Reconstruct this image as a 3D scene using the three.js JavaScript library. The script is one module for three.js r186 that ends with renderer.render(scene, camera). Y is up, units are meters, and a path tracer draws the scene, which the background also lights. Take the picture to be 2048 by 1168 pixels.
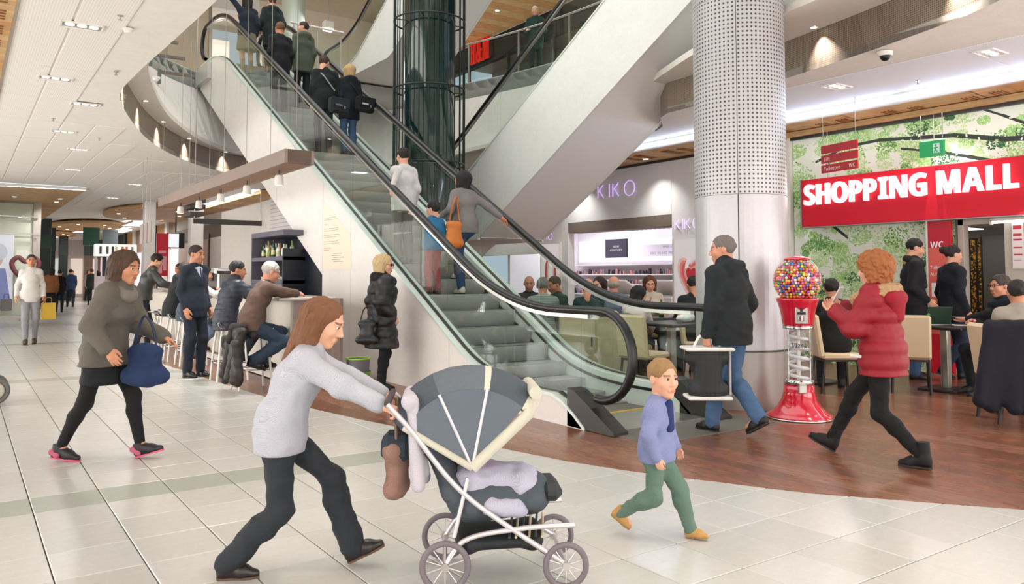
import * as THREE from 'three';
import { mergeGeometries } from 'three/addons/utils/BufferGeometryUtils.js';
import { RectAreaLightUniformsLib } from 'three/addons/lights/RectAreaLightUniformsLib.js';
import { FontLoader } from 'three/addons/loaders/FontLoader.js';
import { TextGeometry } from 'three/addons/geometries/TextGeometry.js';
import { ImprovedNoise } from 'three/addons/math/ImprovedNoise.js';

// ---- camera, exposure, large lights -------------------------------------------------------------
// World axes follow the mall's tile grid: x to the shop fronts on the right, -z up the main escalator, y up, metres.
const W = 2048, H = 1168, FOCAL = 1583;
const scene = new THREE.Scene();
scene.background = new THREE.Color(0.62, 0.72, 0.85);
const camera = new THREE.PerspectiveCamera(2 * Math.atan(H / 2 / FOCAL) * 180 / Math.PI, W / H, 0.1, 200);
camera.position.set(-4.68, 1.40, 5.60);
camera.rotation.order = 'YXZ';
camera.rotation.set(2.8 * Math.PI / 180, -34.86 * Math.PI / 180, 0);
camera.setViewOffset(W, H, 0, 109, W, H);
camera.updateProjectionMatrix();
const renderer = new THREE.WebGLRenderer({ antialias: true });
renderer.toneMapping = THREE.LinearToneMapping;
renderer.toneMappingExposure = 0.78;
renderer.shadowMap.enabled = true;
RectAreaLightUniformsLib.init();
const ATRIUM = 1.12, PANEL = 18, SPOT = 14, COVE = 24, SHOPFILL = 4.3, BACKFILL = 3.9, UPPERFILL = 2.2;          // luminances / candelas of the kinds of fitting; the last three are added fill

// ---- helpers ------------------------------------------------------------------------------------
let seed = 7; const rnd = () => { seed = (seed * 1664525 + 1013904223) >>> 0; return seed / 4294967296; };
const rr = (a, b) => a + (b - a) * rnd(), pick = (a) => a[Math.floor(rnd() * a.length)];
const noise = new ImprovedNoise();
const V = (x, y, z) => new THREE.Vector3(x, y, z);
const RAD = Math.PI / 180;
const used = new Map();
function numbered(n) { const c = used.get(n) ?? 0; used.set(n, c + 1); return c ? n + '_' + String(c).padStart(3, '0') : n; }
function tag(o, label, category, group, kind) { if (label) o.userData.label = label; if (category) o.userData.category = category; if (group) o.userData.group = group; if (kind) o.userData.kind = kind; return o; }
function thing(name, label, category, p = [0, 0, 0], turn = 0, group) { const o = new THREE.Group(); o.name = numbered(name); scene.add(o); o.position.set(...p); o.rotation.y = turn; return tag(o, label, category, group); }
function part(parent, name, geo, m, label) { const g = Array.isArray(geo) ? merge(geo) : geo, o = new THREE.Mesh(g, m); o.name = numbered(name); o.castShadow = o.receiveShadow = true; if (label) o.userData.label = label; parent.add(o); return o; }
function struct(name, geo, m) { const o = part(scene, name, geo, m); o.userData.kind = 'structure'; return o; }
function structGroup(name) { const o = new THREE.Group(); o.name = numbered(name); o.userData.kind = 'structure'; scene.add(o); return o; }
function copyOf(root, p, turn, label, group) { const c = root.clone(); c.name = numbered(root.name.replace(/_\d{3}$/, '')); c.userData = { ...root.userData }; c.traverse((n) => { if (n !== c) n.name = numbered(n.name.replace(/_\d{3}$/, '')); }); scene.add(c); c.position.set(...p); c.rotation.y = turn; return tag(c, label, null, group); }
function merge(list) {
  const l = list.map((g) => { g = g.index ? g.toNonIndexed() : g; for (const k of Object.keys(g.attributes)) if (!['position', 'normal', 'uv', 'color'].includes(k)) g.deleteAttribute(k); if (!g.attributes.uv) g.setAttribute('uv', new THREE.BufferAttribute(new Float32Array(g.attributes.position.count * 2), 2)); g.morphAttributes = {}; return g; });
  if (l.some((g) => g.attributes.color)) for (const g of l) if (!g.attributes.color) g.setAttribute('color', new THREE.BufferAttribute(new Float32Array(g.attributes.position.count * 3).fill(1), 3));
  return l.length === 1 ? l[0] : mergeGeometries(l);
}
// A box from its corners, uv in metres, edges chamfered by c.
function box(x0, y0, z0, x1, y1, z1, c = 0) {
  if (x0 > x1) [x0, x1] = [x1, x0]; if (y0 > y1) [y0, y1] = [y1, y0]; if (z0 > z1) [z0, z1] = [z1, z0];
  const w = x1 - x0, h = y1 - y0, d = z1 - z0; let g;
  if (!c) g = new THREE.BoxGeometry(w, h, d).toNonIndexed();
  else {
    const P = [], hx = w / 2, hy = h / 2, hz = d / 2, q = (a, b, cc) => P.push(a, b, cc);
    const pt = (sx, sy, sz, ax) => [sx * (hx - (ax === 0 ? 0 : c)), sy * (hy - (ax === 1 ? 0 : c)), sz * (hz - (ax === 2 ? 0 : c))];
    const face = (pts, n) => { const a = V(...pts[0]), b = V(...pts[1]), d2 = V(...pts[2]); const nn = b.clone().sub(a).cross(d2.clone().sub(a)); if (nn.dot(n) < 0) pts.reverse(); for (let i = 1; i < pts.length - 1; i++) { q(...pts[0]); q(...pts[i]); q(...pts[i + 1]); } };
    for (const s of [1, -1]) {
      face([pt(s, -1, -1, 0), pt(s, 1, -1, 0), pt(s, 1, 1, 0), pt(s, -1, 1, 0)], V(s, 0, 0));
      face([pt(-1, s, -1, 1), pt(1, s, -1, 1), pt(1, s, 1, 1), pt(-1, s, 1, 1)], V(0, s, 0));
      face([pt(-1, -1, s, 2), pt(1, -1, s, 2), pt(1, 1, s, 2), pt(-1, 1, s, 2)], V(0, 0, s));
      for (const t of [1, -1]) {
        face([pt(s, t, -1, 0), pt(s, t, 1, 0), pt(s, t, 1, 1), pt(s, t, -1, 1)], V(s, t, 0));
        face([pt(s, -1, t, 0), pt(s, 1, t, 0), pt(s, 1, t, 2), pt(s, -1, t, 2)], V(s, 0, t));
        face([pt(-1, s, t, 1), pt(1, s, t, 1), pt(1, s, t, 2), pt(-1, s, t, 2)], V(0, s, t));
        for (const u of [1, -1]) face([pt(s, t, u, 0), pt(s, t, u, 1), pt(s, t, u, 2)], V(s, t, u));
      }
    }
    g = new THREE.BufferGeometry(); g.setAttribute('position', new THREE.Float32BufferAttribute(P, 3)); g.computeVertexNormals();
  }
  g.translate((x0 + x1) / 2, (y0 + y1) / 2, (z0 + z1) / 2);
  return metricUV(g);
}
function metricUV(g) {
  if (g.index) g = g.toNonIndexed();
  const p = g.attributes.position, n = g.attributes.normal, uv = new Float32Array(p.count * 2);
  for (let i = 0; i < p.count; i += 3) {
    let ax = Math.abs(n.getX(i) + n.getX(i + 1) + n.getX(i + 2)), ay = Math.abs(n.getY(i) + n.getY(i + 1) + n.getY(i + 2)), az = Math.abs(n.getZ(i) + n.getZ(i + 1) + n.getZ(i + 2));
    for (let j = i; j < i + 3; j++) { const x = p.getX(j), y = p.getY(j), z = p.getZ(j); if (ay >= ax && ay >= az) { uv[j * 2] = x; uv[j * 2 + 1] = z; } else if (ax >= az) { uv[j * 2] = z; uv[j * 2 + 1] = y; } else { uv[j * 2] = x; uv[j * 2 + 1] = y; } }
  }
  g.setAttribute('uv', new THREE.BufferAttribute(uv, 2)); return g;
}
const cyl = (x, y0, y1, z, r0, r1 = r0, n = 24) => new THREE.CylinderGeometry(r1, r0, y1 - y0, n).translate(x, (y0 + y1) / 2, z);
const ball = (x, y, z, r, n = 12) => new THREE.SphereGeometry(r, n, Math.max(6, n * .6 | 0)).translate(x, y, z);
function rod(a, b, r, n = 8) { const A = V(...a), B = V(...b), d = B.clone().sub(A), g = new THREE.CylinderGeometry(r, r, d.length(), n); g.applyQuaternion(new THREE.Quaternion().setFromUnitVectors(V(0, 1, 0), d.normalize())); return g.translate((a[0] + b[0]) / 2, (a[1] + b[1]) / 2, (a[2] + b[2]) / 2); }
const tube = (pts, r, seg = 40, n = 8, closed = false) => new THREE.TubeGeometry(new THREE.CatmullRomCurve3(pts.map((p) => V(...p)), closed, 'centripetal'), seg, r, n, closed);
const lathe = (prof, n = 40) => new THREE.LatheGeometry(prof.map(([r, y]) => new THREE.Vector2(r, y)), n);
// A plate between two curves y = lo(s) and y = hi(s), s running along -z, x from xa to xb.
function fin(xa, xb, lo, hi, s0, s1, n) {
  const P = [], quad = (a, b, c, d) => P.push(...a, ...b, ...c, ...a, ...c, ...d);
  for (let i = 0; i < n; i++) {
    const a = s0 + (s1 - s0) * i / n, b = s0 + (s1 - s0) * (i + 1) / n, A = -a, B = -b, la = lo(a), ha = hi(a), lb = lo(b), hb = hi(b);
    quad([xa, la, A], [xa, ha, A], [xa, hb, B], [xa, lb, B]); quad([xb, la, A], [xb, lb, B], [xb, hb, B], [xb, ha, A]);
    quad([xa, ha, A], [xb, ha, A], [xb, hb, B], [xa, hb, B]); quad([xa, la, A], [xa, lb, B], [xb, lb, B], [xb, la, A]);
    if (!i) quad([xa, la, A], [xb, la, A], [xb, ha, A], [xa, ha, A]);
    if (i === n - 1) quad([xa, lb, B], [xa, hb, B], [xb, hb, B], [xb, lb, B]);
  }
  let g = new THREE.BufferGeometry(); g.setAttribute('position', new THREE.Float32BufferAttribute(P, 3)); g.computeVertexNormals();
  return metricUV(g);
}
// A horizontal slab with outline (and holes) given as [x, z] points.
function slab(outline, holes, y0, y1) {
  const sh = new THREE.Shape(outline.map(([x, z]) => new THREE.Vector2(x, -z)));
  for (const h of holes) sh.holes.push(new THREE.Path(h.map(([x, z]) => new THREE.Vector2(x, -z))));
  const g = new THREE.ExtrudeGeometry(sh, { depth: y1 - y0, bevelEnabled: false }); g.rotateX(-Math.PI / 2); g.translate(0, y0, 0); return metricUV(g);
}
// A vertical band between two closed curves of [x, y, z] points (same count).
function loft(a, b, flip = false, closed = true) {
  const P = [], U = [], n = a.length; let L = 0;
  for (let i = 0; i < (closed ? n : n - 1); i++) { const j = (i + 1) % n, l = Math.hypot(a[j][0] - a[i][0], a[j][2] - a[i][2]); const q = flip ? [[a[i], L, 0], [b[i], L, 1], [b[j], L + l, 1], [a[i], L, 0], [b[j], L + l, 1], [a[j], L + l, 0]] : [[a[i], L, 0], [b[j], L + l, 1], [b[i], L, 1], [a[i], L, 0], [a[j], L + l, 0], [b[j], L + l, 1]]; for (const [p, u, v] of q) { P.push(...p); U.push(u, v * .5); } L += l; }
  let g = new THREE.BufferGeometry(); g.setAttribute('position', new THREE.Float32BufferAttribute(P, 3)); g.setAttribute('uv', new THREE.Float32BufferAttribute(U, 2)); g.computeVertexNormals(); return g;
}
function spline(pts, n) { const c = new THREE.CatmullRomCurve3(pts.map(([x, z]) => V(x, 0, z)), true, 'centripetal'); return c.getSpacedPoints(n).slice(0, n).map((p) => [p.x, p.z]); }

// ---- materials ----------------------------------------------------------------------------------
function tex(w, h, fn, srgb = true) { const d = new Uint8Array(w * h * 4); for (let y = 0; y < h; y++) for (let x = 0; x < w; x++) { const c = fn(x / w, y / h, x, y); const i = (y * w + x) * 4; for (let k = 0; k < 3; k++) d[i + k] = Math.max(0, Math.min(255, (Array.isArray(c) ? c[k] : c))); d[i + 3] = 255; } const t = new THREE.DataTexture(d, w, h); t.wrapS = t.wrapT = THREE.RepeatWrapping; t.magFilter = THREE.LinearFilter; t.minFilter = THREE.LinearMipmapLinearFilter; t.generateMipmaps = true; if (srgb) t.colorSpace = THREE.SRGBColorSpace; t.needsUpdate = true; return t; }
function canvasTex(w, h, draw) { const c = document.createElement('canvas'); c.width = w; c.height = h; draw(c.getContext('2d'), w, h); const t = new THREE.CanvasTexture(c); t.colorSpace = THREE.SRGBColorSpace; return t; }
const per = (x, y, f, s) => { const a = x * Math.PI * 2, b = y * Math.PI * 2; return noise.noise(Math.cos(a) * f + s, Math.sin(a) * f + 3.1, Math.cos(b) * f + Math.sin(b) * f * 1.7 + s); };
const speck = tex(256, 256, (u, v) => 248 + per(u, v, 1.5, 1) * 3 + per(u, v, 5, 9) * 3 + (rnd() - .5) * 5);
const fineBump = tex(128, 128, () => 110 + rnd() * 60, false);
const weave = tex(128, 128, (u, v, x, y) => 205 + ((x >> 1 & 1) ^ (y >> 1 & 1) ? 22 : -10) + rnd() * 26);
const weaveBump = tex(64, 64, (u, v, x, y) => 110 + 50 * Math.sin(x * Math.PI / 2) * Math.sin(y * Math.PI / 2) + rnd() * 40, false);
const grain = tex(512, 128, (u, v) => { const n = per(u, v, 1.1, 4) * 26 + noise.noise(u * 6, v * 60, 2) * 30 + noise.noise(u * 14, v * 150, 7) * 18; return 214 + n; });
const rep = (t, x, y = x) => { const c = t.clone(); c.repeat.set(x, y); c.needsUpdate = true; return c; };
const dots = (hole, n, base, rad) => tex(128, 128, (u, v) => { const fx = (u * n) % 1 - .5, fy = (v * n) % 1 - .5; return Math.hypot(fx, fy) < rad ? hole : base; });
function M(color, roughness = .6, o = {}) { const m = new (o.transmission || o.clearcoat || o.sheen ? THREE.MeshPhysicalMaterial : THREE.MeshStandardMaterial)({ color, roughness, ...o }); return m; }
const speckM = (c, r = .6, s = .8, o = {}) => M(c, r, { map: rep(speck, s), ...o });
const cloths = new Map();
function cloth(c, o = {}) { const key = c + JSON.stringify(Object.keys(o)) + (o.roughness ?? ''); if (!cloths.has(key)) cloths.set(key, M(c, .88, { map: clothMap, bumpMap: clothBump, bumpScale: .0012, vertexColors: false, ...o })); return cloths.get(key); }
const clothMap = rep(weave, 6), clothBump = rep(weaveBump, 40);
const X = {
  tileA: speckM('#c9c7c0', .24, .9), tileB: speckM('#c5c3bc', .26, .9), tileC: speckM('#cdcbc5', .22, .9), tileGrey: speckM('#a9aba0', .3, .9), grout: M('#8d8377', .9),
  plaster: speckM('#ebe6df', .75, .35), white: speckM('#f0ebe4', .5, .3), cladding: speckM('#f1ece6', .42, .2), deck: M('#dbe6de', .3, { metalness: .25 }), deckWhite: speckM('#eef0ea', .4, .2), ceiling: M('#f4efe6', .7, { map: rep(dots(226, 8, 255, .2), 5) }),
  ceilingCoveTint: M('#eef1f6', .7, { map: rep(dots(230, 8, 255, .2), 5) }), ceilingPlain: speckM('#f3eee5', .8, .4), fascia: M('#a39382', .5, { map: rep(dots(150, 8, 240, .28), 5), metalness: .35 }), seam: M('#f0e9dc', .7), gapDark: M('#8f8577', .9),  // right ceiling: the bluish cove light is put into the panel colour
  steel: M('#b9b6b0', .3, { metalness: .9 }), steelDark: M('#4c4a48', .35, { metalness: .8 }), chrome: M('#e2e2e2', .12, { metalness: 1 }), black: M('#0d0e10', .45), rubber: M('#101112', .38), matteBlack: M('#15171b', .8),
  glass: new THREE.MeshPhysicalMaterial({ color: '#f4f9f6', roughness: .02, transmission: 1, thickness: 0, ior: 1.32 }), glassGreen: M('#cfe6da', .12), clear: new THREE.MeshPhysicalMaterial({ color: '#ffffff', roughness: .02, transmission: 1, thickness: 0, ior: 1.3 }),
  wood: M('#f6cb90', .5, { map: rep(grain, .5, 1.4) }), wood2: M('#edb473', .5, { map: rep(grain, .5, 1.4) }), brown: speckM('#8d7a70', .5, .6), walnut: M('#6d5344', .45, { map: rep(grain, .7, 2) }),
  red: M('#c8102e', .35, { clearcoat: .6, clearcoatRoughness: .15 }), redMatte: M('#dc0228', .55), cream: speckM('#d9c6a4', .6, 1.5), leatherCream: M('#d8c2a0', .55, { bumpMap: rep(fineBump, 6), bumpScale: .0006 }), navyDark: M('#12151f', .6),
};
const glow = (c, i) => M('#ffffff', .6, { emissive: c, emissiveIntensity: i });
const chip = (c, r = .5, o = {}) => M(c, r, o);
// ---- figures: distance fields of joined capsules, meshed with surface nets ------------------------
class Field {
  constructor(cell) { this.cell = cell; this.pr = []; this.cuts = []; this.mod = null; this.amp = 0; }
  cap(a, b, ra, rb = ra, o = {}) { this.pr.push({ a, b, ra, rb, k: o.k ?? .035, f: o.f ?? 1, u: o.u, sub: o.sub }); return this; }
  ell(c, r, o = {}) { this.pr.push({ e: r, a: c, k: o.k ?? .02, sub: o.sub, m: o.m }); return this; }
  cut(n, w) { this.cuts.push([n.x, n.y, n.z, w]); return this; }
  mesh(color) {
    const c = this.cell, lo = [1e9, 1e9, 1e9], hi = [-1e9, -1e9, -1e9], bx = [];
    for (const p of this.pr) {
      const r = p.e ? null : Math.max(p.ra, p.rb) * Math.max(1, p.f), b = [], q = p.b ?? p.a, A = [p.a.x, p.a.y, p.a.z], B = [q.x, q.y, q.z];
      for (let i = 0; i < 3; i++) { const R = p.e ? (p.m ? Math.max(...p.e) : p.e[i]) : r; b.push(Math.min(A[i], B[i]) - R, Math.max(A[i], B[i]) + R); if (!p.sub) { lo[i] = Math.min(lo[i], b[i * 2]); hi[i] = Math.max(hi[i], b[i * 2 + 1]); } }
      bx.push(b);
    }
    const pad = 2.5 * c + this.amp, N = [0, 1, 2].map((i) => Math.ceil((hi[i] - lo[i] + 2 * pad) / c) + 1), o = lo.map((v) => v - pad), [nx, ny, nz] = N, sx = 1, sy = nx, sz = nx * ny;
    const F = new Float32Array(nx * ny * nz).fill(1);
    this.pr.forEach((p, pi) => {
      const b = bx[pi], g = p.k + pad, i0 = [], i1 = [];
      for (let i = 0; i < 3; i++) { i0.push(Math.max(0, Math.floor((b[i * 2] - g - o[i]) / c))); i1.push(Math.min(N[i] - 1, Math.ceil((b[i * 2 + 1] + g - o[i]) / c))); }
      const ax = p.a.x, ay = p.a.y, az = p.a.z, k = p.k, e = p.e; let bax, bay, baz, L, ux, uy, uz, q;
      if (!e) { bax = p.b.x - ax; bay = p.b.y - ay; baz = p.b.z - az; L = 1 / Math.max(1e-9, bax * bax + bay * bay + baz * baz); if (p.u) { ux = p.u.x; uy = p.u.y; uz = p.u.z; q = 1 - 1 / p.f; } }
      const me = e ? Math.min(...e) : 0;
      for (let z = i0[2]; z <= i1[2]; z++) for (let y = i0[1]; y <= i1[1]; y++) for (let x = i0[0]; x <= i1[0]; x++) {
        let px = o[0] + x * c - ax, py = o[1] + y * c - ay, pz = o[2] + z * c - az, d;
        if (e) { if (p.m) { const m = p.m, X_ = m[0] * px + m[1] * py + m[2] * pz, Y_ = m[3] * px + m[4] * py + m[5] * pz, Z_ = m[6] * px + m[7] * py + m[8] * pz; px = X_; py = Y_; pz = Z_; } const ex = px / e[0], ey = py / e[1], ez = pz / e[2], l = Math.sqrt(ex * ex + ey * ey + ez * ez), gx = ex / e[0], gy = ey / e[1], gz = ez / e[2], gl = Math.sqrt(gx * gx + gy * gy + gz * gz); d = l < 1e-4 ? -me : (l * (l - 1)) / Math.max(gl, 1e-6); if (d < -me) d = -me; }
        else { if (p.u) { const s = (px * ux + py * uy + pz * uz) * q; px -= ux * s; py -= uy * s; pz -= uz * s; } let t = (px * bax + py * bay + pz * baz) * L; t = t < 0 ? 0 : t > 1 ? 1 : t; const dx = px - bax * t, dy = py - bay * t, dz = pz - baz * t; d = Math.sqrt(dx * dx + dy * dy + dz * dz) - (p.ra + (p.rb - p.ra) * t); }
        const id = x + y * sy + z * sz, f = F[id];
        if (p.sub) { const h = Math.max(k - Math.abs(f + d), 0) / k; F[id] = Math.max(f, -d) + h * h * k * .25; }
        else { const h = Math.max(k - Math.abs(f - d), 0) / k; F[id] = Math.min(f, d) - h * h * k * .25; }
      }
    });
    if (this.cuts.length || this.mod) for (let z = 0, id = 0; z < nz; z++) for (let y = 0; y < ny; y++) for (let x = 0; x < nx; x++, id++) {
      let f = F[id]; if (f > .09) continue; const px = o[0] + x * c, py = o[1] + y * c, pz = o[2] + z * c;
      if (this.mod && f > -.06) f -= this.mod(px, py, pz);
      for (const q of this.cuts) { const w = px * q[0] + py * q[1] + pz * q[2] - q[3]; if (w > f) f = w; }
      F[id] = f;
    }
    // surface nets
    const vi = new Int32Array(F.length).fill(-1), P = [], I = [];
    for (let z = 0; z < nz - 1; z++) for (let y = 0; y < ny - 1; y++) for (let x = 0; x < nx - 1; x++) {
      const b = x + y * sy + z * sz; let m = 0, cx = 0, cy = 0, cz = 0, n = 0; const v = [F[b], F[b + 1], F[b + sy], F[b + sy + 1], F[b + sz], F[b + sz + 1], F[b + sz + sy], F[b + sz + sy + 1]];
      for (let i = 0; i < 8; i++) if (v[i] < 0) m |= 1 << i; if (m === 0 || m === 255) continue;
      for (const [i, j] of EDGE) { if ((v[i] < 0) === (v[j] < 0)) continue; const t = v[i] / (v[i] - v[j]); cx += (i & 1) + t * ((j & 1) - (i & 1)); cy += (i >> 1 & 1) + t * ((j >> 1 & 1) - (i >> 1 & 1)); cz += (i >> 2) + t * ((j >> 2) - (i >> 2)); n++; }
      vi[b] = P.length / 3; P.push(o[0] + (x + cx / n) * c, o[1] + (y + cy / n) * c, o[2] + (z + cz / n) * c);
    }
    for (let z = 1; z < nz - 1; z++) for (let y = 1; y < ny - 1; y++) for (let x = 1; x < nx - 1; x++) {
      const b = x + y * sy + z * sz, s = F[b] < 0;
      const quad = (u, w, q) => { const a = vi[b], e = vi[b - u], f = vi[b - u - w], g = vi[b - w]; if (a < 0 || e < 0 || f < 0 || g < 0) return; if (q) I.push(a, e, f, a, f, g); else I.push(a, f, e, a, g, f); };
      if (s !== F[b + sx] < 0) quad(sy, sz, s); if (s !== F[b + sy] < 0) quad(sz, sx, s); if (s !== F[b + sz] < 0) quad(sx, sy, s);
    }
    const g = new THREE.BufferGeometry(); g.setAttribute('position', new THREE.Float32BufferAttribute(P, 3)); g.setIndex(I); g.computeVertexNormals();
    const uv = new Float32Array(P.length / 3 * 2); for (let i = 0; i < uv.length / 2; i++) { uv[i * 2] = P[i * 3] + P[i * 3 + 2] * .7; uv[i * 2 + 1] = P[i * 3 + 1]; } g.setAttribute('uv', new THREE.BufferAttribute(uv, 2));
    if (color) { const C = new Float32Array(P.length); for (let i = 0; i < P.length; i += 3) { const q = color(P[i], P[i + 1], P[i + 2]); C[i] = q[0]; C[i + 1] = q[1]; C[i + 2] = q[2]; } g.setAttribute('color', new THREE.BufferAttribute(C, 3)); }
    return g;
  }
}
const EDGE = [[0, 1], [2, 3], [4, 5], [6, 7], [0, 2], [1, 3], [4, 6], [5, 7], [0, 4], [1, 5], [2, 6], [3, 7]];
const lerp3 = (a, b, t) => a.clone().lerp(b, t), add = (a, ...v) => a.clone().add(V(...v));
function limb(a, target, l1, l2, pole) {           // where the elbow or knee goes
  const d = target.clone().sub(a); let L = d.length(); const mx = (l1 + l2) * .998; if (L > mx) { d.multiplyScalar(mx / L); L = mx; } const mn = Math.abs(l1 - l2) + .02; if (L < mn) { d.setLength(mn); L = mn; }
  const end = a.clone().add(d), u = d.clone().normalize(), t = (l1 * l1 - l2 * l2 + L * L) / (2 * L), h = Math.sqrt(Math.max(0, l1 * l1 - t * t)), p = pole.clone().addScaledVector(u, -pole.dot(u)).normalize();
  return [a.clone().addScaledVector(u, t).addScaledVector(p, h), end];
}
const lin = (c) => { const q = new THREE.Color(c); return [q.r, q.g, q.b]; };
const SKIN = { fair: '#d9a184', tan: '#c08463', ruddy: '#cf8f72', brown: '#a56f4d' };
const skinMat = M('#ffffff', .55, { vertexColors: true, bumpMap: rep(fineBump, 20), bumpScale: .0002 }), eyeMat = M('#ffffff', .15, { vertexColors: true });
function headField(cell, hs) {
  const f = new Field(cell / hs), v = (x, y, z) => V(x, y, z);
  f.ell(v(0, .035, -.012), [.075, .088, .095]).ell(v(0, -.03, .022), [.061, .085, .070], { k: .03 }).ell(v(0, -.098, .060), [.026, .020, .022], { k: .03 });
  f.ell(v(.042, -.022, .062), [.02, .02, .018], { k: .03 }).ell(v(-.042, -.022, .062), [.02, .02, .018], { k: .03 });
  for (const q of [1, -1]) f.cap(v(q * .02, .0225, .0885), v(q * .043, .021, .081), .0048, .0045, { k: .006 });
  f.cap(v(-.034, .03, .078), v(.034, .03, .078), .010, .010, { k: .02 });
  f.cap(v(0, .015, .088), v(0, -.026, .107), .0085, .0125, { k: .012 }).ell(v(.012, -.03, .097), [.009, .008, .010], { k: .008 }).ell(v(-.012, -.03, .097), [.009, .008, .010], { k: .008 });
  for (const s of [1, -1]) { f.ell(v(s * .031, .012, .101), [.018, .011, .016], { k: .012, sub: true }); f.ell(v(s * .078, 0, -.012), [.012, .032, .020], { k: .01 }); }
  f.cap(v(-.019, -.060, .088), v(.019, -.060, .088), .0075, .0075, { k: .008 }).cap(v(-.016, -.070, .086), v(.016, -.070, .086), .0075, .0075, { k: .008 });
  f.cap(v(0, -.06, -.025), v(0, -.175, -.045), .056, .058, { k: .03 });
  return f;
}
function headColor(skin, hairC, male) {
  const s = lin(skin), lip = s.map((v, i) => v * [.86, .58, .56][i]), brow = lin(hairC).map((v, i) => v * .55 + s[i] * .12), beard = s.map((v) => v * .86);
  return (x, y, z) => {
    if (z > .07 && Math.abs(y + .065) < .011 && Math.abs(x) < .024 - Math.abs(y + .065)) return lip;
    if (z > .06 && Math.abs(y - .031 - Math.abs(x) * .04) < .0055 && Math.abs(x) > .012 && Math.abs(x) < .050) return brow;
    if (male && y < -.045 && z > .02 && y > -.13) return beard;
    return s;
  };
}
function hairField(cell, hs, st) {
  const f = new Field(cell / hs), v = V, full = st.full ?? 0;
  if (st.type === 'fringe') { f.ell(v(0, .012, -.024), [.083, .07, .098]); f.ell(v(0, .13, .01), [.09, .10, .12], { sub: true, k: .01 }); }
  else f.ell(v(0, .042, -.018), [.081 + full, .092 + full, .100 + full]);
  if (st.type === 'long') { const L = st.len ?? .25; for (const s of [1, -1]) f.cap(v(s * .062, .03, -.03), v(s * (.07 + full), -L, -.03 + (st.fwd ?? 0)), .040 + full * .5, .030 + full, { k: .05 }); f.cap(v(0, .02, -.06), v(0, -L * 1.05, -.09), .075 + full * .6, .045 + full, { k: .05, f: 1.3, u: V(1, 0, 0) }); }
  if (st.type === 'bob') { for (const s of [1, -1]) f.cap(v(s * .066, .03, -.02), v(s * .074, -.09, -.01), .034 + full, .034, { k: .05 }); f.cap(v(0, .02, -.06), v(0, -.10, -.065), .08 + full, .06, { k: .05, f: 1.2, u: V(1, 0, 0) }); }
  if (st.type === 'bun') f.ell(v(0, .06, -.135), [.05, .05, .045], { k: .02 });
  f.ell(v(0, -.03, .098), [st.type === 'short' || st.type === 'bun' ? .070 : .058, .108, .080], { sub: true, k: .014 });
  if (st.type === 'short' || st.type === 'bun' || st.type === 'fringe') { f.ell(v(0, -.14, .0), [.12, .08, .10], { sub: true, k: .02 }); for (const s of [1, -1]) f.ell(v(s * .098, -.03, .035), [.034, .055, .058], { sub: true, k: .012 }); }
  const cu = st.curl ?? 0; f.mod = (x, y, z) => cu * noise.noise(x * 38, y * 38, z * 38) + .007 * noise.noise(x * 85 + z * 20, y * 14, z * 85) + .007 * noise.noise(x * 24, y * 18, z * 24 + 5); f.amp = .012 + cu;
  return f;
}
function handField(cell, k, curl, mitt) {
  const f = new Field(cell), v = (x, y, z) => V(x * k, y * k, z * k), R = (r) => r * k;
  f.cap(v(0, -.03, 0), v(0, .015, 0), R(.025), R(.026), { k: R(.02) });
  const xs = [.029, .010, -.009, -.027], ls = [.070, .080, .074, .056];
  xs.forEach((x, i) => {
    f.cap(v(x * .6, .01, 0), v(x, .085 - Math.abs(i - 1) * .003, 0), R(.013), R(.0115), { k: R(.022) });
    let y = .085 - Math.abs(i - 1) * .003, z = 0, a = curl * .6, p = v(x, y, z), xx = x; [.46, .31, .23].forEach((q, j) => { const L = ls[i] * q; y += Math.cos(a) * L; z += Math.sin(a) * L; xx += x * .06; const n = v(xx, y, z); f.cap(p, n, R(.0098 - j * .0008), R(.0092 - j * .0009), { k: R(.004) }); p = n; a += curl; });
  });
  const t0 = v(.020, .018, .006), t1 = v(.045, .048, .016), t2 = v(.052 - curl * .006, .078, .022 + curl * .012), t3 = v(.050 - curl * .012, .100, .030 + curl * .018);
  f.cap(t0, t1, R(.016), R(.0125), { k: R(.02) }).cap(t1, t2, R(.0118), R(.0108), { k: R(.006) }).cap(t2, t3, R(.0106), R(.0088), { k: R(.005) });
  return f;
}
const headCache = new Map(), skinTint = (g, s) => { const c = lin(s), n = g.attributes.position.count, C = new Float32Array(n * 3); for (let i = 0; i < n; i++) C.set(c, i * 3); g.setAttribute('color', new THREE.BufferAttribute(C, 3)); return g; };
function frame(y, xHint) { const Y = y.clone().normalize(), Xv = xHint.clone().addScaledVector(Y, -xHint.dot(Y)).normalize(), Z = Xv.clone().cross(Y); return new THREE.Matrix4().makeBasis(Xv, Y, Z); }
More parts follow.
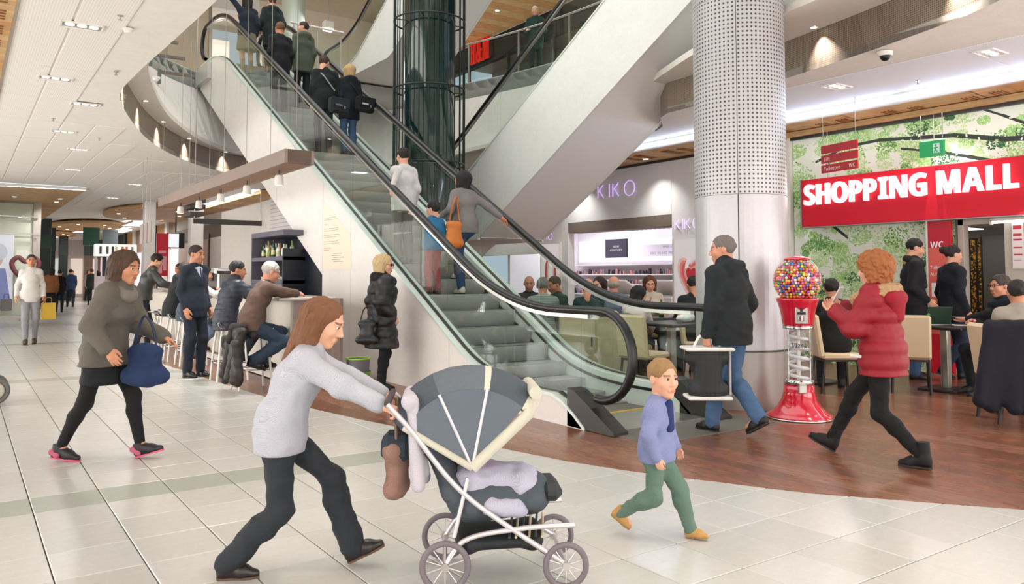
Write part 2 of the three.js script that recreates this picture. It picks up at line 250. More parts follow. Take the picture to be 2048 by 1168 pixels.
/* o: label, group, at [x, y, z] (ground or seat point), face (degrees, 0 = +z), H, w, lean, side, twist, head [yaw, pitch, roll], feet [[x, z, lift, pitch, yaw] x2] (left = +x first), seat,
   hands [left, right]: [x, y, z] from the shoulder, or {w: world point}; curl; elbow; skin, hair {type, color, ...}, male, lod, top, legs, shoe, extra */
function person(o) {
  const Hh = o.H ?? 1.75, k = Hh / 1.75, lod = o.lod ?? 1, cb = [.015, .021, .03, .045][lod] * Math.sqrt(k), ch = [.0048, .0072, .011, .017][lod], cd = [.0042, .0068, .011, .016][lod];
  const root = thing('person', o.label, o.cat ?? 'person', o.at, (o.face ?? 0) * RAD, o.group), w = o.w ?? 1, skin = SKIN[o.skin ?? 'fair'], kk = (v) => v * k;
  root.updateMatrixWorld(true);
  const inv = root.matrixWorld.clone().invert();
  // skeleton
  const L1 = kk(.435), L2 = kk(.425), AH = kk(.085), feet = o.feet ?? [[.10, .02], [-.10, -.02]];
  const ank = feet.map(([x, z, lift = 0, pit = 0]) => { const p = -pit * RAD; let low = 0; for (const [cy, cz] of [[-.085, -.06], [-.085, .17]]) low = Math.min(low, kk(cy * Math.cos(p) - cz * Math.sin(p))); return V(x, -low + lift, z); });
  const lean = (o.lean ?? 0) * RAD, side = (o.side ?? 0) * RAD, tw = (o.twist ?? 0) * RAD;
  let py; const hx = kk(.085), hz = o.hipz ?? 0;
  if (o.seat) py = o.seat + kk(.10); else { py = 9; ank.forEach((a, i) => { const dx = a.x - (i ? -hx : hx), dz = a.z - hz; py = Math.min(py, a.y + Math.sqrt(Math.max(.05, ((L1 + L2) * .992) ** 2 - dx * dx - dz * dz)) + kk(.03)); }); py -= (o.drop ?? 0); }
  const P = V(0, py, hz), upD = V(Math.sin(side), Math.cos(lean) * Math.cos(side), Math.sin(lean)).normalize(), up1 = V(Math.sin(side) * .5, 1, Math.sin(lean) * .55).normalize(), lat = V(Math.cos(tw), 0, -Math.sin(tw)), lat0 = V(1, 0, 0), fwd = lat.clone().cross(upD).normalize();
  const waist = P.clone().addScaledVector(up1, kk(.14)), chest = waist.clone().addScaledVector(upD, kk(.19)), neck = chest.clone().addScaledVector(upD, kk(.18)), shC = chest.clone().addScaledVector(upD, kk(.125));
  const sw = kk(.148 * w * (o.shoulder ?? 1)), sh = [shC.clone().addScaledVector(lat, sw), shC.clone().addScaledVector(lat, -sw)], hip = [add(P, hx, -kk(.03), 0), add(P, -hx, -kk(.03), 0)];
  const knees = [0, 1].map((i) => limb(hip[i], ank[i], L1, L2, V((i ? -1 : 1) * (o.splay ?? .08), .1, 1)));
  const A1 = kk(.285), A2 = kk(.255), handsAt = [0, 1].map((i) => { const h = o.hands?.[i]; if (h?.w) return V(...h.w).applyMatrix4(inv); const q = h ?? [.05, -.51, .06]; return sh[i].clone().addScaledVector(lat, (i ? -1 : 1) * kk(q[0])).add(V(0, kk(q[1]), 0)).addScaledVector(V(-lat.z, 0, lat.x).multiplyScalar(1), kk(q[2])); });
  const el = o.elbow ?? [.35, -.2, -1], arms = [0, 1].map((i) => { const e = o.elbows?.[i] ?? el; return limb(sh[i], handsAt[i], A1, A2, V((i ? -1 : 1) * e[0], e[1], e[2])); });
  const hy = (o.head?.[0] ?? 0) * RAD, hp = (o.head?.[1] ?? 0) * RAD, hr = (o.head?.[2] ?? 0) * RAD, hs = (o.hs ?? (.5 + .54 * k));
  const neckDir = upD.clone().lerp(V(0, 1, 0), .55).addScaledVector(fwd, .16 + Math.max(0, hp) * .25).normalize(), hc = neck.clone().addScaledVector(neckDir, hs * .155);
  const hm = new THREE.Matrix4().makeRotationFromEuler(new THREE.Euler(hp, tw * .6 + hy, hr, 'YXZ')).scale(V(hs, hs, hs)).setPosition(hc);
  // garments share these builders; g adds thickness
  const R = (v, g) => kk(v) * (o.fat ?? 1) + g, belly = o.belly ?? 0;
  const torso = (f, g, o2 = {}) => { f.cap(add(P, 0, -kk(.03), 0), P, R(.112, g), R(.112, g), { f: 1.32, u: lat0 }); f.cap(P, waist, R(.110, g), R(.098 + belly * .5, g), { f: 1.28, u: lat0, k: .05 }); if (belly) f.ell(lerp3(P, waist, .6).addScaledVector(fwd, kk(.05)), [kk(.13), kk(.11), kk(.08 + belly) + g], { k: .06 }); f.cap(waist, chest, R(.098, g), R(.112, g), { f: 1.28 * Math.sqrt(w), u: lat, k: .05 }); f.cap(chest, lerp3(chest, neck, .72), R(.112, g), R(.062, g), { f: 1.36 * Math.sqrt(w), u: lat, k: .05 }); f.cap(sh[0].clone().addScaledVector(upD, -kk(.012)), sh[1].clone().addScaledVector(upD, -kk(.012)), R(.046, g * .8), R(.046, g * .8), { k: .05 }); f.cap(sh[0], lerp3(chest, neck, .95), R(.040, g * .8), R(.045, g * .8), { k: .05 }); f.cap(sh[1], lerp3(chest, neck, .95), R(.040, g * .8), R(.045, g * .8), { k: .05 }); if (o.bust) for (const s of [1, -1]) f.ell(chest.clone().addScaledVector(lat, s * kk(.07)).addScaledVector(fwd, kk(.085)).addScaledVector(upD, -kk(.02)), [kk(.06) + g, kk(.06) + g, kk(.05) + g], { k: .05 }); };
  const arm = (f, i, g, tE = 1, bulk = 0) => { const [e, h] = arms[i]; f.cap(sh[i], e, R(.047, g + bulk), R(.040, g + bulk), { k: .04 }); f.cap(e, lerp3(e, h, tE), R(.039, g + bulk), R(.028, g + bulk * .7), { k: .03 }); };
  const leg = (f, i, g, tE = 1, flare = 0) => { const [kn, an] = knees[i], c = lerp3(kn, an, .3).addScaledVector(V(0, 0, -1), kk(.014)); f.cap(hip[i], kn, R(.082, g), R(.055, g), { k: .05 }); f.cap(kn, c, R(.053, g), R(.053, g + flare * .3), { k: .04 }); f.cap(c, lerp3(c, an, tE), R(.052, g + flare * .3), R(.035, g + flare), { k: .03 }); };
  // body: one surface, head and hands on finer grids
  const pieces = [], B = new Field(cb * 1.15); torso(B, 0); for (const i of [0, 1]) { arm(B, i, 0); leg(B, i, 0); const [, an] = knees[i], pi = -(feet[i][3] ?? 0) * RAD, ya = (feet[i][4] ?? 0) * RAD; B.cap(an, an.clone().add(V(Math.sin(ya) * kk(.11), -kk(.045) * Math.cos(pi) + kk(.12) * -Math.sin(pi), Math.cos(ya) * kk(.11))), kk(.032), kk(.026), { k: .03 }); }
  B.cap(lerp3(chest, neck, .8), hc.clone().addScaledVector(neckDir, -.05 * hs), R(.052, 0), .05 * hs, { k: .04 });
  pieces.push(skinTint(B.mesh(), skin));
  const hk = 'h' + ch + hs.toFixed(2) + skin + (o.hair?.color ?? '#333') + !!o.male; if (!headCache.has(hk)) headCache.set(hk, headField(ch, hs).mesh(headColor(skin, o.hair?.color ?? '#333333', o.male)));
  pieces.push(headCache.get(hk).clone().applyMatrix4(hm));
  const hk2 = [0, 1].map((i) => { const c = o.curl?.[i] ?? .35, key = 'hand' + cd + k.toFixed(2) + c + lod; if (!headCache.has(key)) headCache.set(key, handField(cd, k * (o.hand ?? 1), c)); let f = headCache.get(key); if (f instanceof Field) headCache.set(key, f = f.mesh()); const g = f.clone(), [e, h] = arms[i], y = o.handDir?.[i] ? V(...o.handDir[i]) : h.clone().sub(e), fw = V(Math.sin(tw), 0, Math.cos(tw)); if (i === 0) { g.scale(1, 1, -1); const ix = g.index.array; for (let q = 0; q < ix.length; q += 3) { const t = ix[q]; ix[q] = ix[q + 1]; ix[q + 1] = t; } g.index = new THREE.BufferAttribute(ix.slice(), 1); g.computeVertexNormals(); } const m = frame(y, o.thumb?.[i] ? V(...o.thumb[i]) : Math.abs(y.clone().normalize().z) > .75 ? V(i ? 1 : -1, .6, 0) : fw); g.applyMatrix4(m.setPosition(h)); return skinTint(g, skin); });
  const strip = (g) => { g = g.toNonIndexed(); return g; };
  part(root, 'body', merge([...pieces, ...hk2].map(strip)), skinMat);
  if (lod < 2) for (const e of [1, -1]) { const g = new THREE.SphereGeometry(.0112, 12, 9).rotateX(Math.PI / 2), p = g.attributes.position, C = new Float32Array(p.count * 3); for (let i = 0; i < p.count; i++) C.set(p.getZ(i) > .0075 ? [.02, .012, .008] : [.62, .58, .55], i * 3); g.setAttribute('color', new THREE.BufferAttribute(C, 3)); part(root, 'eye', g.translate(e * .031, .010, .0805).applyMatrix4(hm), eyeMat); }
  if (o.hair && o.hair.type !== 'bald') part(root, 'hair', hairField(ch * 1.15, hs, o.hair).mesh().applyMatrix4(hm), M(o.hair.color, .7, { bumpMap: rep(fineBump, 30), bumpScale: .001 }));
  // clothes
  const folds = (a, sc) => (x, y, z) => a * (noise.noise(x * 9 * sc + 5, y * 15 * sc, z * 9 * sc) + .55 * noise.noise(x * 21 * sc, y * 30 * sc + 9, z * 21 * sc)), quilt = (pd, a) => (x, y, z) => a * (Math.abs(Math.sin(Math.PI * y / pd)) - .6) + .004 * noise.noise(x * 25, y * 20, z * 25);
  const garment = (name, t) => {
    const g = t.t ?? .012, f = new Field(cb * (t.cell ?? .9)); torso(f, g);
    if (t.sleeve !== 0) for (const i of [0, 1]) arm(f, i, g * .8, t.sleeve ?? .93, t.bulk ?? 0);
    const hem = t.hem ?? .10;
    if (hem > .02) { const b = add(P, 0, -kk(hem) - .03, (t.sway ?? 0)); f.cap(add(P, 0, kk(.05), 0), b, R(.118, g), R(.118 + (t.flare ?? .01), g), { f: 1.32, u: lat0, k: .05 }); if (t.skirt) for (const i of [0, 1]) f.cap(hip[i], lerp3(hip[i], knees[i][0], t.skirt), R(.10, g), R(.09 + (t.flare ?? 0), g), { k: .06 }); }
    f.cut(V(0, -1, 0), -(P.y - kk(hem)));
    if (t.skirt && !o.seat) { /* the hem already follows the thighs */ }
    f.cap(lerp3(chest, neck, .7), lerp3(neck, hc, t.collar ?? .08), R(.066, g * .8), R(.058, g * .8), { k: .03 });
    if (t.hood) { const nb = neck.clone().addScaledVector(fwd, -kk(.085)); f.cap(nb.clone().addScaledVector(lat, kk(.075)), nb.clone().addScaledVector(lat, -kk(.075)), kk(.05), kk(.05), { k: .04 }); f.cap(nb, nb.clone().addScaledVector(upD, -kk(.10)).addScaledVector(fwd, -kk(.02)), kk(.06), kk(.03), { k: .05, f: 1.5, u: lat }); }
    f.mod = t.quilt ? quilt(t.quilt, t.puff ?? .011) : folds(t.fold ?? .006, 1); f.amp = .012;
    return part(root, name, f.mesh(), t.m ?? cloth(t.color, t.mat));
  };
  for (const t of o.top ?? []) garment(t.name ?? 'jacket', t);
  if (o.legs) { const t = o.legs, f = new Field(cb * .9), g = t.t ?? .010; f.cap(add(P, 0, -kk(.03), 0), add(P, 0, kk(.07), 0), R(.112, g), R(.108, g), { f: 1.3, u: lat0 }); if (t.skirt) { f.cap(add(P, 0, 0, 0), add(P, 0, -kk(t.skirt) - .05, 0), R(.115, g), R(.15, g), { f: 1.3, u: lat0, k: .04 }); f.cut(V(0, -1, 0), -(P.y - kk(t.skirt))); } else for (const i of [0, 1]) leg(f, i, g, t.len ?? .97, t.flare ?? .006); f.mod = folds(t.fold ?? .006, 1.15); f.amp = .01; part(root, t.name ?? 'trousers', f.mesh(), t.m ?? cloth(t.color, t.mat)); }
  if (o.tights) { const f = new Field(cb * .8); for (const i of [0, 1]) leg(f, i, .004, 1, 0); part(root, 'tights', f.mesh(), cloth(o.tights)); }
  const sc = o.shoe ?? { color: '#1a1716' };
  [0, 1].forEach((i) => {
    const f = new Field([.006, .009, .014, .02][lod]), g = .006, v = (x, y, z) => V(kk(x), kk(y), kk(z)), hl = sc.heel ?? 0;
    f.cap(v(0, .042 + hl * .5, -.025), v(0, .036, .08), kk(.036), kk(.038), { k: .03 }).cap(v(0, .036, .08), v(0, .026, .155), kk(.038), kk(.027), { k: .03 }).cap(v(0, .05, -.02), v(0, Math.max(.12, sc.shaft ?? .10) + .02, -.01), kk(.041), kk(.047), { k: .03 });
    if (hl) f.cap(v(0, .035, -.045), v(0, .012, -.05), kk(.02), kk(.014), { k: .015 });
    f.cap(v(0, .078, 0), v(0, .046, .085), kk(.041), kk(.036), { k: .02 }); f.cut(V(0, -1, 0), -kk(.008)); f.cut(V(0, 1, 0), kk(Math.max(.12, sc.shaft ?? .10)));
    const m = new THREE.Matrix4().makeRotationFromEuler(new THREE.Euler(-(feet[i][3] ?? 0) * RAD, (feet[i][4] ?? 0) * RAD, 0, 'YXZ')), an = knees[i][1], mm = new THREE.Matrix4().makeTranslation(an.x, an.y, an.z).multiply(m).multiply(new THREE.Matrix4().makeTranslation(0, -AH, 0));
    const s = part(root, 'shoe', f.mesh().applyMatrix4(mm), sc.m ?? M(sc.color, sc.rough ?? .5));
    if (lod < 2) { const shp = new THREE.Shape(); const pts = [[-.030, -.055], [-.036, -.02], [-.033, .04], [-.041, .09], [-.038, .135], [-.018, .178], [.018, .178], [.038, .135], [.041, .09], [.033, .04], [.036, -.02], [.030, -.055], [0, -.068]]; shp.setFromPoints(pts.map(([x, z]) => new THREE.Vector2(kk(x), kk(z)))); const sg = new THREE.ExtrudeGeometry(shp, { depth: kk(.014), bevelEnabled: false }).rotateX(Math.PI / 2).scale(1, 1, 1); sg.translate(0, kk(.015), 0); part(s, 'sole', sg.applyMatrix4(mm), M(sc.sole ?? '#2a2522', .7)); }
  });
  o.extra?.({ root, P, waist, chest, neck, sh, hc, hm, lat, fwd, upD, arms, knees, hip, k, kk, cb, hs, Field, R });
  return root;
}
// a scarf, fur collar or ring of cloth around the neck
function ring(ctx, name, m, r, t, drop = .02, furry = 0) { const { root, neck, lat, fwd, upD, kk, cb } = ctx, f = new Field(Math.min(cb, .010)), c = neck.clone().addScaledVector(upD, kk(-drop)).addScaledVector(fwd, kk(.015)), n = 14; for (let i = 0; i < n; i++) { const a = i / n * 2 * Math.PI, b = (i + 1) / n * 2 * Math.PI, p = (q) => c.clone().addScaledVector(lat, Math.cos(q) * kk(r) * 1.15).addScaledVector(fwd, Math.sin(q) * kk(r)).addScaledVector(upD, -Math.sin(q) * kk(.035)); f.cap(p(a), p(b), kk(t), kk(t), { k: .02 }); } f.mod = furry ? (x, y, z) => furry * noise.noise(x * 70, y * 70, z * 70) : (x, y, z) => .006 * noise.noise(x * 30, y * 50, z * 30); f.amp = .012; return part(root, name, f.mesh(), m); }
// ---- floor ---------------------------------------------------------------------------------------
const EDGE_XZ = [[-2.75, -20], [-2.37, -14.2], [-2.15, -11.1], [-1.95, -7.8], [-1.88, -6.05], [-1.79, -4.0], [-1.5, -2.0], [-1.18, -.5], [-.85, .93], [-.63, 1.50], [-.46, 1.81], [-.17, 2.40], [.27, 2.98], [.6, 3.40], [1.3, 4.15], [2.4, 5.1], [4.2, 6.2], [7, 7.3]];
const BACK = [[-3, -5.5], [-2.05, -6.5], [-1.95, -9.5], [-1.75, -12], [-1.2, -14.5], [-.5, -16], [3, -17], [8, -24]], backZ = (x) => { for (let i = 1; i < BACK.length; i++) if (x <= BACK[i][0]) { const [a, b] = [BACK[i - 1], BACK[i]]; return a[1] + (b[1] - a[1]) * Math.max(0, (x - a[0]) / (b[0] - a[0])); } return -24; };
const edgeZ = (x) => { for (let i = 1; i < EDGE_XZ.length; i++) { const [a, b] = [EDGE_XZ[i - 1], EDGE_XZ[i]]; if (x <= b[0]) return b[1] + (a[1] - b[1]) * Math.max(0, (b[0] - x) / (b[0] - a[0])); } return 7.3; };
const CAMP = camera.position.clone(), FW = V(Math.sin(34.86 * RAD), 0, -Math.cos(34.86 * RAD)), RT = V(Math.cos(34.86 * RAD), 0, Math.sin(34.86 * RAD));
const seen = (x, y, z, m = 1) => { const q = V(x, y, z).sub(CAMP), d = q.dot(FW), u = q.dot(RT); return d > .6 && Math.abs(u) < d * .66 * m + .3 ? d : 0; };
{
  const fl = structGroup('floor'); part(fl, 'screed', box(-16, -.3, -60, 12, -.016, 10), X.grout);
  const px = .39, pz = .425, c = .0035, gap = .003, tiles = [];
  const tileGeo = box(-px / 2 + gap, -.016, -pz / 2 + gap, px / 2 - gap, 0, pz / 2 - gap, c), greyGeo = box(-px / 2 + gap, -.016, -.19 + gap, px / 2 - gap, 0, .19 - gap, c), mats = [X.tileA, X.tileB, X.tileC], far = [[], [], [], []];
  const rows = []; for (let z = .08; z < 8; z += pz) rows.push([z + pz / 2, 0]);
  for (let z = .08; z > -56;) { rows.push([z - .19, 1]); z -= .38; for (let i = 0; i < 15 && z > -56; i++) { rows.push([z - pz / 2, 0]); z -= pz; } }
  for (const [z, grey] of rows) for (let i = -22; i < 30; i++) { const x = -3.895 + px * (i + .5); if (x < -9 || x > 7 || x > -1.9 && z < edgeZ(x - .2) - .5 && z > backZ(x - .2) + .5) continue; const d = seen(x, 0, z); if (!d && (z < -8 || x > 3)) continue; tiles.push([d || 99, x, z, grey]); }
  tiles.sort((a, b) => a[0] - b[0]);
  tiles.forEach(([d, x, z, grey], i) => { const mi = grey ? 3 : Math.floor(rnd() * 3); if (i < 300) { const t = part(fl, 'floor_tile', grey ? greyGeo : tileGeo, mi === 3 ? X.tileGrey : mats[mi]); t.position.set(x, 0, z); } else far[mi].push((d < 16 ? (grey ? greyGeo : tileGeo).clone() : box(-px / 2 + gap, -.01, -(grey ? .19 : pz / 2) + gap, px / 2 - gap, 0, (grey ? .19 : pz / 2) - gap)).translate(x, 0, z)); });
  far.forEach((l, i) => { if (l.length) part(fl, i === 3 ? 'far_grey_tiles' : 'far_tiles', l, i === 3 ? X.tileGrey : mats[i]).userData.kind = 'stuff'; });
  // parquet strips, laid along the escalator
  const wf = structGroup('wood_floor'), pm = ['#9c6a50', '#935f46', '#a47158', '#8b5940', '#9e664c'].map((q) => M(q, .27, { map: rep(grain, 1.1, 1.6), bumpMap: rep(grain, 1.1, 1.6), bumpScale: .0006 })), far2 = pm.map(() => []), list = [], pw = .145;
  for (let x = -2.6; x < 8.6; x += pw) {
    const x1 = x + pw - .0015; let za = edgeZ(x), zb = edgeZ(x1);
    if (x > 8.5) break; let z0 = Math.max(za, zb), first = true, zEnd = backZ(x + pw / 2); if (zEnd > z0 - .05) continue;
    while (Math.min(za, zb) > zEnd) { const L = first ? rr(.5, 1.9) : rr(1.3, 2.1), z1 = Math.max(Math.min(za, zb) - L, zEnd - .02); const a = [[x, za], [x1, zb], [x1, z1], [x, z1]]; const cx = x + pw / 2, cz = (za + z1) / 2; list.push([seen(cx, 0, cz, 1.0) || 90 + rnd(), a]); za = zb = z1 - .0015; first = false; }
  }
  list.sort((a, b) => a[0] - b[0]);
  const plank = (a) => { const h = .005, lo = -.014, P = [], U = [], du = rnd() * 7, dv = rnd() * 7; const t = (p, y) => { P.push(p[0], y, p[1]); U.push(p[1] + du, p[0] + dv); }; const Q = (A, ya, B, yb, C, yc, D, yd) => { t(A, ya); t(B, yb); t(C, yc); t(A, ya); t(C, yc); t(D, yd); }; const [p0, p1, p2, p3] = a; Q(p3, h, p0, h, p1, h, p2, h); Q(p0, lo, p1, lo, p1, h, p0, h); Q(p3, lo, p0, lo, p0, h, p3, h); Q(p1, lo, p2, lo, p2, h, p1, h); const g = new THREE.BufferGeometry(); g.setAttribute('position', new THREE.Float32BufferAttribute(P, 3)); g.setAttribute('uv', new THREE.Float32BufferAttribute(U, 2)); g.computeVertexNormals(); return g; };
  list.forEach(([d, a], i) => { const k = Math.floor(rnd() * pm.length), g = plank(a); if (i < 260) part(wf, 'floor_plank', g, pm[k]); else far2[k].push(g); });
  far2.forEach((l, i) => { if (l.length) part(wf, 'far_planks', l, pm[i]).userData.kind = 'stuff'; });
  struct('landing_floor_mat', box(.06, .002, -1.25, 1.75, .012, .82, .003), M('#716d64', .8, { map: rep(speck, 3), bumpMap: rep(fineBump, 12), bumpScale: .001 }));
}
// ---- the opening in the ceiling: edge below (A), overhang (B), floor edge above (C) ----------------
const NV = 120;
const A0 = [[-2.85, -1.7, .35], [-2.9, -3.2, .35], [-2.97, -5, .35], [-2.96, -6.2, .35], [-2.74, -7.3, .35], [-1.89, -10.05, .35], [-1.05, -11.83, .35], [-.32, -12.95, .3], [.6, -13.9, .2], [2, -14.5, .2], [3.6, -14.4, .15], [4.9, -13, .12], [5.25, -10, .12], [5.2, -6, .12], [4.98, -3.9, .12], [4.15, -3.0, .2], [4.06, -2.16, .5], [3.76, -.44, .9], [3.38, 1.2, .95], [2.96, 2.32, .9], [1.8, 3.6, .6], [0, 4.4, .4], [-1.6, 3.9, .35], [-2.6, 2.2, .35], [-2.82, .2, .35]];
const Actr = [.9, -5];
const aPts = spline(A0.map(([x, z]) => [x, z]), NV), bPts = spline(A0.map(([x, z, o]) => { const dx = Actr[0] - x, dz = (Actr[1] - z), l = Math.hypot(dx, dz * .5) || 1; return [x + dx / l * o, z + dz * .5 / l * o]; }), NV);
const C0 = [[-3.3, -1.7], [-3.4, -3.2], [-3.5, -5], [-3.4, -6.6], [-3.1, -8.2], [-2.4, -10.8], [-1.6, -12.6], [-.7, -14], [.6, -15], [2.2, -15.4], [3.9, -15.1], [5.2, -13.8], [6.1, -11.4], [6.6, -8.9], [6.7, -6], [6.5, -3.6], [6.2, -1.6], [5.8, -.2], [5.2, 1.3], [4.6, 2.6], [2.6, 4.4], [.2, 5.2], [-1.8, 4.6], [-3, 2.6], [-3.2, .4]];
const cPts = spline(C0, NV), lift = (p, y) => p.map(([x, z]) => [x, y, z]);
struct('ceiling', slab([[-16, 9.6], [12, 9.6], [12, -60], [-16, -60]], [aPts], 3.885, 3.97), X.ceilingPlain);
{ // perforated panels below the slab, and the pale joints between them
  const cg = structGroup('ceiling_panels'), inside = (x, z, m) => { let w = false; for (let i = 0, j = NV - 1; i < NV; j = i++) { const [xi, zi] = aPts[i], [xj, zj] = aPts[j]; if (zi > z !== zj > z && x < (xj - xi) * (z - zi) / (zj - zi) + xi) w = !w; if (Math.hypot(xi - x, zi - z) < m) return true; } return w; };
  const put = (x0, z0, x1, z1) => { for (const [x, z] of [[x0, z0], [x1, z0], [x1, z1], [x0, z1], [(x0 + x1) / 2, z0], [(x0 + x1) / 2, z1], [x0, (z0 + z1) / 2], [x1, (z0 + z1) / 2]]) if (inside(x, z, .12)) return; part(cg, 'ceiling_panel', box(x0 + .012, 3.872, z0 + .006, x1 - .012, 3.886, z1 - .006, .004), x0 > 3 ? X.ceilingCoveTint : X.ceiling); };
  for (let x = -4.315; x < 1.2; x += .465) for (let z = -26; z < 2; z += 1.9) { if (x < -1.7 && z < -19.4) continue; put(x, z, x + .465, z + 1.9); }
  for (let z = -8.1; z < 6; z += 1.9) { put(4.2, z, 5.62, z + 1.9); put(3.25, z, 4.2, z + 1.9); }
  const wide = struct('ceiling_far_panel', box(1.4, 3.872, -26, 5.6, 3.886, -15.2, .004), X.ceiling);
}
const fas = structGroup('void_fascia');
{ // mesh band in separate sheets, each a part
  const n = 24, m = NV / n; for (let i = 0; i < n; i++) { const idx = [...Array(m + 1)].map((_, j) => (i * m + j) % NV); part(fas, 'fascia_panel', loft(idx.map((j) => [aPts[j][0], 3.885, aPts[j][1]]), idx.map((j) => [aPts[j][0], 4.352, aPts[j][1]]), false, false), X.fascia); }
  part(fas, 'soffit_ring', slab(aPts.map(([x, z]) => [x + (x - Actr[0]) * .01, z + (z - Actr[1]) * .01]), [bPts], 4.352, 4.44), X.ceilingPlain);
  part(fas, 'bulkhead', loft(lift(bPts, 4.43), lift(cPts, 6.0)), X.white);
  part(fas, 'floor_edge', loft(lift(cPts, 6.0), lift(cPts, 6.42)), X.deck);
}
// ---- walls and upper level -------------------------------------------------------------------------
struct('wall_back', box(-16, 0, 9.3, 12, 13.2, 9.6), X.plaster);
struct('upper_floor', slab([[-12, 9.3], [11.5, 9.3], [11.5, -24], [-12, -24]], [cPts], 6.0, 6.4), X.tileB);
struct('upper_wall_left', box(-9.3, 6.4, -24, -9, 10.4, 9.3), X.plaster);
struct('upper_wall_far', box(-9, 6.4, -20.3, 1.6, 10.4, -20), speckM('#dccdb8', .8, .4));
struct('upper_wall_far_right', box(3.1, 6.4, -20.3, 9.6, 10.4, -20), speckM('#dccdb8', .8, .4));
struct('upper_wall_lintel', box(1.6, 9.9, -20.3, 3.1, 10.4, -20), X.plaster);
struct('upper_wall_right', box(9.6, 9.35, -24, 9.9, 10.4, 9.3), X.plaster);
struct('upper_ceiling', slab([[-9.3, 9.3], [11.5, 9.3], [11.5, -24], [-9.3, -24]], [[[-7.6, 5.5], [7.4, 5.5], [7.4, -14.5], [-7.6, -14.5]]], 10.4, 10.7), speckM('#cdbda6', .85, .4));
for (const [n, b] of [['left', [-7.8, -14.7, -7.6, 5.7]], ['right', [7.4, -14.7, 7.6, 5.7]], ['far', [-7.8, -14.7, 7.6, -14.5]], ['near', [-7.8, 5.5, 7.6, 5.7]]]) struct('skylight_wall_' + n, box(b[0], 10.7, b[1], b[2], 12.6, b[3]), X.white);
{
  const sk = structGroup('skylight_ceiling'); for (let i = -2; i < 4; i++) for (let j = 0; j < 8; j++) part(sk, 'skylight_pane', box(-2.6 + i * 2.5 + .05, 12.5, -14.5 + j * 2.5 + .05, -2.6 + i * 2.5 + 2.45, 12.54, -14.5 + j * 2.5 + 2.45), glow('#f4f7fb', .9));
  for (let i = -2; i <= 4; i++) part(sk, 'skylight_bar', box(-2.65 + i * 2.5, 12.42, -14.5, -2.55 + i * 2.5, 12.6, 5.5), X.white); for (let j = 0; j <= 8; j++) part(sk, 'skylight_bar', box(-7.6, 12.42, -14.55 + j * 2.5, 7.4, 12.6, -14.45 + j * 2.5), X.white);
  const l = new THREE.RectAreaLight('#f8f8fa', ATRIUM, 15, 20); l.position.set(-.1, 12.4, -4.5); l.rotation.x = -Math.PI / 2; scene.add(l);
}
{ // upper shop seen past the travellers: a bright opening in the far wall
  const t = structGroup('window_1'); part(t, 'shop_interior', box(1.6, 6.4, -23.6, 3.1, 9.9, -23.5), glow('#ffe9df', 1.5)); part(t, 'frame', [box(1.52, 6.4, -20.02, 1.6, 9.9, -19.9), box(3.1, 6.4, -20.02, 3.18, 9.9, -19.9)], X.steel); const l = new THREE.RectAreaLight('#f8f8fa', 6, 1.4, 3.2); l.position.set(2.35, 8.1, -23.4); l.rotation.y = Math.PI; scene.add(l);
  struct('upper_column', cyl(3.4, 6.4, 10.4, -17.6, .34, .34, 40), X.deck);
  const pl = thing('ceiling_lamp', 'small white box lamp on the beige upper wall beside the pale column', 'lamp', [4.35, 8.95, -17.2]); part(pl, 'shade', box(-.16, 0, -.12, .16, .24, .12, .03), X.white); part(pl, 'diffuser', box(-.14, -.05, -.1, .14, 0, .1), glow('#fff6ea', 3)); part(pl, 'stem', rod([0, .24, 0], [0, 1.45, 0], .012), X.steel); const q = new THREE.PointLight('#f8f8fa', 6); q.position.set(4.35, 8.82, -17.2); scene.add(q);
}
{ // lit upper shop windows added on the left to brighten the escalator sides
  const t = structGroup('added_window_3'); for (let i = 0; i < 5; i++) { const z = -16 + i * 4.6; part(t, 'fill_lit_pane', box(-8.99, 6.7, z - 1.9, -8.93, 9.4, z + 1.9, .01), glow('#fffaf2', 2)); part(t, 'mullion', box(-9, 6.4, z + 2.2, -8.9, 9.7, z + 2.3), X.steel); const l = new THREE.RectAreaLight('#fffaf2', UPPERFILL, 3.8, 2.7); l.position.set(-8.9, 8.05, z); l.lookAt(0, 8.05, z); scene.add(l); }
}
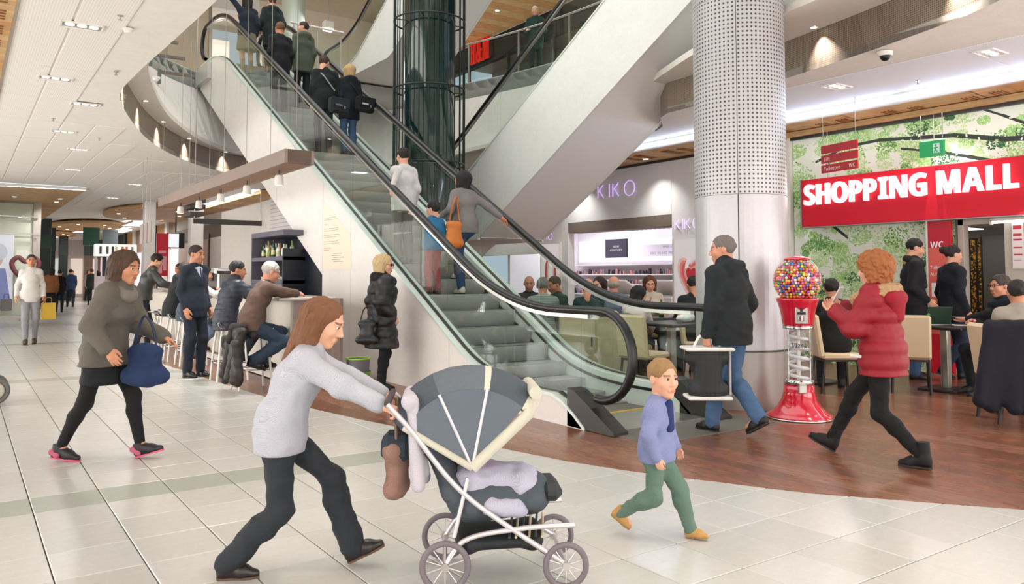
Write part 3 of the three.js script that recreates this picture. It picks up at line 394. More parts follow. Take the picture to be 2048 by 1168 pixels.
// upper gallery on the right: dark shop front with a red fabric-like sign, timber soffit, glass balustrade
{
  const t = thing('upper_shopfront', 'dark upper shop front with red letters behind the glass balustrade', 'shop front', [9.6, 6.4, -12]);
  part(t, 'fascia', box(0, 2.2, -8, .3, 2.95, 9, .01), X.matteBlack); part(t, 'glazing', box(.12, 0, -8, .15, 2.2, 9), X.glass); for (let i = 0; i < 8; i++) part(t, 'mullion', box(0, 0, -8 + i * 2.4, .1, 2.2, -7.94 + i * 2.4), X.steelDark); part(t, 'sill', box(0, .0, -8, .3, .12, 9), X.matteBlack);
  part(t, 'interior_wall', box(2.6, 0, -8, 2.7, 2.95, 9), speckM('#8c7d72', .8, 1)); part(t, 'interior_floor', box(.3, .0, -8, 2.6, .03, 9), X.brown); part(t, 'interior_ceiling', box(.3, 2.9, -8, 2.6, 2.95, 9), X.brown);
  for (let i = 0; i < 12; i++) part(t, 'clothes_rail', [box(1.5 + (i % 3) * .3, .4, -7 + i * 1.3, 1.9 + (i % 3) * .3, 1.5, -6.3 + i * 1.3, .05)], M(pick(['#7d3b34', '#a89c92', '#4b5560', '#b08c7c', '#6d6266']), .8));
  const ss = structGroup('upper_timber_soffit'); for (let i = 0; i < 44; i++) part(ss, 'soffit_slat', box(7.0, 9.36, -20 + i * .45, 9.6, 9.40 + (i % 2) * .02, -19.57 + i * .45, .01), i % 2 ? X.wood : X.wood2);
  for (let i = 0; i < 4; i++) { const l = new THREE.SpotLight('#f8f8fa', 60, 0, .9, .6); l.position.set(8.3, 9.32, -18 + i * 4.2); l.target.position.set(8.6, 6.4, -18 + i * 4.2); scene.add(l, l.target); const d = thing('gallery_downlight', 'small round downlight set in the upper timber soffit', 'lamp', [8.3, 9.35, -18 + i * 4.2], 0, 'downlights in the upper timber soffit'); part(d, 'trim', new THREE.TorusGeometry(.07, .012, 8, 24).rotateX(Math.PI / 2), X.white); part(d, 'lens', cyl(0, -.012, .0, 0, .062), glow('#fff3df', 6)); }
}
// ---- escalators ------------------------------------------------------------------------------------
const softmax = (a, b, k) => { const h = Math.max(k - Math.abs(a - b), 0) / k; return Math.max(a, b) + h * h * k * .25; }, softmin = (a, b, k) => -softmax(-a, -b, k);
const FL2 = 6.4, nose = (s) => softmin(softmax(0, .56 * s - .76, .5), FL2, .5);
function escalator(label, o) {
  // o: x0, x1 outer faces; path in local s (along -z): s from -0.1 to 15
  const t = thing('escalator', label, 'escalator', o.at, o.turn ?? 0), W_ = 1.55, S0 = o.s0 ?? -.55, S1 = o.s1 ?? 14.4, c = o.cladding ?? X.cladding;
  const deckTop = (s) => { const b = nose(s) + .12; const flat = softmax(b, .27, .3); return s < .35 ? Math.max(.012, .27 * Math.pow(Math.max(0, (s - o.tip) / (.35 - o.tip)), .8)) : flat; };
  const soffit = (s) => Math.max(0, .56 * s - 2.13), rail = (s) => nose(s) + .98;
  const ground = o.wallTo ?? 6.35, bottom = (s) => s < ground ? Math.max(0, Math.min(o.base ?? 0, nose(s) - .4)) : Math.min(soffit(s), FL2 - .4);
  // side claddings, in sheets
  const cuts = o.cuts ?? [o.tip, 2.4, 5.25, ground, 8.6, 11, S1];
  for (const xs of [0, W_ - .05]) for (let i = 0; i < cuts.length - 1; i++) part(t, 'cladding_panel', fin(xs, xs + .05, bottom, (s) => deckTop(s) - .02, cuts[i] + (i ? .004 : 0), cuts[i + 1] - .004, Math.max(6, Math.round((cuts[i + 1] - cuts[i]) * 4))), c);
  part(t, 'underside', fin(.03, W_ - .03, (s) => bottom(s) + .015, (s) => bottom(s) + .05, ground + .01, S1, 40), o.under ?? X.plaster);
  if (o.base) part(t, 'underside', fin(.03, W_ - .03, (s) => bottom(s) + .005, (s) => bottom(s) + .04, 4.2, ground, 20), o.under);
  if (o.endWall) part(t, 'end_panel', box(.03, 0, -ground - .03, W_ - .03, soffit(ground), -ground), c);
  for (const x of [[.0, .17, 1], [W_ - .17, W_, -1]]) {
    part(t, 'deck', [fin(x[0] - (x[2] > 0 ? .015 : 0), x[1] + (x[2] < 0 ? .015 : 0), (s) => deckTop(s) - .03, deckTop, o.tip + .02, S1, 90)], X.deck);
    const ix = x[2] > 0 ? x[1] : x[0];
    part(t, 'skirt', fin(ix, ix + x[2] * .012, (s) => nose(s) - .12, (s) => deckTop(s) - .01, .1, S1, 90), X.deck);
    part(t, 'skirt_brush', fin(ix + x[2] * .004, ix + x[2] * .03, (s) => deckTop(s) - .105, (s) => deckTop(s) - .075, .3, S1, 90), X.black);
    const gx = x[2] > 0 ? .09 : W_ - .09, gt = .012;
    part(t, 'glass_slot', fin(gx - .022, gx + .022, (s) => deckTop(s) - .01, (s) => deckTop(s) + .012, .1, S1, 90), X.steelDark);
    // glass sheets with open joints
    const gz = [.12, 1.2, 2.6, 4, 5.4, 6.8, 8.2, 9.6, 11, 12.4, S1 - .35];
    for (let i = 0; i < gz.length - 1; i++) part(t, 'glass_pane', fin(gx - gt / 2, gx + gt / 2, deckTop, (s) => rail(s) - .02, gz[i] + .004, gz[i + 1] - .004, 8), X.glass);
    { // rounded front glass inside the newel
      const sh = new THREE.Shape(); sh.moveTo(-.12, .30); for (let a = -90; a <= 90; a += 10) sh.lineTo(.17 + .385 * Math.cos(a * RAD), .685 + .385 * Math.sin(a * RAD)); sh.lineTo(-.12, 1.07); sh.closePath(); part(t, 'newel_glass', new THREE.ExtrudeGeometry(sh, { depth: gt, bevelEnabled: false, curveSegments: 16 }).rotateY(-Math.PI / 2).translate(gx + gt / 2, 0, 0), X.glass);
    }
    // handrail: one belt round the newel and up
    const pts = []; for (let a = -100; a < 90; a += 10) pts.push([gx, .685 + .40 * Math.sin(a * RAD), .17 + .40 * Math.cos(a * RAD)]); for (let s = -.1; s < S1 - .1; s += .35) pts.push([gx, rail(Math.max(0, s)) + .03 * 0 + (s < .4 ? .105 : .105 * 1), -s]); if (!o.noTop) for (let a = 80; a >= -90; a -= 14) pts.push([gx, FL2 + .685 + .40 * Math.sin(a * RAD), -(S1 - .12) - .40 * Math.cos(a * RAD)]);
    part(t, 'handrail', new THREE.TubeGeometry(new THREE.CatmullRomCurve3(pts.map((p) => V(...p)), false, 'centripetal'), 260, .04, 10).applyMatrix4(new THREE.Matrix4().makeTranslation(gx, 0, 0).scale(V(1.15, 1, 1)).multiply(new THREE.Matrix4().makeTranslation(-gx, 0, 0))), o.belt ?? X.rubber);
    part(t, 'rail_guide', fin(gx - .022, gx + .022, (s) => rail(s) + .03, (s) => rail(s) + .066, 0, S1 - .2, 90), X.steel);
    part(t, 'newel_base', [fin(x[0] + .0, x[1], () => .01, (s) => .02 + .34 * Math.max(0, Math.min(1, (s + .45) / .6)), -.42, .22, 6)], X.steelDark);
  }
  // steps
  const stepM = o.step ?? M('#b4b3ad', .55, { metalness: .1, map: rep(tex(64, 64, (u, v, x) => (x % 8 < 4 ? 235 : 190)), 12, 1), bumpMap: rep(tex(64, 8, (u, v, x) => (x % 8 < 4 ? 255 : 0), false), 12, 1), bumpScale: .006 }), riserLitM = M('#c2c1bb', .55, { metalness: .1, map: stepM.map });  // riser colour lightened to make up for the shade on the upright faces
  for (let i = 0; i < 36; i++) {
    const s = .5 + i * .36, s1 = s + .36; if (s1 > 13.6) break; const y0 = nose(s + .05), y1 = nose(s1 + .05);
    const tr = part(t, 'step', box(.19, y0 - .03, -s1, W_ - .19, y0, -s, .005), stepM);
    if (y1 - y0 > .02) { const sh = new THREE.Shape(), n = 6, h = y1 - y0; sh.moveTo(0, 0); for (let j = 0; j <= n; j++) sh.lineTo(-.05 * Math.sin(j / n * Math.PI / 2) * h / .2 + .05, h * j / n); sh.lineTo(.09, h); sh.lineTo(.09, 0); const g = new THREE.ExtrudeGeometry(sh, { depth: W_ - .38, bevelEnabled: false }).rotateY(Math.PI / 2).translate(.19, y0, -s1 + .03); part(tr, 'riser', metricUV(g), riserLitM); }
  }
  part(t, 'comb_plate', [box(.19, -.01, -.5, W_ - .19, .016, .25, .004)], X.steel);
  part(t, 'comb_line', box(.19, .01, -.5, W_ - .19, .022, -.46, .002), M('#c9a227', .5));
  part(t, 'upper_plate', box(.19, FL2 - .02, -14.4, W_ - .19, FL2 + .016, -13.45, .004), X.steel);
  return t;
}
const escMain = escalator('white clad escalator with glass sides carrying people up beside the bar', { at: [0, 0, 0], tip: -.06, wallTo: 6.35, endWall: true });
escalator('steep white clad escalator rising to the right beyond the ribbed dark column', { at: [3.25 + 1.55, 0, -14.48], turn: Math.PI, tip: -.06, wallTo: 7.58, base: 2.08, s1: 14.2, cuts: [-.06, 7.58, 14.2], under: M('#f1efec', .6), cladding: X.deckWhite });
escalator('upper white escalator starting on the upper floor above the crowd', { at: [3.25 + 1.55, 6.42, -14.48], turn: Math.PI, tip: -.06, wallTo: .4, s1: 10.5, noTop: 1, cuts: [-.06, .4, 10.5], under: M('#f1efec', .6), cladding: X.deckWhite });
struct('upper_landing_slab', slab([[-.1, -13.35], [1.65, -13.35], [1.65, -15.4], [-.1, -15.4]], [], 6.0, 6.39), X.tileB);
struct('upper_landing_slab_far', slab([[3.1, -13.3], [4.95, -13.3], [4.95, -15.6], [3.1, -15.6]], [], 6.0, 6.39), X.tileB);
struct('upper_landing_slab_right', slab([[3.1, -.9], [4.95, -.9], [4.95, 2.4], [3.1, 3.4]], [], 6.0, 6.39), X.tileB);
{ // printed menu and small leaf on the cladding
  const t = thing('menu_panel', 'cream menu panel with small printed lines on the escalator side', 'sign', [-.004, 0, 0]);
  const m = canvasTex(512, 1024, (c, w, h) => { c.fillStyle = '#efe4cf'; c.fillRect(0, 0, w, h); c.fillStyle = '#5b6b45'; c.beginPath(); c.ellipse(300, 90, 46, 22, -.3, 0, 7); c.fill(); c.fillStyle = '#a59a8a'; let y = 150; for (const [n, x0, len] of [[4, 210, 170], [2, 30, 300], [1, 30, 60], [2, 20, 250], [2, 20, 270], [2, 20, 260]]) { for (let i = 0; i < n; i++) { let x = x0; while (x < x0 + len) { const l = 8 + rnd() * 34; c.fillRect(x, y, l, 7); x += l + 7; } y += 27; } y += 32; } c.fillStyle = '#c98676'; for (let i = 0; i < 2; i++) { c.fillRect(20, y, 130 - i * 30, 7); y += 26; } y += 24; c.fillStyle = '#9c9182'; for (let i = 0; i < 5; i++) { c.fillRect(200 - (i % 2) * 30, y, 150 + (i % 3) * 16, 7); y += 26; } });
  const sh = new THREE.Shape([[5.2, 1.5], [6.3, 1.5], [6.3, 1.55], [6.33, 2.60], [5.25, 2.0]].map(([s, y]) => new THREE.Vector2(s, y)));
  const g = new THREE.ExtrudeGeometry(sh, { depth: .003, bevelEnabled: false }), p = g.attributes.position, uv = g.attributes.uv; for (let i = 0; i < p.count; i++) uv.setXY(i, 1 - (p.getX(i) - 5.2) / 1.13, (p.getY(i) - 1.45) / 1.2); g.rotateY(Math.PI / 2);
  part(t, 'printed_sheet', g, M('#ffffff', .5, { map: m }));
}
// ---- column, dark round column, shop fronts, signs ---------------------------------------------------
{
  const t = structGroup('round_column'); t.position.set(2.42, 0, -.15);
  const arc = (r, y0, y1, a0, a1, n = 20) => { const P = [], Q = (a, b, c, d) => P.push(...a, ...b, ...c, ...a, ...c, ...d), U = []; for (let i = 0; i < n; i++) { const u = a0 + (a1 - a0) * i / n, v = a0 + (a1 - a0) * (i + 1) / n, p = (a, y, q = r) => [q * Math.sin(a), y, q * Math.cos(a)]; Q(p(u, y0), p(v, y0), p(v, y1), p(u, y1)); U.push(u * r, y0, v * r, y0, v * r, y1, u * r, y0, v * r, y1, u * r, y1); Q(p(v, y0, r - .02), p(u, y0, r - .02), p(u, y1, r - .02), p(v, y1, r - .02)); U.push(...Array(12).fill(0)); Q(p(u, y1), p(v, y1), p(v, y1, r - .02), p(u, y1, r - .02)); U.push(...Array(12).fill(0)); if (!i) { Q(p(u, y0, r - .02), p(u, y0), p(u, y1), p(u, y1, r - .02)); U.push(...Array(12).fill(0)); } if (i === n - 1) { Q(p(v, y0), p(v, y0, r - .02), p(v, y1, r - .02), p(v, y1)); U.push(...Array(12).fill(0)); } } const g = new THREE.BufferGeometry(); g.setAttribute('position', new THREE.Float32BufferAttribute(P, 3)); g.setAttribute('uv', new THREE.Float32BufferAttribute(U, 2)); g.computeVertexNormals(); return g; };
  const R0 = .495, perf = M('#d0cccb', .38, { map: rep(dots(96, 8, 244, .24), 1 / .37), metalness: .25 }), plain = speckM('#ccc8c9', .36, .6, { metalness: .2 });
  const th = -.93; for (let i = 0; i < 3; i++) { const a = th + i * 2 * Math.PI / 3; for (const [y0, y1] of [[2.27, 4.4], [4.405, 6.5], [6.505, 8.5]]) part(t, 'perforated_panel', arc(R0, y0, y1, a + .006, a + 2 * Math.PI / 3 - .006), perf); part(t, 'plain_panel', arc(R0, .625, 2.265, a + .012, a + 2 * Math.PI / 3 - .012), plain); }
  part(t, 'core', cyl(0, 0, 10.4, 0, R0 - .025, R0 - .025, 40), X.gapDark); part(t, 'base_drum', cyl(0, 0, .61, 0, R0 - .004, R0 - .004, 48), M('#a8a09a', .4, { metalness: .4 })); part(t, 'base_ring', cyl(0, .605, .622, 0, R0 + .004, R0 + .004, 48), X.steelDark);
}
{
  const t = structGroup('ribbed_dark_column'); t.position.set(2.2, 0, -6.9);
  const dk = M('#0f2c2a', .10, { clearcoat: 1, clearcoatRoughness: .04 });
  part(t, 'drum', cyl(0, 0, 10.4, 0, .46, .46, 64), dk); part(t, 'plinth', [cyl(0, 0, 3.38, 0, .5, .5, 48), cyl(0, 3.38, 3.52, 0, .53, .53, 48)], M('#0c2322', .12, { clearcoat: 1, clearcoatRoughness: .05 }));
  for (let i = 0; i < 24; i++) { const a = i / 24 * 2 * Math.PI; part(t, 'rib', cyl(.64 * Math.sin(a), .6, 10.3, .64 * Math.cos(a), .011, .011, 6), M('#1c2b2a', .35, { metalness: .3 })); }
  for (const y of [3.4, 4.75, 6.0, 7.3]) { part(t, 'hoop', new THREE.TorusGeometry(.64, .016, 8, 64).rotateX(Math.PI / 2).translate(0, y, 0), M('#10201f', .4)); for (let i = 0; i < 6; i++) { const a = i / 6 * 2 * Math.PI + .3; part(t, 'spacer', rod([.46 * Math.sin(a), y, .46 * Math.cos(a)], [.64 * Math.sin(a), y, .64 * Math.cos(a)], .01), X.steelDark); } }
}
// shop fronts along the right (x = 6.9)
{
  const t = structGroup('wall_right'); const w = X.plaster;
  part(t, 'front_panel', box(6.9, 2.63, -8.75, 7.1, 3.9, -5.47, .004), w); part(t, 'front_panel', box(6.9, 0, -9.0, 7.1, 3.9, -8.752, .004), w); part(t, 'front_panel', box(6.9, 2.16, -5.468, 7.1, 3.9, -4.66, .004), w); part(t, 'front_panel', box(6.9, 0, -5.47, 7.1, 2.158, -5.40, .004), w); part(t, 'front_panel', box(6.9, 0, -4.658, 7.1, 3.9, -2.72, .004), w); part(t, 'front_panel', box(6.9, 2.2, -9.8, 7.1, 3.9, -9.004, .004), w); part(t, 'front_panel', box(6.9, 1.95, -21, 7.1, 3.9, -9.804, .004), X.white);
  part(t, 'front_panel', box(6.9, 0, 1.0, 7.1, 2.19, 9.6, .004), X.plaster); part(t, 'front_panel', box(6.9, 2.19, 3.42, 7.1, 3.9, 9.6, .004), X.plaster); part(t, 'front_panel', box(6.9, 0, -9.8, 7.1, .25, -9.0), X.plaster);
  part(t, 'opening_lintel', box(6.905, 2.40, -8.75, 7.3, 2.632, -5.47, .004), speckM('#7b6d5f', .6, .6));
}
{ // interior of the cosmetics shop
  const t = structGroup('shop_room'); part(t, 'back_panel', box(9.4, 0, -11.4, 9.5, 3.2, -2.8), M('#efeaf3', .5)); part(t, 'side_panel', box(7.1, 0, -11.5, 9.5, 3.2, -11.4), M('#eeeaf0', .5)); part(t, 'side_panel', box(7.1, 0, -2.8, 9.5, 3.2, -2.7), M('#eeeaf0', .5)); part(t, 'shop_floor', box(7.0, .0, -11.5, 9.5, .01, -2.7), M('#dcd8d6', .3)); part(t, 'shop_ceiling', box(7.1, 3.0, -11.5, 9.5, 3.1, -2.7), M('#9a969a', .7));
  for (let i = 0; i < 3; i++) { const l = new THREE.RectAreaLight('#fdf9ff', PANEL * .8, .6, 2.2); l.position.set(8.2, 2.93, -9.6 + i * 2.7); l.rotation.x = -Math.PI / 2; scene.add(l); const p = thing('ceiling_panel_light', 'flat bright ceiling light inside the cosmetics shop', 'lamp', [8.2, 2.95, -9.6 + i * 2.7], 0, 'ceiling lights inside the cosmetics shop'); part(p, 'diffuser', box(-.3, 0, -1.1, .3, .03, 1.1), glow('#fffaff', 2)); part(p, 'trim', [box(-.33, -.01, -1.13, -.3, .04, 1.13), box(.3, -.01, -1.13, .33, .04, 1.13)], X.white); }
  // sloping ceiling grille under the lintel
  const gr = thing('ceiling_grille', 'grey ceiling grille just inside the cosmetics shop', 'grille', [7.35, 2.52, -7.1]); for (let i = 0; i < 22; i++) part(gr, 'grille_slat', box(0, .0, -1.62 + i * .15, 1.6, .10, -1.58 + i * .15), M('#8f8c95', .5));
  // display wall: shelves with rows of goods
  const dw = thing('cosmetics_display', 'white cosmetics wall shelf with rows of small goods inside the shop', 'shelf', [9.38, 0, -8.0]);
  part(dw, 'header', box(-.12, 1.78, -3.2, 0, 2.34, 2.8, .01), glow('#efeafc', .75)); part(dw, 'base_cabinet', box(-.5, 0, -3.2, 0, .7, 2.8, .01), X.white);
  const lt = canvasTex(512, 96, (c, w, h) => { c.fillStyle = '#efeaf8'; c.fillRect(0, 0, w, h); c.fillStyle = '#77718a'; c.font = '26px sans-serif'; c.textAlign = 'center'; c.fillText('MAKE UP', w / 2, 30); c.fillText('KIKO  MILANO  PROFESSIONAL', w / 2, 78); });
  part(dw, 'header_print', new THREE.PlaneGeometry(1.7, .3).rotateY(-Math.PI / 2).translate(-.122, 2.03, -.4 + .55), M('#ffffff', .5, { map: lt }));
  for (const y of [.95, 1.2, 1.45, 1.7]) part(dw, 'shelf_board', box(-.42, y - .03, -3.2, 0, y, 2.8, .005), X.white);
  const dk = [[], [], [], []]; for (const y of [.95, 1.2, 1.45]) for (let z = -3.1; z < 2.7; z += .062) { if (rnd() < .12) { z += .1; continue; } const h = rr(.06, .14); dk[Math.floor(rnd() * 4)].push(rnd() < .5 ? box(-.4, y, z, -.34, y + h, z + .045) : cyl(-.37, y, y + h, z + .02, .02, .018, 8)); }
  dk.forEach((l, i) => part(dw, 'cosmetic_goods', l, M(['#3c3540', '#a58b92', '#c98a8a', '#6a6475'][i], .4)).userData.kind = 'stuff');
  const sc = thing('wall_screen', 'dark violet screen with white print inside the cosmetics shop', 'screen', [9.24, 1.88, -9.67]); const st = canvasTex(256, 200, (c, w, h) => { c.fillStyle = '#5d5873'; c.fillRect(0, 0, w, h); c.fillStyle = '#fff'; c.font = 'bold 34px sans-serif'; c.textAlign = 'center'; c.fillText('NEW', w / 2, 90); c.fillText('CENTURY', w / 2, 132); });
  part(sc, 'casing', box(-.0, 0, -.42, .03, .48, .42, .006), X.black); part(sc, 'picture', new THREE.PlaneGeometry(.8, .45).rotateY(-Math.PI / 2).translate(-.003, .24, 0), M('#222222', .3, { map: st, emissive: '#ffffff', emissiveMap: st, emissiveIntensity: .7 }));
  for (let i = 0; i < 3; i++) { const c = thing('make_up_table', ['white make-up counter with sloping trays near the shop opening', 'white make-up counter with sloping trays in the middle of the shop', 'white make-up counter with sloping trays deep on the shop\'s right side'][i], 'counter', [8.1, 0, -8.3 + i * 1.45]); part(c, 'cabinet', box(-.3, 0, -.5, .3, .95, .5, .02), X.white); const tp = part(c, 'tray', box(-.34, 0, -.5, .34, .05, .5, .01), X.white); tp.rotation.z = -.5; tp.position.set(0, 1.12, 0); for (let j = 0; j < 7; j++) for (let q = 0; q < 4; q++) part(tp, 'colour_pan', box(-.3 + q * .16, .05, -.45 + j * .135, -.17 + q * .16, .062, -.345 + j * .135), M(pick(['#d88f86', '#5c5560', '#9db7b4', '#e2b9a8', '#4a7f77', '#b04c5a', '#e8e4e6']), .4)); }
}
// KIKO letters: bent tubes
function kiko(label, x, z, y, h, sp, only) {
  const t = thing('letter_sign', label, 'sign', [x, y, z]), m = glow('#b489ea', .95), r = h * .045; const S = { K: [[[0, 0], [0, 1]], [[.0, .45], [.62, 1]], [[.18, .58], [.66, 0]]], I: [[[.05, 0], [.05, 1]]] };
  let u = 0; for (const ch of 'KIKO') { const g = []; if (ch === 'O') g.push(new THREE.TorusGeometry(h * .56, r, 8, 36).rotateY(Math.PI / 2).translate(0, h * .5, u + h * .56)); else for (const [a, b] of S[ch]) g.push(rod([0, a[1] * h, u + a[0] * h], [0, b[1] * h, u + b[0] * h], r)); if (!only || only.includes(u === 0 ? 0 : 1)) part(t, 'letter_' + ch.toLowerCase(), g, m); u += (ch === 'I' ? .3 : .86) * h * sp; }
  return t;
}
kiko('large lilac neon letters KIKO on the pale wall over the shop opening', 6.86, -7.64, 3.12, .28, 1.5); kiko('small lilac neon letters KIKO over the heart poster', 6.87, -5.36, 2.32, .19, 1.22); kiko('small lilac neon letters KIKO over the lips poster left of the opening', 6.87, -9.78, 2.28, .15, 1.02);
{
  const heart = canvasTex(256, 512, (c, w, h) => { c.fillStyle = '#fbf1ef'; c.fillRect(0, 0, w, h); for (let i = 0; i < 5; i++) { c.fillStyle = ['#f6c9c0', '#ee8f86', '#e4645f', '#f2aaa0', '#c93a44'][i]; const q = 1 - i * .16, x = 150, y = 190 + i * 4; c.beginPath(); c.moveTo(x, y + 190 * q); c.bezierCurveTo(x - 190 * q, y + 20, x - 130 * q, y - 140 * q, x, y - 40 * q); c.bezierCurveTo(x + 130 * q, y - 140 * q, x + 190 * q, y + 20, x, y + 190 * q); c.fill(); } c.fillStyle = '#fff6f4'; c.beginPath(); c.ellipse(120, 150, 16, 40, .5, 0, 7); c.fill(); });
  const lips = canvasTex(256, 512, (c, w, h) => { c.fillStyle = '#fdf3f0'; c.fillRect(0, 0, w, h); c.strokeStyle = '#b9463f'; c.lineWidth = 26; c.beginPath(); c.ellipse(130, 220, 66, 130, 0, 0, 7); c.stroke(); c.strokeStyle = '#e9a79c'; c.lineWidth = 14; c.beginPath(); c.ellipse(130, 220, 40, 100, 0, 0, 7); c.stroke(); });
  for (const [l, tx, z0, z1, y0, y1] of [['backlit poster with a glossy pink heart beside the round column', heart, -5.38, -4.64, .5, 2.14], ['backlit poster with glossy red lips left of the shop opening', lips, -9.74, -9.02, .55, 2.17]]) { const t = thing('light_box', l, 'poster', [6.9, 0, 0]); part(t, 'frame', [box(-.04, y0 - .03, z0 - .03, 0, y1 + .03, z0), box(-.04, y0 - .03, z1, 0, y1 + .03, z1 + .03), box(-.04, y1, z0, 0, y1 + .03, z1), box(-.04, y0 - .03, z0, 0, y0, z1)], X.white); part(t, 'print', new THREE.PlaneGeometry(z1 - z0, y1 - y0).rotateY(-Math.PI / 2).translate(-.03, (y0 + y1) / 2, (z0 + z1) / 2), M('#888888', .4, { map: tx, emissive: '#ffffff', emissiveMap: tx, emissiveIntensity: .62 })); }
}
// timber soffit strip and light cove along the shop fronts
{
  const t = structGroup('timber_soffit'), prof = []; for (let i = 0; i <= 8; i++) { const u = i / 8; prof.push([5.70 + u * 1.22, 3.75 - .02 * Math.sin(u * Math.PI)]); }
  const seg = (z0, z1, m) => { const P = [], U = []; for (let i = 0; i < 8; i++) { const [x0, y0] = prof[i], [x1, y1] = prof[i + 1]; P.push(x0, y0, z0, x0, y0, z1, x1, y1, z1, x0, y0, z0, x1, y1, z1, x1, y1, z0); U.push(z0, x0, z1, x0, z1, x1, z0, x0, z1, x1, z0, x1); } const g = new THREE.BufferGeometry(); g.setAttribute('position', new THREE.Float32BufferAttribute(P, 3)); g.setAttribute('uv', new THREE.Float32BufferAttribute(U, 2)); g.computeVertexNormals(); return [g, g.clone().translate(0, .02, 0)]; };
  // each board is flame-cut veneer: alternating light and dark stave bundles
  for (let i = 0; i < 60; i++) { const z0 = -14 + i * .36; if (z0 > 6.5) break; part(t, 'soffit_board', seg(z0 + .003, z0 + .357 - (i % 5 === 0 ? .012 : 0)), [X.wood, X.wood2, M('#f0c488', .5, { map: X.wood.map })][(i * 7 + (i >> 2)) % 3]); }
  const slots = []; for (let i = 0; i < 52; i++) for (let j = 0; j < 4; j++) if (i % 3) slots.push(box(6.0 + (i % 2) * .04, 3.725, -12.8 + i * .36 + j * .05, 6.5, 3.745, -12.8 + i * .36 + j * .05 + .014)); part(t, 'acoustic_slots', slots, M('#8a5a2c', .8)).userData.kind = 'stuff';
  part(t, 'edge_trim', box(6.86, 3.70, -14, 6.905, 3.76, 7), X.steelDark);
  const ww = thing('added_wall_washer', 'added thin timber-cased light strip under the soffit brightening the tree print', 'lamp', [6.30, 3.70, .3]); part(ww, 'housing', [box(-.03, -.06, -3, -.012, .035, 3, .003), box(-.03, .02, -3, .06, .035, 3, .003)], X.wood); part(ww, 'lens', box(-.012, -.05, -2.98, -.004, .015, 2.98), glow('#ffffff', 1.5)); { const l = new THREE.RectAreaLight('#fafbff', 19, 5.9, .06); l.position.set(6.305, 3.682, .3); l.lookAt(6.93, 2.3, .3); scene.add(l); }  // added strip, hidden by its housing, to brighten the tree print
  const cv = structGroup('cove_light_channel'); part(cv, 'channel', [box(5.68, 3.74, -14, 5.74, 3.765, 7), box(5.72, 3.765, -14, 5.74, 3.885, 7)], X.white); for (let i = 0; i < 10; i++) part(cv, 'light_strip', box(5.70, 3.77, -14 + i * 2.1, 5.72, 3.855, -11.92 + i * 2.1), glow('#d4e4fb', .8));
  for (let i = 0; i < 3; i++) { const l = new THREE.RectAreaLight('#c6d9ff', COVE, 6.8, .08); l.position.set(5.69, 3.815, -10.6 + i * 7); l.lookAt(4.5, 3.95, -10.6 + i * 7); scene.add(l); }
}
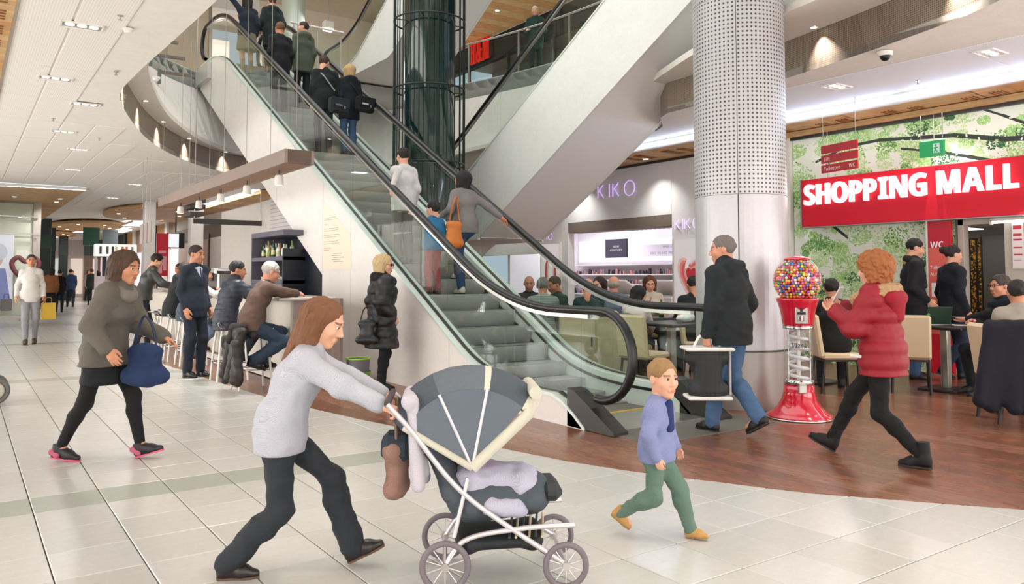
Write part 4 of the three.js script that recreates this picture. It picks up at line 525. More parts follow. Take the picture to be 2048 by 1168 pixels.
// the printed tree wall, the red sign, the passage
{
  const mw = canvasTex(2048, 1300, (c, w, h) => {
    c.fillStyle = '#f1f7ea'; c.fillRect(0, 0, w, h); seed = 99;
    const leaf = (x, y, r, col, a) => { c.fillStyle = col; c.beginPath(); c.ellipse(x, y, r, r * .5, a, 0, 7); c.fill(); };
    const G = [['#6ca352', '#8cc26e', '#568e48'], ['#a9d786', '#c0e69c', '#94ca76'], ['#c9e6a8', '#dcefc4', '#b4dc92'], ['#336a3f', '#4a8654', '#285635']];
    for (let pass = 0; pass < 2; pass++) for (let i = 0; i < 560; i++) { const x = rnd() * w, y = rnd() * h, R = 22 + rnd() * 60, q0 = noise.noise(x / 190, y / 150, 3) + .5 * noise.noise(x / 70, y / 70, 9); if (q0 < (pass ? -.05 : -.38)) continue; const g = G[pass ? (q0 > .28 ? 3 : Math.floor(rnd() * 3)) : [1, 2, 2, 1, 0][Math.floor(rnd() * 5)]]; for (let j = 0; j < 130; j++) { const a = rnd() * 7, q = Math.sqrt(rnd()) * R; leaf(x + Math.cos(a) * q, y + Math.sin(a) * q * .75, 2.5 + rnd() * 5, pick(g), rnd() * 7); } }
    const br = (pts, wd) => { c.strokeStyle = '#26332d'; c.lineCap = 'round'; for (let i = 1; i < pts.length; i++) { c.lineWidth = wd * (1 - .7 * i / pts.length) + 2; c.beginPath(); c.moveTo(...pts[i - 1]); c.lineTo(...pts[i]); c.stroke(); } };
    br([[2048, 60], [1700, 120], [1500, 175], [1290, 215], [1120, 200], [900, 150], [700, 135], [520, 120], [330, 130], [150, 190]], 30); br([[1300, 190], [1120, 90], [1000, 30]], 14); br([[1180, 330], [960, 260], [800, 215], [640, 180]], 18); br([[860, 430], [1020, 500], [1200, 520], [1420, 590]], 20); br([[330, 620], [200, 520], [90, 440]], 16); br([[1700, 260], [1760, 420], [1800, 520]], 12); br([[560, 330], [430, 400], [300, 430]], 12); br([[1500, 210], [1440, 90], [1470, 10]], 12);
    for (let i = 0; i < 900; i++) { const x = rnd() * w, y = rnd() * h; if (noise.noise(x / 150, y / 120, 8) < 0) continue; leaf(x, y, 3 + rnd() * 6, pick(G[Math.floor(rnd() * 3)]), rnd() * 7); }
    for (let i = 0; i < 500; i++) leaf(rnd() * w, rnd() * h, 3 + rnd() * 7, '#f3f7ee', rnd() * 7);
  });
  const t = structGroup('wall_tree_print'), mm = M('#ffffff', .55, { map: mw });
  part(t, 'printed_wall', box(6.94, 0, -2.68, 7.04, 3.86, -.03), X.white); part(t, 'printed_wall', box(6.94, 2.2, -.03, 7.04, 3.86, 3.4), X.white);
  for (const [z0, z1, y0, y1] of [[-2.68, -.03, 0, 3.86], [-.03, 3.4, 2.2, 3.86]]) { const pg = new THREE.PlaneGeometry(z1 - z0, y1 - y0).rotateY(-Math.PI / 2).translate(6.936, (y0 + y1) / 2, (z0 + z1) / 2), q = pg.attributes.uv, pp = pg.attributes.position; for (let i = 0; i < 4; i++) q.setXY(i, (pp.getZ(i) + 2.68) / 6.08, pp.getY(i) / 3.86); part(t, 'tree_print', pg, mm); }
  part(t, 'edge_profile', box(6.84, 0, -2.74, 6.93, 3.86, -2.68, .004), X.white);
}
{
  const font = await new FontLoader().loadAsync('fonts/droid/droid_sans_bold.typeface.json');
  const t = thing('lettered_sign', 'long red sign with glowing white letters SHOPPING MALL before the tree print', 'sign', [6.7, 0, 0]);
  part(t, 'board', box(-.02, 2.2, -2.35, .14, 2.98, 2.6, .012), X.redMatte); part(t, 'rim', [box(-.03, 2.19, -2.37, .15, 2.205, 2.6), box(-.03, 2.19, -2.37, .15, 2.985, -2.35)], M('#9b8f8c', .4));
  for (const z of [-1.9, -.2, 1.5]) part(t, 'hanger', rod([.05, 2.97, z], [.05, 3.86, z], .006), X.steel);
  const lm = glow('#ffffff', 1.15), sm = M('#e9e4ea', .5); let u = -2.27; const word = (s, size, yb) => { for (const ch of s) { if (ch === ' ') { u += size * .34; continue; } const g = new TextGeometry(ch, { font, size, depth: .045, curveSegments: 6, bevelEnabled: true, bevelThickness: .008, bevelSize: size * .012, bevelSegments: 2 }); g.computeBoundingBox(); const b = g.boundingBox, w = (b.max.x - b.min.x) * .91; g.translate(-b.min.x, 0, 0); g.scale(.91, 1, 1); g.rotateY(-Math.PI / 2); part(t, 'letter_' + ch.toLowerCase(), g.translate(-.03, yb, u), lm); u += w + size * .12; } };
  word('SHOPPING MALL', .325, 2.56);
  for (let i = 0; i < 2; i++) { const l = new THREE.RectAreaLight('#ffffff', 5, 1.5, .3); l.position.set(6.59, 2.72, -1.45 + i * 1.6); l.lookAt(0, 2.72, -1.45 + i * 1.6); scene.add(l); }
  // red notice panel and passage below it
  const rp = canvasTex(128, 640, (c, w, h) => { c.fillStyle = '#c21330'; c.fillRect(0, 0, w, h); c.fillStyle = '#e8675a'; c.fillRect(0, 150, w, h - 150); c.fillStyle = '#fff'; c.font = 'bold 50px sans-serif'; c.fillText('WC', 12, 150); c.fillText('→', 22, 210); c.font = '26px sans-serif'; c.fillText('Toiletten', 8, 270); c.fillText('Aufzug', 8, 310); c.fillRect(14, 350, 70, 80); });
  const n = thing('notice_panel', 'narrow red notice panel with white lettering below the long red sign', 'sign', [6.74, 0, 0]); part(n, 'board', box(0, .02, -.32, .06, 2.18, .0, .004), X.redMatte); part(n, 'print', new THREE.PlaneGeometry(.31, 1.6).rotateY(-Math.PI / 2).translate(-.003, 1.38, -.16), M('#ffffff', .5, { map: rp })); part(n, 'edge', box(-.01, .02, -.345, .07, 2.2, -.32), X.white);
}
{
  const t = structGroup('passage'); const wm = speckM('#cfc6ba', .6, .6);
  part(t, 'passage_jamb', box(6.9, 0, .02, 7.05, 2.2, .10, .004), wm); part(t, 'passage_head', box(6.9, 2.12, .02, 9.8, 2.2, 1.0), wm); part(t, 'passage_wall', box(6.92, 0, .62, 9.8, 2.2, 1.0, .004), wm);  part(t, 'passage_end', box(8.6, 0, -1.6, 8.7, 2.2, 1.0), speckM('#8f867b', .7, 1)); part(t, 'passage_leaf', box(8.52, 0, -.42, 8.58, 2.05, .58, .006), speckM('#6b635a', .5, 1)); { const l = new THREE.RectAreaLight('#f8f8fa', 12, .5, .3); l.position.set(7.8, 2.1, -.3); l.rotation.x = -Math.PI / 2; scene.add(l); part(t, 'added_passage_lamp', box(7.55, 2.105, -.45, 8.05, 2.12, -.15), glow('#ffffff', 2)); } part(t, 'passage_wall', box(7.05, 0, -1.7, 9.8, 2.2, -1.6), wm);  // the lamp is added to lift the dark passage
  const dr = thing('framed_forest_print', 'tall narrow yellow autumn forest print in the passage', 'picture', [8.50, .30, -.86], Math.PI / 2); const fm = canvasTex(256, 640, (c, w, h) => { c.fillStyle = '#20150a'; c.fillRect(0, 0, w, h); seed = 5; for (let i = 0; i < 2600; i++) { const y = rnd() * h, g = y > h * .72; c.fillStyle = g ? pick(['#7f9a2c', '#a9c23c', '#5c7a22']) : pick(['#d99a1c', '#f0c23a', '#8f5312', '#b8741a', '#c98a20']); const x = rnd() * w; c.fillRect(x, y, 2 + rnd() * 7, 3 + rnd() * 10); } c.fillStyle = '#1a0f08'; for (const x of [20, 60, 95, 150, 200, 235]) c.fillRect(x, 0, 6 + rnd() * 9, h * .85); });
  part(dr, 'print', new THREE.PlaneGeometry(.9, 1.7).rotateY(Math.PI).translate(0, .85, 0), M('#ffffff', .5, { map: fm })); part(dr, 'frame', [box(-.47, 0, .0, -.45, 1.72, .02), box(.45, 0, .0, .47, 1.72, .02)], X.steelDark);
  const tl = thing('tube_lamp', 'white fluorescent tube lamp over the passage entrance', 'lamp', [6.82, 2.13, .8]); part(tl, 'tube', rod([0, 0, -.28], [0, 0, .6], .018), glow('#ffffff', 4)); part(tl, 'holder', [box(-.02, .015, -.3, .02, .05, .62), box(-.02, -.03, -.31, .02, .03, -.28)], X.white); const l = new THREE.RectAreaLight('#f6fbff', 20, .04, .85); l.position.set(6.79, 2.12, .95); l.lookAt(6.0, 1.4, .95); scene.add(l);
  const ps = thing('wall_notice', 'tall white notice with red bars on the wall by the passage', 'sign', [6.895, 1.5, .80]); const pm2 = canvasTex(96, 256, (c, w, h) => { c.fillStyle = '#efe4e0'; c.fillRect(0, 0, w, h); c.fillStyle = '#c0343f'; for (const [y, q] of [[14, 22], [60, 14], [90, 10], [136, 8], [176, 8]]) c.fillRect(10, y, w - 20, q); c.fillStyle = '#b7aaa6'; c.fillRect(10, 210, w - 30, 6); }); part(ps, 'sheet', box(-.01, 0, -.07, 0, .62, .07), X.white); part(ps, 'print', new THREE.PlaneGeometry(.135, .6).rotateY(-Math.PI / 2).translate(-.013, .31, 0), M('#ffffff', .5, { map: pm2 }));
}
{ // hanging direction sign and the green exit sign
  const t = thing('direction_sign', 'hanging red direction sign with three slats before the tree print', 'sign', [5.42, 2.86, -.86], -.22); const rows = [['', '→'], ['Lift', '↕'], ['Toiletten', 'WC']];
  rows.forEach(([a, b], i) => { const m = canvasTex(512, 80, (c, w, h) => { c.fillStyle = '#b8323c'; c.fillRect(0, 0, w, h); c.fillStyle = '#f3c9c9'; c.font = 'bold 56px sans-serif'; c.fillText(a, 40, 62); c.textAlign = 'right'; c.fillText(b, w - 22, 62); }); const y = .30 - i * .14; part(t, 'slat', box(-.0, y, -.33, .03, y + .115, .33, .004), X.redMatte); part(t, 'slat_print', new THREE.PlaneGeometry(.655, .108).rotateY(-Math.PI / 2).translate(-.003, y + .057, 0), M('#ffffff', .5, { map: m })); });
  for (const z of [-.3, .3]) part(t, 'cable', rod([.015, .0, z], [.015, 1.02, z], .004), X.steel);
  const e = thing('exit_sign', 'green lit exit sign hanging above the long red sign', 'sign', [6.35, 3.05, -.04]); const m = canvasTex(256, 150, (c, w, h) => { c.fillStyle = '#2fbf71'; c.fillRect(0, 0, w, h); c.fillStyle = '#eafff2'; c.font = 'bold 90px sans-serif'; c.fillText('←', 14, 106); c.fillRect(150, 30, 70, 92); c.fillStyle = '#2fbf71'; c.beginPath(); c.arc(178, 48, 10, 0, 7); c.fill(); c.lineWidth = 12; c.strokeStyle = '#2fbf71'; c.beginPath(); c.moveTo(180, 60); c.lineTo(176, 88); c.lineTo(196, 116); c.moveTo(176, 88); c.lineTo(160, 116); c.moveTo(158, 74); c.lineTo(202, 70); c.stroke(); });
  part(e, 'case', box(0, .01, -.17, .05, .235, .17, .008), M('#2fa864', .4)); part(e, 'face', new THREE.PlaneGeometry(.33, .215).rotateY(-Math.PI / 2).translate(-.003, .122, 0), M('#444444', .4, { map: m, emissive: '#ffffff', emissiveMap: m, emissiveIntensity: .8 })); for (const z of [-.15, .15]) part(e, 'rod', rod([.025, .26, z], [.025, .8, z], .005), X.steel);
}
{ // red letters of the upper gallery shop
  const font = await new FontLoader().loadAsync('fonts/droid/droid_serif_bold.typeface.json'); const t = thing('red_letter_sign', 'bright red letters hung on the dark upper shop front', 'sign', [9.5, 8.62, -17.2]); let u = 0; for (const ch of 'H&M') { const g = new TextGeometry(ch, { font, size: .62, depth: .06, curveSegments: 5 }); g.computeBoundingBox(); const w = (g.boundingBox.max.x - g.boundingBox.min.x) * .5; g.scale(.5, 1.2, 1); part(t, 'letter', g.rotateY(-Math.PI / 2).translate(0, 0, u), M('#e2140c', .5, { emissive: '#ff1206', emissiveIntensity: .3 })); u += w + .05; }
}
// ---- bar on the left of the escalator ------------------------------------------------------------------
{
  const t = thing('bar_counter', 'long bar counter with brown end panel and pale stone top beside the escalator', 'counter', [0, 0, 0]);
  part(t, 'worktop', box(-1.42, 1.09, -13.6, -.62, 1.13, -4.15, .008), speckM('#b7aea2', .25, 1.2)); part(t, 'front', box(-1.22, .1, -13.5, -1.18, 1.09, -4.3, .004), speckM('#e4dccf', .5, .7)); part(t, 'carcass', box(-1.18, .02, -13.5, -.72, 1.09, -4.3), X.plaster);
  const sh = new THREE.Shape(); sh.moveTo(-1.2, -.02); sh.lineTo(-.78, -.02); sh.absarc(-.78, -.14, .12, Math.PI / 2, 0, true); sh.lineTo(-.66, -.3); sh.lineTo(-.7, -.3); sh.lineTo(-.70, -.14); sh.absarc(-.78, -.14, .08, 0, Math.PI / 2, false); sh.lineTo(-1.2, -.06); sh.closePath(); part(t, 'end_panel', new THREE.ExtrudeGeometry(sh, { depth: 1.10, bevelEnabled: false, curveSegments: 10 }).rotateX(-Math.PI / 2).translate(0, .02, -4.22 - .02), X.brown, 'brown rounded end panel'); part(t, 'end_plinth', box(-1.2, 0, -4.3, -.6, .09, -4.12), X.walnut);
  part(t, 'foot_rail', rod([-1.36, .2, -13.4], [-1.36, .2, -4.5], .02), X.chrome); for (let i = 0; i < 6; i++) part(t, 'rail_bracket', rod([-1.36, .2, -4.8 - i * 1.7], [-1.2, .2, -4.8 - i * 1.7], .012), X.chrome);
  const ns = thing('card_holder', 'small grey leaflet holder on the wall beside the bar end', 'holder', [-.06, .85, -4.3]); part(ns, 'back_plate', box(0, 0, -.18, .02, .42, .16, .004), X.steel); part(ns, 'leaflet', box(-.03, .03, -.14, 0, .19, .12, .003), X.cream); part(ns, 'leaflet', box(-.03, .22, -.14, 0, .38, .12, .003), M('#c9c0b2', .6));
}
{
  const t = thing('back_bar', 'tall dark back bar with lit bottle shelf under the escalator', 'cabinet', [0, 0, 0]), m = M('#5d5a66', .5), dk = M('#141823', .4);
  part(t, 'end_panel', fin(.03, .06, () => 0, (s) => Math.max(0, .56 * s - 2.17), 6.36, 7.2, 8), dk); part(t, 'side_panel', box(-.34, 0, -7.24, .1, 1.86, -7.2, .004), dk);
  part(t, 'top_board', box(-.34, 2.08, -8.9, .3, 2.17, -7.2, .006), m); part(t, 'shelf', box(-.34, 1.66, -8.9, .3, 1.73, -7.2, .006), m); part(t, 'shelf', box(-.34, 1.27, -8.9, .3, 1.34, -7.2, .006), m); part(t, 'base', box(-.34, 0, -8.9, .3, .95, -7.2, .006), X.plaster); part(t, 'side_panel', box(-.34, .95, -8.94, .3, 2.17, -8.9, .004), m); part(t, 'back_panel', box(.28, .95, -8.9, .3, 2.1, -7.2), M('#20242a', .4));
  part(t, 'light_panel', box(.26, .97, -8.88, .28, 1.26, -7.26), glow('#fff4e6', 1.7)); part(t, 'light_panel', box(.26, 1.36, -8.88, .28, 1.44, -7.26), glow('#fff4e6', 1.2)); const l = new THREE.RectAreaLight('#f8f8fa', 8, 1.5, .26); l.position.set(.24, 1.11, -8.07); l.lookAt(-3, 1.11, -8.07); scene.add(l);
  const cols = ['#dfe3d2', '#6d8a4e', '#e8ead8', '#c9b27a', '#f0f0ea', '#3c5a3c', '#b7542f', '#e6e2c6', '#c8cfae'];
  for (let i = 0; i < 11; i++) { const h = rr(.2, .3), r = rr(.034, .044), b = thing('bottle', (i === 0 ? 'leftmost bottle' : i === 10 ? 'rightmost bottle' : ['', 'second', 'third', 'fourth', 'fifth', 'sixth', 'seventh', 'eighth', 'ninth', 'tenth'][i] + ' bottle from the left') + ' on the upper back bar shelf, ' + ['pale', 'olive green', 'whitish', 'amber', 'white', 'dark green', 'orange-red', 'cream', 'pale green'][i % 9], 'bottle', [-.14 - (i % 2) * .09, 1.73, -8.7 + i * .135], 0, 'bottles on the upper back bar shelf'); part(b, 'glass_body', lathe([[0, 0], [r, 0], [r, h * .55], [r * .9, h * .62], [r * .36, h * .75], [r * .34, h * .97], [0, h * .97]], 18), M(cols[i % 9], .12, { clearcoat: 1 })); part(b, 'label', cyl(0, h * .15, h * .42, 0, r + .001, r + .001, 18), M(pick(['#f4f0e4', '#e6d9a8', '#b9c98f']), .6)); part(b, 'cap', cyl(0, h * .95, h, 0, r * .4, r * .4, 12), X.steelDark); }
  for (let i = 0; i < 12; i++) { const b = thing('stacked_cup', 'white cup standing on the lower back bar shelf', 'cup', [-.2, 1.34, -8.7 + i * .12], 0, 'white cups on the lower back bar shelf'); part(b, 'bowl', lathe([[0, 0], [.022, 0], [.036, .05], [.034, .05], [.02, .006], [0, .006]], 14), X.white); part(b, 'handle', new THREE.TorusGeometry(.014, .004, 5, 10).translate(.04, .028, 0), X.white); }
  const cm = thing('coffee_machine', 'steel coffee machine at the far end of the bar', 'machine', [-.5, 1.13, -10.2]); part(cm, 'body', box(-.2, 0, -.4, .2, .42, .4, .03), X.steel); part(cm, 'hood', box(-.26, .30, -.42, .2, .40, .42, .03), X.chrome); part(cm, 'drip_tray', box(-.3, 0, -.36, -.2, .06, .36, .01), X.black); for (const z of [-.18, .18]) part(cm, 'spout', cyl(-.24, .18, .3, z, .03), X.black);
  struct('bar_back_wall', [box(.32, 0, -13.5, .42, 2.9, -8.95)], speckM('#cfc7c0', .5, .5));
  const gs = structGroup('slatted_grey_wall'); for (let i = 0; i < 13; i++) part(gs, 'wall_board', box(.30, 2.19 + i * .075, -9.9, .33, 2.26 + i * .075, -8.4, .003), speckM('#c9c2c0', .5, .6));
}
{ // suspended beam with its spotlights
  const t = thing('suspended_beam', 'long brown suspended beam carrying small spotlights over the bar', 'beam', [0, 0, 0]); part(t, 'side_board', [box(-1.62, 2.72, -10.6, -1.58, 2.885, -3.42, .004)], X.brown); part(t, 'side_board', [box(-1.30, 2.72, -10.6, -1.26, 2.885, -3.42, .004)], X.brown); part(t, 'end_board', box(-1.58, 2.72, -3.46, -1.30, 2.885, -3.42, .004), X.walnut); part(t, 'soffit', box(-1.58, 2.725, -10.6, -1.30, 2.745, -3.46), M('#b4886b', .5, { map: rep(grain, .6, 2) })); part(t, 'far_board', box(-1.58, 2.72, -10.6, -1.30, 2.885, -10.56), X.brown);
  for (let i = 0; i < 4; i++) for (const x of [-1.6, -1.28]) part(t, 'cable', rod([x, 2.88, -4 - i * 2.1], [x, 12.45, -4 - i * 2.1], .004), X.steel);
  ['nearest the beam end', 'second from the beam end', 'third from the beam end', 'fourth from the beam end', 'farthest along the beam'].forEach((l, i) => { const z = -4.15 - i * 1.35, s = thing('beam_spotlight', 'small white spotlight under the brown beam, ' + l, 'lamp', [-1.44, 2.725, z]); part(s, 'stem', rod([0, 0, 0], [0, -.07, 0], .014), X.steelDark); part(s, 'housing', lathe([[0, -.02], [.04, -.02], [.05, -.04], [.058, -.15], [.05, -.15], [.044, -.06], [0, -.06]], 20).translate(0, -.04, 0), X.white); part(s, 'lens', cyl(0, -.175, -.165, 0, .046), glow('#fff0d8', 6)); const q = new THREE.SpotLight('#f8f8fa', SPOT, 0, .7, .7); q.position.set(-1.44, 2.54, z); q.target.position.set(-1.4, 0, z); scene.add(q, q.target); });
}
{ // dark overhead rack and hanging boards over the far part of the bar
  const t = thing('overhead_rack', 'dark brown overhead rack bars crossing above the bar', 'rack', [0, 0, 0]); const m = M('#3a332e', .5);
  part(t, 'long_bar', box(-1.0, 2.42, -10.53, .5, 2.52, -10.47, .005), m); for (const [y, x0, x1] of [[2.82, -1.4, -.82], [2.70, -1.1, -.82], [2.56, -1.1, -.85]]) part(t, 'short_bar', box(x0, y, -10.9, x1, y + .08, -10.3, .005), m); for (const x of [-.98, .3]) part(t, 'hanger', rod([x, 2.5, -10.5], [x, x < 0 ? 12.45 : 3.2, -10.5], .008), X.steel);
  for (let i = 0; i < 3; i++) { const b = thing('hanging_board', 'thin grey menu board above the far bar, ' + ['farthest', 'middle', 'nearest'][i] + ' of three', 'board', [-1.55, 2.08, -12.6 + i * .42], 0, 'grey boards hanging above the far bar'); part(b, 'board', box(-.01, 0, -.16, .01, .42, .16, .003), M('#a59692', .6)); part(b, 'cord', rod([0, .42, 0], [0, 1.8, 0], .003), X.steel); }
}
function stool(label, z, x = -1.68, dx = 0) { // chrome bar stool with a curved silver seat
  const t = thing('bar_stool', label, 'stool', [x, 0, z], dx);
  const s = new THREE.Shape(); s.moveTo(-.2, .78); s.quadraticCurveTo(-.2, .72, -.12, .71); s.lineTo(.13, .71); s.quadraticCurveTo(.2, .71, .2, .74); s.lineTo(.2, .755); s.quadraticCurveTo(.19, .728, .13, .728); s.lineTo(-.12, .73); s.quadraticCurveTo(-.17, .735, -.185, .79); s.closePath(); part(t, 'seat', new THREE.ExtrudeGeometry(s, { depth: .36, bevelEnabled: true, bevelSize: .006, bevelThickness: .006, bevelSegments: 2 }).translate(0, 0, -.18), X.chrome);
  for (const [a, b] of [[-1, -1], [1, -1], [1, 1], [-1, 1]]) part(t, 'leg', tube([[a * .13, .715, b * .13], [a * .16, .5, b * .15], [a * .2, .012, b * .17]], .014, 12), X.white); part(t, 'foot_ring', tube([[-.17, .26, -.155], [.17, .26, -.155], [.17, .26, .155], [-.17, .26, .155]], .01, 40, 6, true), X.chrome); return t;
}
stool('chrome bar stool with a dark quilted coat hung over it', -4.35); stool('chrome bar stool under the man in the quilted navy jacket', -5.35); stool('chrome bar stool just beyond the standing man in the suit', -7.5); stool('second chrome bar stool beyond the man in the suit', -8.35); stool('third chrome bar stool beyond the man in the suit', -9.2); stool('chrome bar stool under the man in the leather jacket', -10.9);
{ // coat over the first stool
  const f = new Field(.014), c = (a, b, r0, r1, o) => f.cap(V(...a), V(...b), r0, r1, o); for (let i = 0; i < 8; i++) { const z = -.26 + i * .075, lo = .13 + .07 * Math.abs(Math.sin(i * 1.9)); c([-.05 - (i % 2) * .03, .70, z * .62], [-.12 - .05 * Math.sin(i * 2.1), lo, z], .055, .058, { k: .022 }); } c([-.06, .72, -.16], [-.06, .73, .18], .065, .06); c([.02, .73, -.1], [.1, .70, .1], .05, .06); c([-.16, .60, .27], [-.12, .22, .33], .055, .045); c([-.14, .62, -.22], [-.08, .25, -.30], .055, .045);
  f.mod = (x, y, z) => .010 * (Math.abs(Math.sin(y * 26 + z * 3)) - .5) + .006 * noise.noise(x * 24, y * 18, z * 24); f.amp = .014; const t = thing('coat', 'dark brown quilted coat hanging over the nearest bar stool', 'coat', [-1.84, 0, -4.22]); part(t, 'shell', f.mesh(), cloth('#332b26', { roughness: .55 })); const h = new Field(.014); h.cap(V(-.08, .77, -.08), V(-.04, .79, .14), .06, .055).cap(V(-.1, .74, -.02), V(-.17, .62, .05), .05, .04); h.mod = f.mod; h.amp = .014; part(t, 'hood', h.mesh(), cloth('#2b2420'));
}
// ---- things on and by the bar ---
for (const [i, z] of [-4.8, -5.7, -7.2, -8.2, -9.6].entries()) { const c = thing('coffee_cup', 'white coffee cup on a saucer on the bar counter', 'cup', [-1.05, 1.13, z], 0, 'coffee cups along the bar counter'); part(c, 'cup', lathe([[0, .012], [.022, .012], [.04, .07], [.037, .07], [.02, .02], [0, .02]], 20), X.white); part(c, 'saucer', lathe([[0, 0], [.04, 0], [.07, .012], [.04, .008], [0, .008]], 24), X.white); part(c, 'handle', new THREE.TorusGeometry(.017, .005, 6, 14).translate(.046, .04, 0), X.white); }
{ const b = thing('bucket', 'small green and grey bucket on the floor behind the woman in the black coat', 'bucket', [-.42, .005, -4.0]); part(b, 'pail', lathe([[0, .02], [.13, 0], [.165, .17], [.155, .17], [.125, .02]], 24), M('#86b64a', .5)); part(b, 'inner_bin', lathe([[.1, .12], [.14, .12], [.15, .32], [.14, .32], [.13, .14]], 24), M('#77757c', .5)); part(b, 'rim', new THREE.TorusGeometry(.15, .012, 8, 28).rotateX(Math.PI / 2).translate(0, .33, 0), M('#a7cc62', .5)); }
// ---- lamps in the lower ceiling and along the opening ------------------------------------------------
{
  const proto = (l, p, group) => { const t = thing('ceiling_downlight', l, 'lamp', p, 0, group); part(t, 'trim', [box(-.19, -.012, -.11, .19, .004, -.095), box(-.19, -.012, .095, .19, .004, .11), box(-.19, -.012, -.11, -.175, .004, .11), box(.175, -.012, -.11, .19, .004, .11)], X.white); part(t, 'tray', box(-.175, .0, -.095, .175, .006, .095), X.steel); for (const x of [-.105, 0, .105]) part(t, 'lens', cyl(x, -.006, .002, 0, .04, .044, 20), glow('#fff8ec', 5)); return t; };
  let first; const spots = [[-3.76, -3.15], [-3.77, -5.68], [-3.27, -7.16], [-3.29, -9.8], [-2.85, -11.8], [-2.6, -15.2], [-.9, -17.6], [4.62, -.35], [4.6, 1.53], [-3.77, -.4], [-3.77, 2.2], [-3.77, 4.9], [-5.3, -1.8], [-5.3, 1.2], [-5.3, 4.2], [-2.4, 6.6], [.2, 6.8], [2.8, 6.2], [5.0, 4.4], [2, -17], [4, -19], [.8, -24], [-.8, -22], [.8, -29], [2.6, -25]];
  const where = ['nearest of the left row', 'second of the left row, near the ceiling opening', 'third of the left row', 'fourth of the left row', 'fifth of the left row', 'over the corridor by the far left shop', 'over the corridor beyond the bar', 'beside the round column under the right ceiling', 'near the right picture edge under the right ceiling'];
  spots.forEach(([x, z], i) => { const p = [x, 3.868, z], l = 'white recessed triple ceiling downlight, ' + (where[i] ?? 'over the floor behind the viewer or deep in the corridor'), g = 'triple downlights in the perforated ceiling'; if (!first) first = proto(l, p, g); else copyOf(first, p, 0, l, g); const q = new THREE.RectAreaLight('#f8f8fa', PANEL * (z > 0 ? .5 : z < -14 ? 5 : 1), .34, .2); q.position.set(x, 3.85, z); q.rotation.x = -Math.PI / 2; scene.add(q); });
  // spots under the overhang, washing the mesh band
  const ORD = ['first', 'second', 'third', 'fourth', 'fifth', 'sixth', 'seventh', 'eighth', 'ninth', 'tenth', 'eleventh'], list = []; let fd, acc = 0;
  for (let i = 0; i < NV; i++) { const [x, z] = aPts[i], [xn, zn] = aPts[(i + 1) % NV]; acc += Math.hypot(xn - x, zn - z); if (acc < 1.85) continue; acc = 0; if (x > 4.85 || (x > -.5 && x < 3 && z > 2.6)) continue; const dx = Actr[0] - x, dz = (Actr[1] - z) * .5, l = Math.hypot(dx, dz); list.push([x, z, x + dx / l * .13, z + dz / l * .13]); }
  list.sort((p, q) => q[1] - p[1]); const cnt = [0, 0];
  for (const [x, z, px, pz] of list) { const r = x > 1.5 ? 1 : 0, l = 'small round spotlight washing the mesh band, ' + ORD[cnt[r]++] + ' on the ' + (r ? 'right' : 'left') + ' rim counted from the viewer', g = 'spotlights along the ceiling opening'; if (!fd) { fd = thing('fascia_spotlight', l, 'lamp', [px, 4.352, pz], 0, g); part(fd, 'trim', new THREE.TorusGeometry(.04, .008, 8, 20).rotateX(Math.PI / 2), X.chrome); part(fd, 'lens', cyl(0, -.01, 0, 0, .036), glow('#fff6e6', 7)); } else copyOf(fd, [px, 4.352, pz], 0, l, g); const s = new THREE.SpotLight('#fff1e2', 11, 0, .75, .9); s.position.set(px, 4.32, pz); s.target.position.set(x + (x - px) * .1, 3.5, z + (z - pz) * .1); scene.add(s, s.target); }
  for (const [i, [x, z]] of [[6.45, -.06], [6.42, -5.69], [6.42, -8.2], [6.42, 2.4], [6.42, -3.6], [6.42, -11]].entries()) { const t = thing('soffit_downlight', 'round downlight set in the timber soffit above the shop fronts', 'lamp', [x, 3.728, z], 0, 'round downlights in the timber soffit'); part(t, 'trim', new THREE.TorusGeometry(.06, .01, 8, 24).rotateX(Math.PI / 2), X.white); part(t, 'lens', cyl(0, -.012, .0, 0, .052), glow('#fff4e2', 7)); const s = new THREE.SpotLight('#f8f8fa', 11, 0, .9, .8); s.position.set(x, 3.69, z); s.target.position.set(x + .35, 0, z); scene.add(s, s.target); }  // the last two are added to brighten the café side
  // small ceiling fittings
  for (const [i, [x, z]] of [[-3.5, -2.6], [-3.2, -4.9], [-2.9, -6.2], [-3.55, -8.6], [-2.7, -10.2], [3.7, -1.2], [5.2, .4]].entries()) { const t = thing('sprinkler', 'tiny sprinkler head, ' + ORD[i < 5 ? i : i - 5] + ' in the ' + (i < 5 ? 'left' : 'right') + ' ceiling panels', 'sprinkler', [x, 3.872, z], 0, 'sprinkler heads in the ceiling'); part(t, 'rose', cyl(0, -.006, 0, 0, .028), X.steel); part(t, 'head', [cyl(0, -.04, -.006, 0, .008), cyl(0, -.044, -.04, 0, .02)], X.steel); }
  const c = thing('dome_camera', 'small dark dome security camera under the right ceiling', 'camera', [3.62, 3.872, .88]); part(c, 'base', cyl(0, -.05, 0, 0, .075, .085), X.white); part(c, 'dome', new THREE.SphereGeometry(.055, 20, 12, 0, 7, Math.PI / 2, Math.PI / 2).translate(0, -.05, 0), X.black);
  for (const [i, [x, z]] of [[-3.37, -2.3], [-2.75, -4.2]].entries()) { const t = thing('smoke_detector', i ? 'white smoke detector near the edge of the ceiling opening' : 'white smoke detector beside the first downlight', 'detector', [x, 3.872, z - .7]); part(t, 'base', cyl(0, -.02, 0, 0, .05), X.white); part(t, 'chamber', cyl(0, -.045, -.02, 0, .028, .04), X.white); }
}
